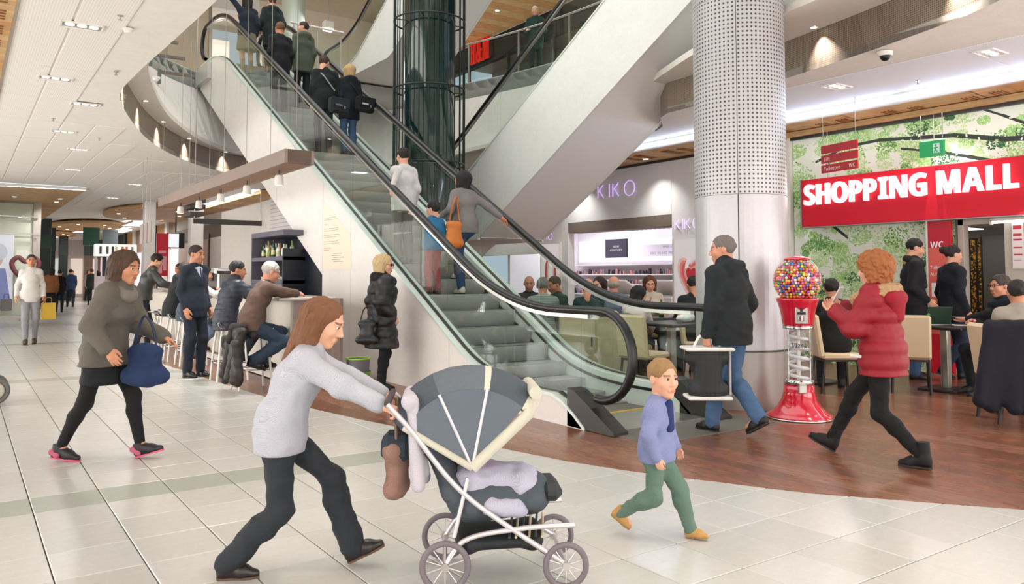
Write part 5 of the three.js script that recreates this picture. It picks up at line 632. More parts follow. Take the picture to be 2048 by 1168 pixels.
// ---- glass balustrade of the upper floor ---------------------------------------------------------------
{
  const t = thing('glass_balustrade', 'curved glass balustrade with steel posts round the upper floor opening', 'balustrade', [0, 6.4, 0]); const n = 60, pts = spline(C0.map(([x, z]) => [x + (x - .9) * .012, z + (z + 5) * .012]), n);
  const skip = (x, z) => (x > -.35 && x < 1.9 && z < -13) || (x > 2.9 && x < 5.2 && z < -13) || (x > 2.9 && x < 5.2 && z > 0); const rp = [];
  for (let i = 0; i < n; i++) { const [x, z] = pts[i], [xn, zn] = pts[(i + 1) % n]; if (skip(x, z) || skip(xn, zn)) continue; const L = Math.hypot(xn - x, zn - z), a = Math.atan2(zn - z, xn - x); const pane = box(.03, .10, -.006, L - .03, .98, .006); pane.rotateY(-a); part(t, 'glass_pane', pane.translate(x, 0, z), X.glass); part(t, 'handrail', rod([x, 1.06, z], [xn, 1.06, zn], .024, 10), X.steel); if (i % 2 === 0) { part(t, 'post', box(x - .02, 0, z - .02, x + .02, 1.05, z + .02, .004), X.steel); part(t, 'base_shoe', box(-.25, -.06, -.03, .25, .0, .03, .006).rotateY(-a).translate(x, .03, z), X.steelDark); } }
}
{ // bracket arms carrying the glass at the left edge of the opening
  const t = thing('bracket_arms', 'dark bracket arms in front of the cream wall at the upper left of the opening', 'bracket', [0, 0, 0]); for (const [x, y, z] of [[-1.62, 6.34, -12.15], [-1.5, 5.98, -12.0], [-1.35, 5.60, -11.85]]) { part(t, 'arm', box(x - .05, y, z - .05, x + .62, y + .06, z + .03, .006), M('#6d6459', .5)); part(t, 'end_plate', box(x - .09, y - .22, z - .05, x - .03, y + .08, z + .03, .006), M('#5d6a5c', .5)); }
}
// railing where the upper landing meets the floor, by the travellers
{
  const t = thing('landing_railing', 'short glass railing with a pale handrail on the upper floor beside the escalator', 'railing', [0, 6.4, -12.7]); part(t, 'handrail', rod([1.62, 1.06, 0], [2.95, 1.02, .05], .026, 10), X.white); part(t, 'glass_pane', box(1.66, .08, -.006, 2.9, .96, .006), X.glass); for (const x of [1.7, 2.3, 2.9]) part(t, 'post', box(x - .016, -.4, -.016, x + .016, 1.03, .016, .004), X.steel); part(t, 'bottom_rail', box(1.62, -.42, -.03, 2.95, -.36, .05), X.steelDark);
}
// ---- gumball machine -------------------------------------------------------------------------------------
{
  const t = thing('gumball_machine', 'tall red gumball machine with clear globe and spiral tube beside the round column', 'vending machine', [2.17, .005, .74], -.75), red = M('#cf1030', .16, { clearcoat: 1, clearcoatRoughness: .05 });
  part(t, 'base', lathe([[0, .012], [.30, .012], [.315, .02], [.315, .032], [.27, .06], [.215, .105], [.175, .17], [.15, .25], [.142, .34], [.0, .34]], 56), red); part(t, 'base_ring', lathe([[.3, .0], [.322, .004], [.322, .016], [.3, .02]], 56), X.chrome);
  part(t, 'spiral_tube', lathe([[.136, .345], [.136, .885], [.132, .885], [.132, .345]], 40), X.clear); part(t, 'lower_collar', lathe([[.13, .335], [.146, .335], [.146, .375], [.13, .375]], 40), X.chrome); part(t, 'upper_collar', lathe([[.13, .875], [.147, .875], [.147, .90], [.13, .90]], 40), X.chrome);
  const ramp = []; for (let i = 0; i <= 150; i++) { const a = i / 150 * 5 * 2 * Math.PI, y = .38 + .48 * i / 150; ramp.push([Math.cos(a) * .09, y, Math.sin(a) * .09]); } part(t, 'spiral_track', new THREE.TubeGeometry(new THREE.CatmullRomCurve3(ramp.map((p) => V(...p))), 220, .02, 6).scale(1, 1, 1), M('#f2f2f4', .15, { clearcoat: 1, transmission: .35, thickness: 0 })); part(t, 'centre_rod', cyl(0, .36, .88, 0, .02), X.white); for (const a of [.6, 2.7, 4.8]) part(t, 'tie_rod', cyl(.118 * Math.cos(a), .35, .89, .118 * Math.sin(a), .006, .006, 8), X.chrome);
  part(t, 'hopper', lathe([[.0, .895], [.143, .895], [.15, .93], [.165, 1.04], [.19, 1.13], [.205, 1.16], [.20, 1.18], [.185, 1.165], [0, 1.16]], 48), red);
  const glob = []; for (let i = 0; i <= 24; i++) { const a = -.88 + i / 24 * 2.22; glob.push([.232 * Math.cos(a), 1.355 + .238 * Math.sin(a)]); } part(t, 'globe', lathe(glob, 56), X.clear); part(t, 'lid', lathe([[.0, 1.60], [.05, 1.597], [.11, 1.58], [.128, 1.565], [.128, 1.553], [.10, 1.553], [0, 1.56]], 40), red);
  const cp = part(t, 'coin_plate', box(-.058, .93, .135, .058, 1.10, .172, .006), X.steel); part(cp, 'coin_slot', box(-.012, 1.05, .17, .012, 1.085, .178), X.black); part(cp, 'turn_handle', [cyl(0, .0, .03, 0, .032, .03).rotateX(Math.PI / 2).translate(0, .985, .172), box(-.006, .955, .195, .006, 1.015, .215, .003)], X.chrome); part(cp, 'price_sheet', box(-.04, 1.02, .172, .04, 1.046, .174), X.black);
  const ch = part(t, 'prize_chute', box(-.04, .255, .13, .04, .365, .175, .012), X.steel); part(ch, 'flap', box(-.032, .262, .174, .032, .33, .182, .004), X.white);
  const tm = canvasTex(256, 96, (c, w, h) => { c.clearRect(0, 0, w, h); c.fillStyle = '#1c1a1c'; c.font = 'italic bold 74px serif'; c.fillText('Vizak', 18, 72); }); const cg = new THREE.CylinderGeometry(.138, .138, .085, 24, 1, true, -.95, 1.35); part(t, 'tube_lettering', cg.rotateY(.15).translate(0, .715, 0), new THREE.MeshStandardMaterial({ map: tm, transparent: true, roughness: .5 }));
  // gumballs: those against the glass are single things, the core is filled
  const cols = ['#d83a2e', '#f0c22a', '#f07f22', '#f3ece2', '#e86aa0', '#3e79c4', '#57a544', '#f2a7bd', '#c92a4e', '#f5d95c', '#8c5fb0', '#ef5a3c'].map((q) => M(q, .22, { clearcoat: .5 })), bg = new THREE.SphereGeometry(.0148, 10, 8), base = t.position, cam2 = V(-4.68, 1.4, 5.6).sub(V(base.x, 1.36, base.z)).normalize(); let n = 0; const inst = [];
  for (let y = 1.175; y < 1.55; y += .0262) for (let k = 0, m = 46; k < m; k++) { const rm = Math.sqrt(Math.max(0, .215 ** 2 - (y - 1.355) ** 2)); if (rm < .03) continue; const c = Math.round(2 * Math.PI * rm / .0292); if (k >= c) break; const a = (k + rr(-.2, .2)) / c * 2 * Math.PI, x = Math.cos(a) * rm, z = Math.sin(a) * rm; const p = [base.x + x, y + rr(-.006, .006), base.z + z], face = x * cam2.x + (y - 1.355) * cam2.y + z * cam2.z; if (face > .035 && n < 300) { const b = new THREE.Mesh(bg, pick(cols)); b.name = numbered('gumball'); b.castShadow = true; b.position.set(...p); scene.add(b); tag(b, 'small coloured gumball lying against the glass of the globe', 'gumball', 'gumballs in the clear globe'); n++; } else inst.push(p); }
  for (let i = 0; i < 900; i++) { const a = rnd() * 7, q = Math.cbrt(rnd()) * .185, cz = rnd() * 2 - 1, s = Math.sqrt(1 - cz * cz); const y = 1.355 + q * cz; if (y < 1.18) continue; inst.push([base.x + q * s * Math.cos(a), y, base.z + q * s * Math.sin(a)]); }
  const im = new THREE.InstancedMesh(bg, M('#ffffff', .25), inst.length), mt = new THREE.Matrix4(); inst.forEach((p, i) => { im.setMatrixAt(i, mt.makeTranslation(...p)); im.setColorAt(i, new THREE.Color(pick(['#d83a2e', '#f0c22a', '#f07f22', '#f3ece2', '#e86aa0', '#3e79c4', '#57a544', '#f2a7bd']))); }); im.name = 'gumball_filling'; scene.add(im); tag(im, 'coloured gumballs filling the middle of the globe', 'gumballs', null, 'stuff');
}
// ---- café furniture ---------------------------------------------------------------------------------------
function chair(label, x, z, turn, proto) { // local: sits facing +z
  const g = 'cream café chairs with dark legs'; if (chair.first) return copyOf(chair.first, [x, .005, z], turn * RAD, label, g);
  const t = chair.first = thing('cafe_chair', label, 'chair', [x, .005, z], turn * RAD, g); part(t, 'seat', box(-.22, .40, -.2, .22, .48, .25, .025), X.leatherCream); const b = part(t, 'backrest', box(-.22, 0, -.035, .22, .52, .035, .025), X.leatherCream); b.position.set(0, .42, -.2); b.rotation.x = -.14;
  for (const [a, c] of [[-1, -1], [1, -1], [1, 1], [-1, 1]]) part(t, 'leg', rod([a * .19, .41, c * .19 + .02], [a * .205, 0, c * .225 + .01], .017, 8), M('#231b18', .45)); part(t, 'frame', box(-.2, .38, -.19, .2, .405, .22), M('#231b18', .45)); return t;
}
function table(label, x, z, w = .7) { const t = thing('cafe_table', label, 'table', [x, .005, z], 0, 'dark topped café tables'); part(t, 'table_top', box(-w / 2, .755, -w / 2, w / 2, .795, w / 2, .01), M('#1c1817', .3)); part(t, 'column', box(-.045, .03, -.045, .045, .755, .045, .006), X.steel); part(t, 'foot', box(-.24, 0, -.24, .24, .03, .24, .008), M('#3a3634', .4)); return t; }
table('dark café table between the seated men beyond the escalator', 2.5, -4.45, .7); table('dark café table in front of the two women under the tilted escalator', 3.75, -3.0, .9); table('dark café table beside the empty cream chair near the escalator foot', 2.95, -1.72, .75); table('dark café table behind the gumball machine', 4.62, -.72, .7); table('dark café table with the open laptop at the right', 5.28, .62, .75);
chair('cream café chair standing empty just beyond the escalator newel', 2.16, -1.42, 100); chair('cream café chair under the bald man facing the escalator', 3.1, -5.05, -35); chair('cream café chair under the man in the striped grey jumper', 2.28, -3.62, 150); chair('cream café chair under the man in the green jacket', 2.98, -4.02, -95); chair('cream café chair under the woman with long dark hair', 3.72, -3.98, -30); chair('cream café chair under the bald man in the blue-grey jumper', 3.3, -3.2, 140); chair('cream café chair under the woman with brown bobbed hair', 4.6, -3.8, -35); chair('cream café chair under the man in black by the heart poster', 3.95, -2.1, 150); chair('cream café chair under the small dark-haired figure bending forward', 2.8, -2.35, 110);
chair('cream café chair with its back to the red coat, left of the laptop table', 4.78, .45, 60); chair('cream café chair behind the walking woman, near the gumball machine', 4.05, -.10, 128); chair('cream café chair under the seated man in profile at the right', 5.55, 1.28, -115); chair('café chair with a dark coat draped over it at the right edge', 3.70, 2.02, 130);
{ // dark coat over the right-hand chair
  const f = new Field(.016); for (let i = 0; i < 9; i++) { const u = -.34 + i * .085, lo = .16 + .10 * Math.abs(Math.sin(i * 1.3)); f.cap(V(u * .75, .92 - Math.abs(u) * .12, .0), V(u * 1.1, lo, -.06 - (i % 3) * .02), .055, .065, { k: .05 }); } f.cap(V(-.24, .93, .02), V(.24, .93, .02), .06, .06); f.cap(V(-.2, .9, .08), V(.2, .9, .08), .05); f.mod = (x, y, z) => .007 * noise.noise(x * 14, y * 6, z * 14); f.amp = .01; const t = thing('coat', 'long dark navy coat draped over the café chair at the right edge', 'coat', [3.70, 0, 2.02], 130 * RAD); const m = f.mesh(); m.translate(0, 0, -.30); part(t, 'shell', m, cloth('#0f1020')); }
{ const l = thing('laptop', 'open dark laptop with white back edge on the café table', 'laptop', [5.22, .80, .52], 2.5); part(l, 'keyboard_base', box(-.15, 0, -.1, .15, .015, .12, .004), X.steel); const s = part(l, 'screen', box(-.15, 0, -.006, .15, .22, .004, .004), M('#27402f', .3)); s.position.set(0, .015, -.1); s.rotation.x = -.25;
  const p = thing('paper_sheets', 'white paper sheets held over the café table', 'paper', [5.34, .80, .78], .4); part(p, 'sheet', box(-.1, 0, -.07, .1, .004, .07), X.white); part(p, 'sheet', box(-.06, .004, -.1, .12, .007, .05), M('#e3e0da', .7));
  const c = thing('glass_holder', 'small clear glass with a green sprig on the laptop table', 'glass', [5.02, .80, .55]); part(c, 'tumbler', lathe([[0, 0], [.03, 0], [.035, .09], [.032, .09], [.028, .006], [0, .006]], 20), X.clear); part(c, 'sprig', [rod([0, .02, 0], [.01, .13, 0], .003), ball(.012, .13, 0, .02, 8), ball(-.01, .11, .01, .015, 8)], M('#5f9a55', .7));
  const bt = thing('green_bottle', 'green bottle standing on the café table before the brown-haired woman', 'bottle', [3.82, .80, -2.75]); part(bt, 'glass_body', lathe([[0, 0], [.035, 0], [.035, .15], [.014, .2], [.013, .26], [0, .26]], 18), M('#1e5a34', .1, { clearcoat: 1 })); part(bt, 'label', cyl(0, .04, .11, 0, .0358, .0358, 18), M('#d8cf9a', .6)); part(bt, 'cap', cyl(0, .25, .27, 0, .015), X.steel);
  const bx = thing('paper_bag', 'crumpled pale paper bag on the café table near the black-coated man', 'bag', [3.1, .80, -1.62]); const f = new Field(.01); f.ell(V(0, .05, 0), [.14, .05, .09]).ell(V(.06, .08, .02), [.07, .05, .06], { k: .03 }); f.mod = (x, y, z) => .012 * noise.noise(x * 28, y * 28, z * 28); f.amp = .012; part(bx, 'bag_body', f.mesh(), M('#dfe6e2', .6)); }
{ // low service cabinets and screen between escalator and café
  const t = thing('service_cabinet', 'low cream service cabinet with doors standing beyond the escalator', 'cabinet', [2.14, .005, -2.3], -.62); part(t, 'carcass', box(-.46, .05, -.2, .46, .88, .2, .008), X.leatherCream); for (let i = 0; i < 2; i++) { const d = part(t, 'door', box(-.45 + i * .46, .1, .2, -.01 + i * .46, .84, .22, .005), speckM('#cbb899', .5, 1)); part(d, 'handle', box(-.07 + i * .46, .5, .22, -.05 + i * .46, .62, .24, .004), X.steelDark); } part(t, 'plinth', box(-.42, 0, -.16, .42, .05, .16), X.black); part(t, 'top', box(-.48, .88, -.23, .48, .905, .24, .006), M('#3d4a42', .3)); }
// ---- bag, stroller -------------------------------------------------------------------------------------------
{ const t = thing('shopping_bag', 'large dark striped bag with white rim carried by the man in the parka', 'bag', [.70, .335, .86], 55 * RAD); const f = new Field(.012); f.cap(V(0, .08, -.10), V(0, .08, .10), .08, .08, { f: 1.1, u: V(1, 0, 0) }).cap(V(0, .36, -.11), V(0, .36, .11), .085, .085).cap(V(0, .08, 0), V(0, .36, 0), .12, .13); f.cut(V(0, -1, 0), -.02).cut(V(0, 1, 0), .43); f.mod = (x, y, z) => .003 * Math.sin(z * 160); f.amp = .005; part(t, 'bag_body', f.mesh(), cloth('#2b2f30', { roughness: .6 })); part(t, 'rim', box(-.15, .42, -.21, .15, .45, .21, .012), X.white); part(t, 'bottom_strip', box(-.13, .0, -.19, .13, .03, .19, .01), X.white); part(t, 'side_strip', box(-.03, .03, .185, .03, .43, .205, .006), M('#b9b4b6', .5)); part(t, 'handle', tube([[0, .44, -.12], [0, .54, -.06], [0, .555, 0], [0, .54, .06], [0, .44, .12]], .012, 24), X.white); }
{ // toy-sized pram pushed by the girl; local +z is the way it rolls
  const t = thing('stroller', 'grey and cream pushchair with hood, blanket and spoked wheels pushed by the girl', 'stroller', [-2.57, 0, 2.44], 60 * RAD), fr = M('#d8cfd0', .3, { metalness: .6 }), dk = cloth('#525a62'), cr = cloth('#e6e0cc'), lil = cloth('#c9c4d8');
  for (const x of [-.2, .2]) { part(t, 'chassis_tube', tube([[x, .12, -.24], [x, .22, -.16], [x, .27, .1], [x, .28, .34]], .012, 24), fr); part(t, 'chassis_tube', tube([[x, .11, .30], [x, .24, .1], [x, .45, -.18], [x, .72, -.40], [x, .83, -.50]], .012, 30), fr); part(t, 'brace', rod([x, .24, -.2], [x, .5, -.14], .01), fr); }
  part(t, 'handle_bar', rod([-.2, .83, -.5], [.2, .83, -.5], .015, 10), M('#3b3336', .5)); for (const [y, z] of [[.12, -.24], [.11, .30]]) part(t, 'axle', rod([-.2, y, z], [.2, y, z], .01), fr);
  for (const x of [-.21, .21]) for (const [z, r] of [[-.24, .115], [.30, .105]]) { const w = part(t, 'wheel', new THREE.TorusGeometry(r - .014, .014, 8, 32).rotateY(Math.PI / 2).translate(x, r + .0, z), M('#6f666a', .6)); for (let i = 0; i < 10; i++) { const a = i / 10 * 2 * Math.PI; part(w, 'spoke', rod([x, r, z], [x, r + Math.cos(a) * (r - .02), z + Math.sin(a) * (r - .02)], .003, 5), fr); } part(w, 'hub', rod([x - .018, r, z], [x + .018, r, z], .018, 12), X.steel); }
  { const f = new Field(.012); f.cap(V(-.13, .38, .16), V(.13, .38, .16), .05, .05).cap(V(-.13, .37, -.12), V(.13, .37, -.12), .07, .07).cap(V(0, .37, -.12), V(0, .38, .16), .12, .10, { f: 1.4, u: V(1, 0, 0) }).cap(V(-.12, .42, -.2), V(.12, .42, -.2), .06).cap(V(-.12, .62, -.3), V(.12, .62, -.3), .05).cap(V(0, .42, -.2), V(0, .62, -.3), .06, .05, { f: 2.4, u: V(1, 0, 0) }); part(t, 'seat_shell', f.mesh(), dk); }
  { const f = new Field(.011); f.cap(V(-.1, .45, -.13), V(.1, .45, -.13), .07, .07).cap(V(-.09, .43, .12), V(.09, .43, .12), .06, .06).cap(V(0, .45, -.12), V(0, .44, .13), .085, .07, { f: 1.6, u: V(1, 0, 0) }).cap(V(-.15, .36, -.05), V(-.14, .34, .1), .04); f.mod = (x, y, z) => .008 * noise.noise(x * 22, y * 22, z * 22); f.amp = .01; part(t, 'blanket', f.mesh(), lil); }
  part(t, 'foot_rest', box(-.13, .36, .20, .13, .44, .30, .03), M('#20262a', .6)); part(t, 'pink_toy', (() => { const f = new Field(.008); f.ell(V(-.05, .55, -.10), [.06, .03, .05]).ell(V(0, .56, -.06), [.04, .03, .04], { k: .03 }); return f.mesh(); })(), cloth('#d9508e'));
  // hood: ribs of a folding canopy from the pivot at the back
  const piv = [0, .54, -.12], hoodStrip = (a0, a1, r0, hw, th) => { const P = [], seg = 12, pt = (a, u) => { const rr_ = r0 * (1 - .22 * u * u); return [u * hw, piv[1] + Math.sin(a) * rr_, piv[2] + Math.cos(a) * rr_]; }; const Q = (a, b, c, d) => P.push(...a, ...b, ...c, ...a, ...c, ...d); for (let j = 0; j < 3; j++) for (let i = 0; i < seg; i++) { const b0 = a0 + (a1 - a0) * j / 3, b1 = a0 + (a1 - a0) * (j + 1) / 3, u0 = -1 + 2 * i / seg, u1 = -1 + 2 * (i + 1) / seg; Q(pt(b0, u0), pt(b1, u0), pt(b1, u1), pt(b0, u1)); } const g = new THREE.BufferGeometry(); g.setAttribute('position', new THREE.Float32BufferAttribute(P, 3)); g.computeVertexNormals(); const g2 = g.clone().scale(.96, 1, 1).translate(0, -.012, 0); return [metricUV(g), metricUV(g2)]; };
  for (const [a0, a1, m] of [[.72, .86, cr], [.86, 1.35, dk], [1.35, 1.42, cr], [1.42, 2.0, cloth('#6b737a')], [2.0, 2.62, dk]]) part(t, 'hood_panel', hoodStrip(a0, a1, .44, .19), m);
  for (const s of [-1, 1]) { const ribs = [[.75, cr, .026], [1.38, fr, .008], [2.0, fr, .008], [2.6, cr, .016]]; for (const [a, m, r] of ribs) part(t, 'hood_rib', rod([s * .19, piv[1], piv[2]], [s * .19, piv[1] + Math.sin(a) * .36, piv[2] + Math.cos(a) * .36], r, 10), m); const sp = []; sp.push(...piv); const g = new THREE.CircleGeometry(.35, 16, .86, 1.76); g.rotateY(-Math.PI / 2); part(t, 'hood_side', [g.translate(s * .185, piv[1], piv[2]), g.clone().scale(1, 1, 1).translate(s * .006, 0, 0)], M('#5c646c', .8, { side: THREE.DoubleSide })); }
  part(t, 'hood_lip', rod([-.17, .868, .17], [.17, .868, .17], .03, 12), cr); { const f = new Field(.011); f.cap(V(-.1, .73, -.36), V(.1, .73, -.36), .055, .055).cap(V(-.09, .745, -.24), V(.09, .745, -.24), .045); part(t, 'cushion', f.mesh(), cloth('#ece6d4')); }
  part(t, 'basket', (() => { const f = new Field(.012); f.cap(V(-.13, .19, -.14), V(.13, .19, -.14), .045).cap(V(-.13, .20, .16), V(.13, .20, .16), .045).cap(V(0, .18, -.14), V(0, .19, .16), .05, .05, { f: 3, u: V(1, 0, 0) }); f.cut(V(0, 1, 0), .215); return f.mesh(); })(), M('#1a1f21', .7)); for (let i = 0; i < 6; i++) part(t, 'basket_strap', rod([-.15, .215, .05 + i * .03], [.15, .235, .09 + i * .03], .006), i % 2 ? X.cream : M('#3c4246', .7));
}
{ const t = thing('shoulder_bag', 'brown and dark bag hanging from the pushchair handle', 'bag', [-2.98, .36, 2.22], 60 * RAD); const f = new Field(.011); f.cap(V(-.06, .06, -.02), V(.06, .06, .02), .04, .04).cap(V(-.07, .24, -.02), V(.07, .24, .02), .045).cap(V(0, .06, 0), V(0, .24, 0), .05, .06, { f: 1.5, u: V(1, 0, 0) }); f.mod = (x, y, z) => .006 * noise.noise(x * 20, y * 20, z * 20); f.amp = .008; const g = f.mesh(); part(t, 'bag_body', g, cloth('#a07a6c')); part(t, 'flap', box(-.10, .19, -.07, .10, .31, .07, .03), cloth('#2f3b44')); part(t, 'strap', tube([[-.08, .28, 0], [-.05, .42, 0], [0, .47, 0], [.05, .42, 0], [.08, .28, 0]], .009, 20), X.walnut);
  const s = thing('shawl', 'pale lilac shawl hanging from the pushchair handle', 'shawl', [-2.94, .0, 2.26], 60 * RAD); const q = new Field(.011); for (let i = 0; i < 6; i++) q.cap(V(-.14 + i * .055, .83, .02), V(-.13 + i * .05, .46 + (i % 3) * .05, .05 + .02 * (i % 2)), .028, .032, { k: .03 }); q.cap(V(-.16, .835, -.0), V(.15, .835, .0), .03); q.mod = (x, y, z) => .006 * noise.noise(x * 40, y * 8, z * 40); q.amp = .008; part(s, 'cloth', q.mesh(), cloth('#d7cfd8')); }
{ // white pushchair coming in at the left edge
  const t = thing('pushchair', 'white pushchair with a grey wheel cut off by the left edge of the picture', 'stroller', [-4.42, 0, -4.95]); const f = new Field(.014); f.cap(V(-.05, .45, -.12), V(-.05, .45, .12), .13, .13).cap(V(-.2, .78, -.1), V(-.2, .78, .1), .16, .16).cap(V(-.1, .5, 0), V(-.2, .75, 0), .14, .15, { f: 1.5, u: V(0, 0, 1) }); part(t, 'body_shell', f.mesh(), cloth('#e8e6ea')); for (const z of [-.2, .2]) for (const x of [-.32, .08]) { const w = part(t, 'wheel', new THREE.TorusGeometry(.125, .025, 8, 28).translate(x, .15, z), M('#6a6863', .7)); part(w, 'rim', new THREE.TorusGeometry(.07, .035, 6, 24).translate(x, .15, z), M('#b9b3a4', .5)); } for (const z of [-.2, .2]) part(t, 'frame_tube', tube([[-.32, .15, z], [-.12, .3, z * .8], [.08, .15, z]], .014, 16), X.steel);
}
// ---- corridor to the left and the shops beyond ------------------------------------------------------------
{
  const t = structGroup('wall_left_shop'), gm = M('#d0d5bf', .3);
  part(t, 'end_wall', box(-6.4, 0, -24.6, -2.6, 3.9, -24.5), X.plaster); for (const [x0, x1] of [[-6.2, -4.9], [-4.88, -3.72], [-3.70, -2.78]]) part(t, 'front_panel', box(x0, .15, -24.5, x1, 3.75, -24.36, .006), gm); part(t, 'plinth', box(-6.2, 0, -24.5, -2.6, .15, -24.3), X.steel); part(t, 'corner_post', box(-2.78, 0, -24.6, -2.56, 3.9, -24.28, .006), M('#b6ada2', .5)); part(t, 'glass_front', box(-6.2, .1, -24.2, -2.8, 3.7, -24.18), X.clear); for (const y of [2.75, 3.3]) part(t, 'rail', box(-6.2, y, -24.2, -2.6, y + .03, -24.15), X.steel);
  const m = canvasTex(256, 420, (c, w, h) => { c.fillStyle = '#f4f5fb'; c.fillRect(0, 0, w, h); c.fillStyle = '#8a94c4'; c.beginPath(); c.moveTo(120, 420); c.lineTo(150, 190); c.lineTo(210, 190); c.lineTo(256, 420); c.fill(); c.fillStyle = '#d9b9a6'; c.beginPath(); c.ellipse(160, 130, 34, 48, 0, 0, 7); c.fill(); c.fillStyle = '#d8dae4'; c.beginPath(); c.ellipse(170, 95, 50, 46, .3, 0, 7); c.fill(); }); const p = thing('window_poster', 'tall white backlit poster in the far left shop window', 'poster', [-3.86, .35, -24.14]); part(p, 'print', new THREE.PlaneGeometry(1.1, 2.35).translate(0, 1.18, .012), M('#999999', .4, { map: m, emissive: '#ffffff', emissiveMap: m, emissiveIntensity: .6 })); part(p, 'board', box(-.57, 0, -.02, .57, 2.37, .008), X.white);
  const d = thing('heart_decoration', 'dark pink heart shaped decoration in the left shop window', 'decoration', [-2.98, 1.34, -23.95]); part(d, 'wreath', tube([[0, 0, 0], [-.32, .28, 0], [-.36, .52, 0], [-.2, .66, 0], [0, .52, 0], [.2, .66, 0], [.36, .52, 0], [.32, .28, 0]], .07, 60, 8, true), M('#7f4c4c', .8)); part(d, 'stand', rod([0, -1.33, 0], [0, .02, 0], .015), X.steel); part(d, 'foot', cyl(0, -1.34, -1.32, 0, .15), X.steel);
  part(t, 'lettering', new THREE.PlaneGeometry(1.0, .22).translate(-4.2, 3.52, -24.13), new THREE.MeshStandardMaterial({ transparent: true, roughness: .5, map: canvasTex(256, 56, (c, w, h) => { c.clearRect(0, 0, w, h); c.fillStyle = '#7d7668'; c.font = 'bold 46px serif'; c.fillText('STEP', 60, 44); }) }));
  for (let i = 0; i < 7; i++) { const z = -24.7 - i * 4.4; part(t, 'side_front', box(-2.9, 0, z - 4.3, -2.6, 3.9, z, .006), [M('#b7aa9a', .6), M('#2a2c2c', .3), M('#cfc6bb', .5), M('#34413c', .3)][i % 4]); part(t, 'lit_window', box(-2.6, .3, z - 3.9, -2.58, 2.6, z - .5), glow(['#ffe8d2', '#cfe4e6', '#fff1e2', '#ffdcd0'][i % 4], .55)); part(t, 'side_pilaster', box(-2.62, 0, z - 4.3, -2.4, 3.9, z - 4.05, .006), X.plaster); }
  const w = structGroup('timber_soffit_left'); for (let i = 0; i < 26; i++) part(w, 'soffit_board', box(-6.2, 3.80, -24.4 + i * .19, -1.85 - .0, 3.866, -24.22 + i * .19, .008), [X.wood, X.wood2, M('#f0c488', .5, { map: X.wood.map })][i % 3]); for (let i = 0; i < 30; i++) part(w, 'soffit_board', box(-2.6, 3.80, -25.4 - i, -1.85, 3.866, -24.43 - i, .008), [X.wood, X.wood2][i % 2]);
  part(w, 'light_strip', box(-6.2, 3.82, -19.42, -1.85, 3.85, -19.30), glow('#cfe2ff', 1.6)); part(w, 'strip_channel', [box(-6.2, 3.80, -19.3, -1.85, 3.87, -19.26), box(-6.2, 3.80, -19.46, -1.85, 3.87, -19.42)], X.white); const l = new THREE.RectAreaLight('#d8e8ff', COVE, 4.3, .12); l.position.set(-4.0, 3.81, -19.36); l.rotation.x = -Math.PI / 2; scene.add(l);
  for (let i = 0; i < 40; i++) part(w, 'soffit_board', box(-6.1, 3.83, -19.2 + i * .55, -4.335, 3.868, -18.66 + i * .55, .006), [X.wood, X.wood2, X.wood][i % 3]); { const s = []; for (let i = 0; i < 30; i++) for (let j = 0; j < 4; j++) s.push(box(-4.55, 3.822, -12 + i * .55 + j * .09, -4.40, 3.832, -12 + i * .55 + j * .09 + .03)); part(w, 'acoustic_slots', s, M('#8a5a2c', .8)).userData.kind = 'stuff'; }
  for (const [i, [x, z]] of [[-2.2, -22.4], [-2.2, -23.6], [-3.4, -22.4]].entries()) { const q = thing('soffit_downlight', 'round downlight in the timber soffit by the far left shop', 'lamp', [x, 3.795, z], 0, 'downlights in the far left timber soffit'); part(q, 'trim', new THREE.TorusGeometry(.07, .012, 8, 20).rotateX(Math.PI / 2), X.white); part(q, 'lens', cyl(0, -.012, 0, 0, .06), glow('#fff2dc', 7)); const s = new THREE.SpotLight('#f8f8fa', 9, 0, .9, .8); s.position.set(x, 3.76, z); s.target.position.set(x - .4, 1.2, z - 1.6); scene.add(s, s.target); }
}
{ // unseen shop front added on the near left to light the cladding and walkers
  const t = structGroup('added_window_2'); part(t, 'display_wall', box(-8.6, 0, -18, -8.5, 3.6, 9), M('#f5efe6', .7)); part(t, 'display_floor', box(-8.6, 0, -18, -6.4, .02, 9), X.tileB); part(t, 'display_ceiling', box(-8.6, 3.6, -18, -6.1, 3.7, 9), X.white); for (const z of [-18.1, 9]) part(t, 'display_end', box(-8.6, 0, z, -6.1, 3.6, z + .1), X.white);
  for (let i = 0; i < 9; i++) { part(t, 'glass_front', box(-6.26, .12, -17.9 + i * 3, -6.24, 3.0, -14.98 + i * 3), X.clear); part(t, 'mullion', box(-6.29, 0, -18 + i * 3, -6.21, 3.1, -17.92 + i * 3, .005), X.steel); }
  for (let i = 0; i < 6; i++) { const z = -15.5 + i * 4.3; part(t, 'fill_light_wall', box(-8.5, .3, z - 1.6, -8.44, 3.2, z + 1.6, .01), glow('#fffaf2', 1.6)); const l = new THREE.RectAreaLight('#f8f8fa', SHOPFILL * (z < -6 ? 1.7 : 1), 3.2, 2.9); l.position.set(-8.42, 1.75, z); l.lookAt(0, 1.75, z); scene.add(l); }
  part(t, 'head', box(-6.4, 3.05, -18, -6.1, 3.9, 9, .004), X.plaster); part(t, 'sill', box(-6.4, 0, -18, -6.1, .12, 9), X.steel); part(t, 'end_pier', box(-6.4, 0, -24.3, -6.1, 3.9, -18), X.plaster);
}
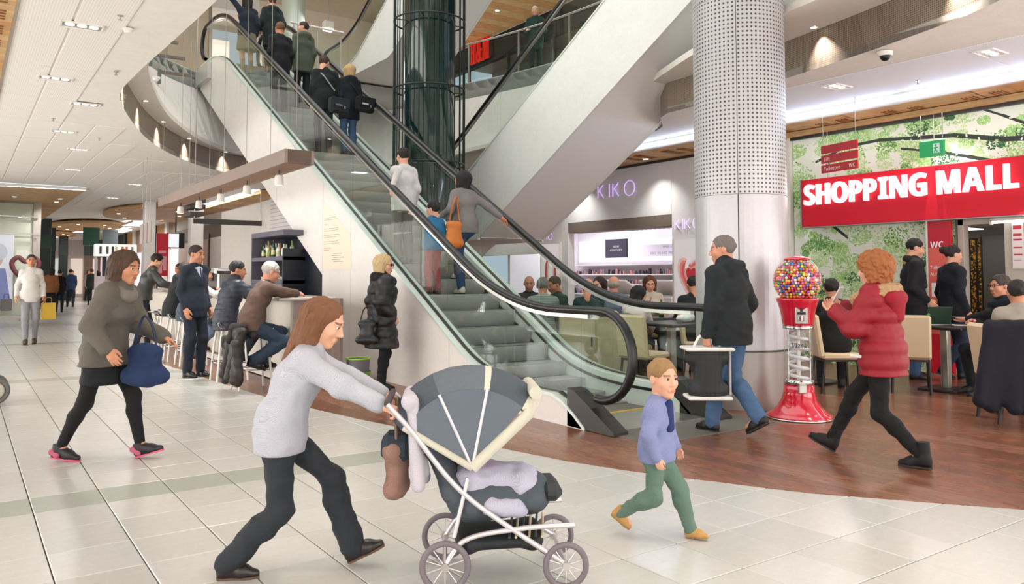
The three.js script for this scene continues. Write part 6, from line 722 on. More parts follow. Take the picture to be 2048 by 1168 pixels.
{ // unseen shop windows added behind the viewer and near right as fill light
  const t = structGroup('added_window_4'); for (let i = 0; i < 3; i++) { const x = -4.2 + i * 4.6; part(t, 'fill_light_wall', box(x - 2, .3, 9.22, x + 2, 3.2, 9.28, .01), glow('#fffaf2', 1.6)); part(t, 'frame', [box(x - 2.1, 0, 9.1, x - 2.0, 3.3, 9.3), box(x + 2.0, 0, 9.1, x + 2.1, 3.3, 9.3)], X.steel); const l = new THREE.RectAreaLight('#f8f8fa', BACKFILL, 4, 2.8); l.position.set(x, 1.75, 9.2); scene.add(l); }
  for (const z of [4.4, 7.4]) { part(t, 'fill_light_wall', box(6.82, .3, z - 1.3, 6.88, 2.1, z + 1.3, .01), glow('#fffaf2', 1.6)); const l = new THREE.RectAreaLight('#f8f8fa', BACKFILL, 2.6, 1.8); l.position.set(6.8, 1.2, z); l.lookAt(0, 1.2, z); scene.add(l); }
}
{ // white columns and the shops beyond them
  const t = structGroup('white_column'); for (const [x, z, w] of [[.41, -22.7, .17], [1.67, -21.8, .2]]) { part(t, 'shaft', box(x - w, 0, z - w, x + w, 3.87, z + w, .012), X.white); part(t, 'head_gap', box(x - w + .02, 3.8, z - w + .02, x + w - .02, 3.87, z + w - .02), X.steelDark); }
  const s = structGroup('wall_far_shops'); part(s, 'fascia', box(3.0, 2.85, -31, 3.2, 3.35, -16.9, .006), M('#7b6a5f', .6)); part(s, 'upper_panel', box(3.02, 3.35, -31, 3.2, 3.9, -16.9), X.plaster); part(s, 'return_panel', box(3.0, 0, -16.9, 6.9, 3.9, -16.7), X.plaster);
  for (let i = 0; i < 8; i++) part(s, 'white_panel', box(3.0, 0, -17 - (i + 1) * 1.04 + .01, 3.1, 2.84, -17 - i * 1.04, .006), M('#f4eee8', .5)); part(s, 'dark_frame', box(2.95, 0, -25.45, 3.15, 3.0, -25.3, .005), X.walnut); part(s, 'shop_recess', box(3.1, 0, -31, 3.2, 2.85, -25.45), M('#d8b9ae', .6));
  for (let i = 0; i < 15; i++) part(s, 'soffit_board', box(2.25, 3.74, -31 + i * .95, 3.1, 3.84, -30.07 + i * .95, .008), i % 2 ? X.wood : X.wood2); part(s, 'light_strip', box(2.1, 3.84, -31, 2.25, 3.862, -16.9), glow('#dbe8ff', 1.4));
  { const l = new THREE.RectAreaLight('#ffffff', 10, .15, 13); l.position.set(2.17, 3.83, -24); l.rotation.x = -Math.PI / 2; scene.add(l); }
  const sg = thing('white_sign', 'two white lit sign plates on the brown far shop fascia', 'sign', [2.98, 2.98, -22.4]); part(sg, 'plate', box(-.03, 0, -1.1, 0, .24, -.3, .005), glow('#ffffff', 1.1)); part(sg, 'plate', box(-.03, .02, .0, 0, .22, .7, .005), glow('#ffffff', 1.1));
  const rb = thing('red_banner', 'tall red and pink banner between the white columns', 'banner', [1.12, 0, -24.2]); part(rb, 'panel', box(-.19, 1.4, -.02, .19, 2.9, .02, .005), M('#d4253a', .5)); part(rb, 'pattern', [box(-.14, 1.5, .02, .0, 1.9, .026), box(.03, 1.6, .02, .14, 2.1, .026), box(-.12, 2.2, .02, .12, 2.3, .026)], M('#f1a9b4', .5)); part(rb, 'post', [rod([-.19, 0, 0], [-.19, 2.9, 0], .015), rod([.19, 0, 0], [.19, 2.9, 0], .015)], X.steel);
  const rd = thing('red_display', 'bright red rounded display stand by the right white column', 'display', [1.98, 0, -24.0]); part(rd, 'panel', box(-.25, .2, -.06, .25, 1.9, .06, .05), M('#e01512', .4)); part(rd, 'foot', box(-.3, 0, -.2, .3, .2, .2, .03), X.black); part(rd, 'post', box(.2, 0, -.05, .26, 2.6, .05), X.steelDark);
  const tv = thing('advert_screen', 'hanging white advert screen beside the red banner', 'screen', [1.72, 2.42, -25]); part(tv, 'casing', box(-.3, 0, -.05, .3, .55, .05, .01), X.black); part(tv, 'picture', box(-.27, .03, .05, .1, .52, .056), glow('#eaf4ff', .9)); part(tv, 'bracket', rod([0, .55, 0], [0, 1.46, 0], .02), X.steelDark);
}
{ // kiosk with a boxed sign, in the middle of the corridor
  const t = thing('kiosk', 'corridor kiosk under a white boxed sign with coloured bars', 'kiosk', [-.93, 0, -20.4]); part(t, 'sign_box', box(-.55, 1.98, -.1, .55, 2.34, .3, .01), glow('#fff7ec', .35)); const cl = ['#3a3a3a', '#4f4f52', '#2c2c2c', '#d9cfae', '#e0682c', '#e4722f', '#8b8b8b']; [-.42, -.24, -.1, -.01, .16, .27, .42].forEach((x, i) => part(t, 'sign_bar', box(x - .03, 2.05, .3, x + .03, 2.27, .31), M(cl[i], .5))); for (const x of [-.5, .5]) part(t, 'post', box(x - .03, 0, 0, x + .03, 2.0, .06), X.steel); part(t, 'counter', box(-.55, 0, -.2, .55, 1.0, .35, .01), X.white); part(t, 'display_case', box(-.5, 1.0, -.15, .5, 1.4, .3, .006), M('#c9b4b8', .3));
}
{ // timber discs under the far ceiling, light rafts, far columns and shops
  for (const [i, [x, z, rx, rz, y]] of [[1.1, -26.5, 1.5, 3.6, 3.7], [.1, -36.5, 1.5, 3.8, 3.7], [-.5, -46, 1.2, 3, 3.7]].entries()) { const t = thing('timber_disc', ['round timber ceiling disc over the nearer part of the corridor', 'round timber ceiling disc over the middle of the corridor', 'round timber ceiling disc at the far end of the corridor'][i], 'ceiling disc', [x, y, z]); part(t, 'disc', cyl(0, 0, .12, 0, 1, 1, 48).scale(rx, 1, rz), X.wood2); part(t, 'rim', new THREE.TorusGeometry(1, .02, 8, 64).rotateX(Math.PI / 2).scale(rx, 2, rz).translate(0, .06, 0), X.wood); part(t, 'hanger', rod([0, .1, 0], [0, .2, 0], .3, 12), X.steelDark); for (let k = 0; k < 6; k++) part(t, 'lens', cyl(rx * .7 * Math.cos(k * 1.05), -.012, .0, rz * .7 * Math.sin(k * 1.05), .06), glow('#fff0d0', 6)); }
  for (const [i, [x, z, w, d]] of [[1.8, -33, .9, 3], [.6, -41, .9, 2.6], [2.0, -39.5, .8, 2.6], [1.7, -29, .35, 1.6]].entries()) { const t = thing('light_raft', 'long white light raft hanging under the far ceiling', 'lamp', [x, 3.72, z], 0, 'white light rafts in the far corridor'); part(t, 'diffuser', box(-w / 2, 0, -d / 2, w / 2, .06, d / 2, .01), glow('#ffffff', 1.5)); part(t, 'frame', [box(-w / 2 - .02, -.01, -d / 2, -w / 2, .08, d / 2), box(w / 2, -.01, -d / 2, w / 2 + .02, .08, d / 2)], X.white); part(t, 'cable', rod([0, .06, 0], [0, .16, 0], .01), X.steel); const l = new THREE.RectAreaLight('#ffffff', 13, w, d); l.position.set(x, 3.70, z); l.rotation.x = -Math.PI / 2; scene.add(l); }
  const s = structGroup('far_shops'); for (let i = 0; i < 9; i++) { const z = -31.2 - i * 2.8; part(s, 'shop_pier', box(3.1, 0, z - 2.8, 3.5, 3.9, z - 2.3, .006), [X.plaster, M('#2f3b3a', .4), X.brown][i % 3]); part(s, 'shop_window', box(3.3, .2, z - 2.3, 3.36, 2.7, z), glow(['#ffd9e6', '#d9ecee', '#ffe6c8', '#e6d8ff'][i % 4], .6)); part(s, 'shop_fascia', box(3.2, 2.7, z - 2.3, 3.5, 3.9, z), [M('#8a6b5a', .6), M('#c99a62', .6), M('#39403f', .5)][i % 3]); }
  part(s, 'end_wall', box(-3, 0, -56.2, 3.6, 3.9, -56), X.plaster); for (let i = 0; i < 6; i++) part(s, 'end_window', box(-2.3 + i * .95, .2, -56, -1.6 + i * .95, 2.6, -55.9), glow(['#d9ecee', '#ffe6c8', '#ffd9d0'][i % 3], .6));
  for (const [i, [x, z, c]] of [[-1.7, -34, '#20302f'], [-1.2, -38, '#16242a'], [.2, -47, '#20302f'], [1.5, -47, '#8a6f5c']].entries()) { part(s, 'far_column', box(x - .22, 0, z - .22, x + .22, 3.9, z + .22, .02), M(c, .3)); part(s, 'column_band', box(x - .23, 2.6, z - .23, x + .23, 3.2, z + .23), M(['#35523f', '#26433a'][i % 2], .4)); }
  for (const [i, [x, z]] of [[-.05, -33], [.9, -34.5]].entries()) { const b = thing('hanging_banner', i ? 'dark grey ribbed banner hanging over the far corridor' : 'dark green banner hanging over the far corridor', 'banner', [x, 2.75, z]); part(b, 'cloth', box(-.32, 0, -.02, .32, .75, .02), M(i ? '#5b6366' : '#2f5a48', .7)); part(b, 'bar', rod([-.34, .76, 0], [.34, .76, 0], .02), X.steel); part(b, 'cord', [rod([-.3, .76, 0], [-.3, 1.14, 0], .006), rod([.3, .76, 0], [.3, 1.14, 0], .006)], X.steel); }
}
// ---- people -----------------------------------------------------------------------------------------------
const HAIR = { dark: '#1d1613', brown: '#4a3020', ginger: '#9a5a2a', blond: '#c2a67a', grey: '#a9a39b', mid: '#5d4630' };
const glasses = (c, dark) => { const g = []; for (const s of [-1, 1]) g.push(new THREE.TorusGeometry(.021, .0022, 6, 20).scale(1.1, .8, 1).translate(s * .032, .010, .1), rod([s * .055, .014, .098], [s * .08, .012, -.01], .0022, 5)); g.push(rod([-.012, .012, .101], [.012, .012, .101], .002, 5)); part(c.root, 'spectacles', merge(g.map((q) => q.toNonIndexed())).applyMatrix4(c.hm), X.black); if (dark) for (const s of [-1, 1]) part(c.root, 'dark_lens', new THREE.SphereGeometry(.024, 14, 8).scale(1, .75, .18).translate(s * .032, .010, .1).applyMatrix4(c.hm), X.black); };
const R2D = (a) => 55.1 + a;      // heading from the picture's right, turning away from the camera
// -- in front
person({ label: 'woman in a red quilted coat with tan fur hood walking left past the gumball machine', at: [1.08, .005, 2.19], face: 190, H: 1.66, lod: 0, lean: 4, hipz: -.06, bust: 1, fat: 1.02, skin: 'fair', hair: { type: 'bob', color: HAIR.ginger, full: .02, curl: .016 }, head: [0, 8, 0], feet: [[.06, -.34, 0, -2], [-.05, .37, 0, 24]], hands: [[-.03, -.12, .30], [-.02, -.10, .33]], elbows: [[.5, -1, -.2], [.5, -1, -.2]], curl: [.9, .9],
  top: [{ color: '#a30b20', name: 'coat', t: .034, hem: .17, flare: .02, bulk: .016, quilt: .115, puff: .016, mat: { roughness: .6 } }], legs: { color: '#0c0b0d', t: .006, flare: .004 }, shoe: { color: '#0b0a0a', heel: .05, shaft: .2, rough: .7 },
  extra: (c) => { ring(c, 'fur_hood', cloth('#c79f72'), .135, .058, .045, .016); const f = new Field(.012), nb = c.neck.clone().addScaledVector(c.fwd, -.12).addScaledVector(c.upD, -.07); f.cap(nb.clone().addScaledVector(c.lat, .10), nb.clone().addScaledVector(c.lat, -.10), .055).cap(nb, nb.clone().addScaledVector(c.upD, -.14), .07, .05, { f: 1.7, u: c.lat }); part(c.root, 'hood', f.mesh(), cloth('#a60f27')); part(c.root, 'telephone', box(-.035, 0, -.006, .035, .14, .006, .004).rotateX(-.5).translate(c.arms[1][1].x + .03, c.arms[1][1].y + .04, c.arms[1][1].z + .07), M('#d9d5d2', .4)); const z = []; for (const s of [1, -1]) z.push(box(-.06, -.012, 0, .06, .012, .012, .004).rotateY(s * 1.1).translate(s * c.kk(.15), c.P.y - .02, c.kk(.09))); part(c.root, 'pocket_trim', z[0], X.white); part(c.root, 'pocket_trim', z[1], X.white); } });
person({ label: 'man in a dark hooded parka and blue jeans walking away with a large bag', at: [.95, .005, .93], face: 183, H: 1.77, lod: 0, male: true, lean: 7, w: 1.08, skin: 'ruddy', hair: { type: 'short', color: '#6f665f' }, head: [38, 4, 0], feet: [[.03, .20, 0, 2], [-.05, -.23, .02, -30]], hands: [{ w: [.70, .885, .86] }, [.10, -.46, .12]], curl: [1.0, .7], handDir: [[-.1, -1, .1]],
  top: [{ color: '#1f2628', name: 'parka', t: .026, hem: .16, flare: .012, bulk: .016, hood: 1, fold: .009, collar: .3 }], legs: { color: '#56779e', t: .016, flare: .018, fold: .01 }, shoe: { color: '#141414' }, extra: (c) => part(c.root, 'sleeve_badge', box(-.02, -.012, -.004, .02, .012, .004, .002).rotateY(Math.PI / 2).translate(c.sh[0].x + .075, c.sh[0].y - .10, c.sh[0].z - .01), M('#d98a4a', .6)) });
person({ label: 'toddler in a lilac-blue jumper, navy scarf, green trousers and tan boots', at: [-1.56, 0, 2.49], face: 30, H: .885, hs: .84, lod: 0, lean: 4, w: 1.1, fat: 1.12, skin: 'fair', hair: { type: 'short', color: '#8f6d45', full: .004 }, head: [-38, 0, 0], feet: [[.05, .17, 0, 6, -6], [-.055, -.19, .035, -34]], hands: [[.10, -.46, .12], [.13, -.47, .05]], elbow: [.8, -.4, -.35], curl: [.5, .5],
  top: [{ color: '#8f98c4', name: 'jumper', t: .015, hem: .10, flare: .006, bulk: .004, fold: .008 }], legs: { color: '#6c8776', t: .010, flare: .006, fold: .010 }, shoe: { color: '#b5894f', shaft: .15, sole: '#9b7744', rough: .75 }, extra: (c) => { ring(c, 'scarf', cloth('#1f2f66'), .066, .038, .0, .004); const f = new Field(.009), a = c.neck.clone().addScaledVector(c.fwd, .075); f.cap(a.clone().addScaledVector(c.fwd, -.028), a.clone().add(V(-.015, -.12, .0)).addScaledVector(c.fwd, -.012), .028, .026, { f: 1.9, u: c.lat }); part(c.root, 'scarf_end', f.mesh(), cloth('#1f2f66')); } });
person({ label: 'girl in a pale grey jumper and dark jeans bending to push the pushchair', at: [-3.36, 0, 1.86], face: 63, H: 1.37, lod: 0, lean: 23, hipz: -.05, drop: .02, hs: .93, skin: 'fair', hair: { type: 'long', color: '#6f4528', len: .26, fwd: .03 }, head: [-12, 22, 0], feet: [[.05, .29, .01, 24], [-.05, -.27, 0, 0]], hands: [{ w: [-2.93, .80, 2.06] }, { w: [-3.06, .80, 2.27] }], elbow: [.5, -1, -.4], curl: [1.1, 1.1], thumb: [[-.6, .2, .3], [.6, .2, .3]],
  top: [{ color: '#c6c6cf', name: 'jumper', t: .018, hem: .13, flare: .012, bulk: .008, fold: .009 }], legs: { color: '#2c3036', t: .012, flare: .022, fold: .012 }, shoe: { color: '#251a17', shaft: .11, sole: '#5e4436', rough: .35 } });
person({ label: 'young woman in a grey-brown cardigan, black skirt and pink shoes striding right', at: [-3.75, 0, -1.22], face: 52, H: 1.62, lod: 0, lean: 15, bust: .8, skin: 'tan', hair: { type: 'long', color: '#46301f', len: .24, full: .01 }, head: [-14, 10, 0], feet: [[.06, .27, 0, 16], [-.07, -.29, 0, -6]], hands: [[.06, -.38, .30], [.16, -.44, .10]], elbow: [.4, -.6, -1],
  top: [{ color: '#6d665c', name: 'cardigan', t: .028, hem: .15, flare: .035, bulk: .016, fold: .012 }], legs: { name: 'skirt', color: '#12141b', skirt: .30, t: .02 }, tights: '#0d0d10', shoe: { color: '#17141a', sole: '#d2607c', shaft: .09 }, extra: (c) => { ring(c, 'scarf', cloth('#8b8378'), .085, .05, .02, .006); for (const i of [0, 1]) { const an = c.knees[i][1], f = new Field(.006); f.cap(V(an.x - .03, an.y - .02, an.z - .045), V(an.x + .03, an.y - .02, an.z - .045), .024).cap(V(an.x - .035, an.y - .045, an.z), V(an.x + .035, an.y - .045, an.z), .022); part(c.root, 'pink_shoe_panel', f.mesh(), cloth('#d36a86')); } } });
{ const t = thing('handbag', 'dark blue soft bag swinging beside the striding young woman', 'bag', [-3.50, .58, -1.0], 52 * RAD); const f = new Field(.012); f.cap(V(0, .06, -.13), V(0, .06, .13), .06, .06).cap(V(0, .24, -.08), V(0, .24, .08), .05).cap(V(0, .06, 0), V(0, .24, 0), .09, .07, { f: 1.6, u: V(0, 0, 1) }); f.mod = (x, y, z) => .006 * noise.noise(x * 20, y * 20, z * 20); f.amp = .008; part(t, 'bag_body', f.mesh(), cloth('#1e3560')); part(t, 'strap', tube([[0, .27, -.09], [0, .44, -.05], [-.02, .52, 0], [0, .44, .05], [0, .27, .09]], .01, 20), M('#1a2540', .6)); }
person({ label: 'blonde woman in a long black quilted coat and sunglasses standing by the escalator side', at: [-.46, .005, -3.22], face: 84, H: 1.63, lod: 0, w: 1.05, bust: 1, fat: 1.05, skin: 'fair', hair: { type: 'bob', color: HAIR.blond, full: .006 }, head: [-38, 4, 0], feet: [[.07, .03], [-.08, -.05, .0, 0]], hands: [[.03, -.40, .16], [.06, -.45, .06]], curl: [.8, .8],
  top: [{ color: '#12161a', name: 'coat', t: .04, hem: .40, flare: .05, bulk: .02, quilt: .13, puff: .016, mat: { roughness: .4 } }], legs: { color: '#0c0f16', t: .008, flare: .004 }, shoe: { color: '#101012', shaft: .16 }, extra: (c) => { ring(c, 'fur_collar', cloth('#0b0c0e'), .11, .058, .02, .014); glasses(c, true); } });
{ const t = thing('handbag', 'black handbag held behind the blonde woman in the long coat', 'bag', [-.72, .60, -3.08], 60 * RAD); const f = new Field(.011); f.cap(V(-.02, .05, -.09), V(-.02, .05, .09), .045).cap(V(0, .24, -.07), V(0, .24, .07), .036).cap(V(0, .05, 0), V(0, .24, 0), .06, .05, { f: 1.5, u: V(0, 0, 1) }); part(t, 'bag_body', f.mesh(), M('#121315', .4)); part(t, 'strap', tube([[0, .26, -.08], [0, .42, -.03], [0, .44, .03], [0, .26, .08]], .008, 20), X.black); }
// -- at the bar
person({ label: 'grey-haired man in a brown jumper and spectacles leaning on the bar', at: [-1.74, 0, -4.25], face: 88, H: 1.76, lod: 0, male: true, seat: .72, lean: 24, w: 1.1, belly: .03, skin: 'ruddy', hair: { type: 'short', color: '#aea89f', full: .002 }, head: [-4, 14, 0], feet: [[.16, .20, .25], [-.10, .02, .24, -18]], hands: [{ w: [-1.12, 1.175, -4.75] }, { w: [-1.10, 1.175, -4.35] }], elbow: [.7, -.8, -.4], top: [{ color: '#6c5549', name: 'jumper', t: .018, hem: .08, bulk: .01, fold: .009 }], legs: { color: '#33475c', t: .014, flare: .02, fold: .01 }, shoe: { color: '#1c1816' }, extra: (c) => { glasses(c); ring(c, 'collar', cloth('#b9bcc0'), .066, .022, .01); } });
person({ label: 'man in a navy quilted jacket seated at the bar with his back turned', at: [-1.74, 0, -5.35], face: 96, H: 1.76, lod: 1, male: true, seat: .72, lean: 14, w: 1.12, skin: 'tan', hair: { type: 'short', color: HAIR.dark }, head: [-20, 8, 0], feet: [[.12, .22, .24], [-.12, .2, .24]], hands: [{ w: [-1.15, 1.175, -5.5] }, { w: [-1.18, 1.175, -5.15] }], elbow: [.8, -.7, -.4], top: [{ color: '#2b3142', name: 'jacket', t: .028, hem: .14, bulk: .014, quilt: .065, puff: .010, collar: .35, mat: { roughness: .5 } }], legs: { color: '#20242c' }, shoe: { color: '#141414' } });
person({ label: 'standing man in a dark blue suit turning his face from the bar', at: [-1.98, 0, -6.05], face: 28, H: 1.82, lod: 1, male: true, skin: 'tan', hair: { type: 'short', color: '#2a1d14' }, head: [10, 4, 0], feet: [[.09, .04], [-.10, .0]], top: [{ color: '#232c3c', name: 'suit_jacket', t: .016, hem: .17, fold: .007 }], legs: { color: '#222a38', t: .014, flare: .014 }, shoe: { color: '#151312', rough: .25 }, extra: (c) => { ring(c, 'shirt_collar', cloth('#cdd6e4'), .062, .018, .005); const a = c.neck.clone().addScaledVector(c.fwd, .070).addScaledVector(c.upD, -.03), b = c.chest.clone().addScaledVector(c.fwd, .132), f = new Field(.008); f.cap(a, b, .036, .013, { f: 1.5, u: c.lat }); part(c.root, 'shirt_front', f.mesh(), cloth('#d3dbe8')); const q = new Field(.007); q.cap(a.clone().addScaledVector(c.fwd, .032), b.clone().addScaledVector(c.fwd, .008), .012, .014); part(c.root, 'tie', q.mesh(), cloth('#2c3a55')); } });
person({ label: 'man in a grey-blue padded waistcoat with white sleeves seated far along the bar', at: [-1.75, 0, -7.5], face: 92, H: 1.75, lod: 1, male: true, seat: .72, lean: 26, w: 1.08, skin: 'tan', hair: { type: 'short', color: HAIR.dark }, head: [-10, 10, 0], feet: [[.12, .22, .22], [-.12, .05, .12]], hands: [{ w: [-1.15, 1.175, -7.6] }, { w: [-1.15, 1.175, -7.3] }], elbow: [.8, -.7, -.4], top: [{ color: '#dcdad6', name: 'shirt', t: .012, hem: .06 }, { color: '#4f5a6d', name: 'waistcoat', t: .026, hem: .12, sleeve: 0, quilt: .09, puff: .008 }], legs: { color: '#7389a6', t: .014, flare: .018 }, shoe: { color: '#5a3a26' } });
person({ label: 'man in a black hooded jacket bending over the bar beyond the waistcoat', at: [-1.76, 0, -8.5], face: 86, H: 1.80, lod: 1, male: true, seat: .74, lean: 18, w: 1.08, skin: 'tan', hair: { type: 'short', color: '#2d241d' }, head: [-12, 10, 0], feet: [[.12, .22, .22], [-.12, .2, .22]], hands: [{ w: [-1.15, 1.175, -8.6] }, { w: [-1.15, 1.175, -8.3] }], elbow: [.8, -.7, -.4], top: [{ color: '#1d2123', name: 'jacket', t: .024, hem: .10, hood: 1, bulk: .01 }], legs: { color: '#23282e' }, shoe: { color: '#141414' } });
person({ label: 'dark-haired man in a grey leather jacket standing bent over the far bar', at: [-1.82, 0, -10.75], face: 84, H: 1.86, lod: 1, male: true, lean: 20, w: 1.08, skin: 'fair', hair: { type: 'short', color: HAIR.dark, full: .006 }, head: [-8, 22, 0], feet: [[.12, .1], [-.12, -.12]], hands: [{ w: [-1.25, 1.2, -10.8] }, { w: [-1.28, 1.2, -10.5] }], elbow: [.8, -.6, -.5], top: [{ color: '#3b3d3b', name: 'leather_jacket', t: .022, hem: .08, bulk: .01, mat: { roughness: .4 } }], legs: { color: '#1f2530' }, shoe: { color: '#141414' } });
person({ label: 'dark-haired person in a burgundy top behind the far end of the bar', at: [-.35, 0, -14.3], face: -70, H: 1.68, lod: 2, lean: 6, skin: 'tan', hair: { type: 'short', color: HAIR.dark }, head: [0, 14, 0], hands: [[.0, -.36, .28], [0, -.36, .28]], top: [{ color: '#4a1626', t: .016, hem: .12 }], legs: { color: '#202225' } });
// -- in the corridor
person({ label: 'man in a white shirt and light grey trousers walking towards us', at: [-3.47, 0, -13.6], face: -3, H: 1.84, lod: 1, male: true, w: .94, fat: .94, skin: 'tan', hair: { type: 'short', color: '#3a2f28' }, feet: [[.09, -.08, .0, -8], [-.07, .14, 0, 6]], hands: [[.09, -.50, .06], [.10, -.49, .04]], top: [{ color: '#f1ede6', name: 'shirt', t: .012, hem: .15, fold: .009, collar: .0 }], legs: { color: '#a4a3a5', t: .012, flare: .006 }, shoe: { color: '#4a3428' } });
{ const t = thing('shopping_bag', 'small yellow paper bag beside the man in the white shirt', 'bag', [-3.14, .50, -13.62], .3); part(t, 'bag_body', box(-.13, 0, -.05, .13, .34, .05, .004), M('#d9b23c', .6)); part(t, 'handle', tube([[-.06, .34, 0], [-.05, .44, 0], [.05, .44, 0], [.06, .34, 0]], .005, 16), M('#c9a233', .6)); }
person({ label: 'person in a black jacket at the left edge of the corridor', at: [-3.98, 0, -21.4], face: 10, H: 1.75, lod: 2, male: true, skin: 'tan', hair: { type: 'short', color: HAIR.dark }, feet: [[.09, .1], [-.09, -.12]], top: [{ color: '#171b24', t: .022, hem: .2 }], legs: { color: '#1c1f26' } });
{ const t = thing('shopping_bag', 'grey bag carried by the person in black at the left edge', 'bag', [-3.58, .42, -21.2]); part(t, 'bag_body', box(-.14, 0, -.06, .14, .34, .06, .02), M('#7b7673', .7)); part(t, 'handle', tube([[-.06, .34, 0], [-.05, .46, 0], [.05, .46, 0], [.06, .34, 0]], .006, 14), X.black); }
person({ label: 'person in an orange-brown jacket walking away down the corridor', at: [-1.97, 0, -27.4], face: 178, H: 1.70, lod: 2, skin: 'tan', hair: { type: 'bob', color: HAIR.dark }, feet: [[.09, .18, 0, 0], [-.09, -.2, .02, -24]], top: [{ color: '#9a643c', t: .022, hem: .12, bulk: .01 }], legs: { color: '#17191d' }, shoe: { color: '#2c1c14', shaft: .3 } });
person({ label: 'person in a blue jacket walking away, farther down the corridor', at: [-.55, 0, -35.4], face: 182, H: 1.72, lod: 3, skin: 'fair', hair: { type: 'short', color: HAIR.dark }, feet: [[.09, .14], [-.09, -.16]], top: [{ color: '#2b4168', t: .022, hem: .16 }], legs: { color: '#1e2a3d' } });
[['person in a black coat next to the one in the orange-brown jacket', -1.5, -29.6, 176, '#16181a', HAIR.dark], ['distant person in grey between the dark column and the blue jacket', -1.2, -39, 170, '#5a5d62', HAIR.brown], ['distant person in a dark green coat right of the blue jacket', .55, -37.5, 185, '#2d3b34', HAIR.brown], ['distant person in a brown coat near the kiosk', .25, -33, 150, '#6d523e', HAIR.dark], ['distant person in black near the corridor end', .4, -44, 0, '#1b1d20', HAIR.dark], ['distant person in a light coat near the corridor end', 1.3, -45, 20, '#a39a90', HAIR.mid]].forEach(([label, x, z, face, color, hc], i) => person({ label, at: [x, 0, z], face, H: 1.64 + (i % 3) * .06, lod: 3, skin: 'fair', hair: { type: i % 2 ? 'bob' : 'short', color: hc }, feet: [[.09, .1], [-.09, -.14]], top: [{ color, t: .024, hem: .2 }], legs: { color: '#20242b' } }));
// -- on the escalator
const onStep = (i, x) => [x, nose(.55 + .36 * i), -(.68 + .36 * i)];
person({ label: 'woman in a navy jacket and long khaki skirt near the top of the escalator', at: onStep(31, .36), face: 180, H: 1.76, lod: 2, bust: .6, skin: 'fair', hair: { type: 'bob', color: HAIR.dark }, hands: [{ w: [.11, 7.5, -12.1] }, [.06, -.5, .04]], feet: [[.09, 0], [-.09, 0]], top: [{ color: '#1b2334', t: .024, hem: .14 }], legs: { name: 'skirt', color: '#8d8468', skirt: .42, t: .03 }, shoe: { color: '#8a8066', shaft: .34 } });
person({ label: 'person in a dark green hooded coat at the top of the escalator', at: onStep(32, 1.02), face: 182, H: 1.80, lod: 2, skin: 'fair', hair: { type: 'short', color: HAIR.brown }, hands: [[.04, -.38, .22], [.06, -.48, .04]], feet: [[.09, 0], [-.09, 0]], top: [{ color: '#1e2c29', t: .028, hem: .36, hood: 1, bulk: .012 }], legs: { color: '#1a2320' } });
person({ label: 'man with cropped brown hair in a black jacket on the upper escalator', at: onStep(25, .38), face: 182, H: 1.82, lod: 1, male: true, w: 1.05, skin: 'tan', hair: { type: 'short', color: '#6b4a34' }, feet: [[.1, 0], [-.1, 0]], top: [{ color: '#14161c', t: .022, hem: .2 }], legs: { color: '#222a36' } });
person({ label: 'man in an olive grey hooded top looking left on the upper escalator', at: onStep(26, .98), face: 184, H: 1.84, lod: 1, male: true, skin: 'fair', hair: { type: 'short', color: '#2f241c' }, head: [62, 0, 0], feet: [[.1, 0], [-.1, 0]], top: [{ color: '#5d6454', t: .024, hem: .22, hood: 1 }], legs: { color: '#23272d' } });
person({ label: 'man in a black jacket with a shoulder bag leaning towards the blond woman', at: onStep(20, .60), face: 178, H: 1.80, lod: 1, male: true, side: -4, lean: 8, w: 1.08, skin: 'fair', hair: { type: 'short', color: '#3a2a1e', full: .006 }, head: [-48, 16, 0], feet: [[.1, 0], [-.1, 0]], top: [{ color: '#131a1c', t: .028, hem: .2, bulk: .014 }], legs: { color: '#2a2e36' }, extra: (c) => part(c.root, 'bag_strap', tube([[c.sh[0].x * .7, c.sh[0].y + .06, c.sh[0].z + .02], [.05, c.chest.y + .05, c.chest.z - .16], [-.14, c.P.y + .14, c.P.z - .15]], .012, 20), M('#8f9694', .6)) });
person({ label: 'blond woman in a navy coat and jeans beside the man in black on the escalator', at: onStep(20, 1.08), face: 184, H: 1.68, lod: 1, bust: .6, skin: 'fair', hair: { type: 'bob', color: '#bb9c6c' }, feet: [[.09, 0], [-.09, 0]], top: [{ color: '#111722', t: .028, hem: .26, hood: 1 }], legs: { color: '#46658a', t: .012, flare: .012 }, extra: (c) => part(c.root, 'bag_strap', tube([[c.sh[0].x * .6, c.sh[0].y + .05, c.sh[0].z], [.03, c.chest.y + .05, c.chest.z - .155], [-.12, c.P.y + .18, c.P.z - .15]], .010, 20), X.black) });
for (const [l, x, y, z, c1, c2] of [['dark grey messenger bag at the hip of the man in black on the escalator', .74, 4.28, -7.56, '#2a2f33', '#6b7377'], ['black satchel with a small white print on the back of the blond woman', 1.24, 4.36, -7.56, '#15181c', '#c9c4bd']]) { const t = thing('shoulder_bag', l, 'bag', [x, y, z], .25); part(t, 'bag_body', box(-.19, 0, -.07, .19, .27, .07, .035), cloth(c1)); part(t, 'flap', box(-.19, .1, .07, .19, .27, .085, .006), cloth(c1)); part(t, 'trim', box(-.12, .12, .086, .02, .15, .09), M(c2, .6)); part(t, 'buckle', box(.06, .08, .08, .09, .13, .095, .003), X.steel); }
person({ label: 'man in a white top and grey trousers holding the escalator handrail', at: onStep(10, .36), face: 182, H: 1.60, lod: 1, male: true, skin: 'fair', hair: { type: 'short', color: HAIR.dark }, feet: [[.09, 0], [-.09, 0]], hands: [{ w: [.10, 2.62, -4.08] }, [.06, -.5, .05]], top: [{ color: '#ece8e6', t: .018, hem: .16, fold: .009 }], legs: { color: '#75706a', t: .014, flare: .014 } });
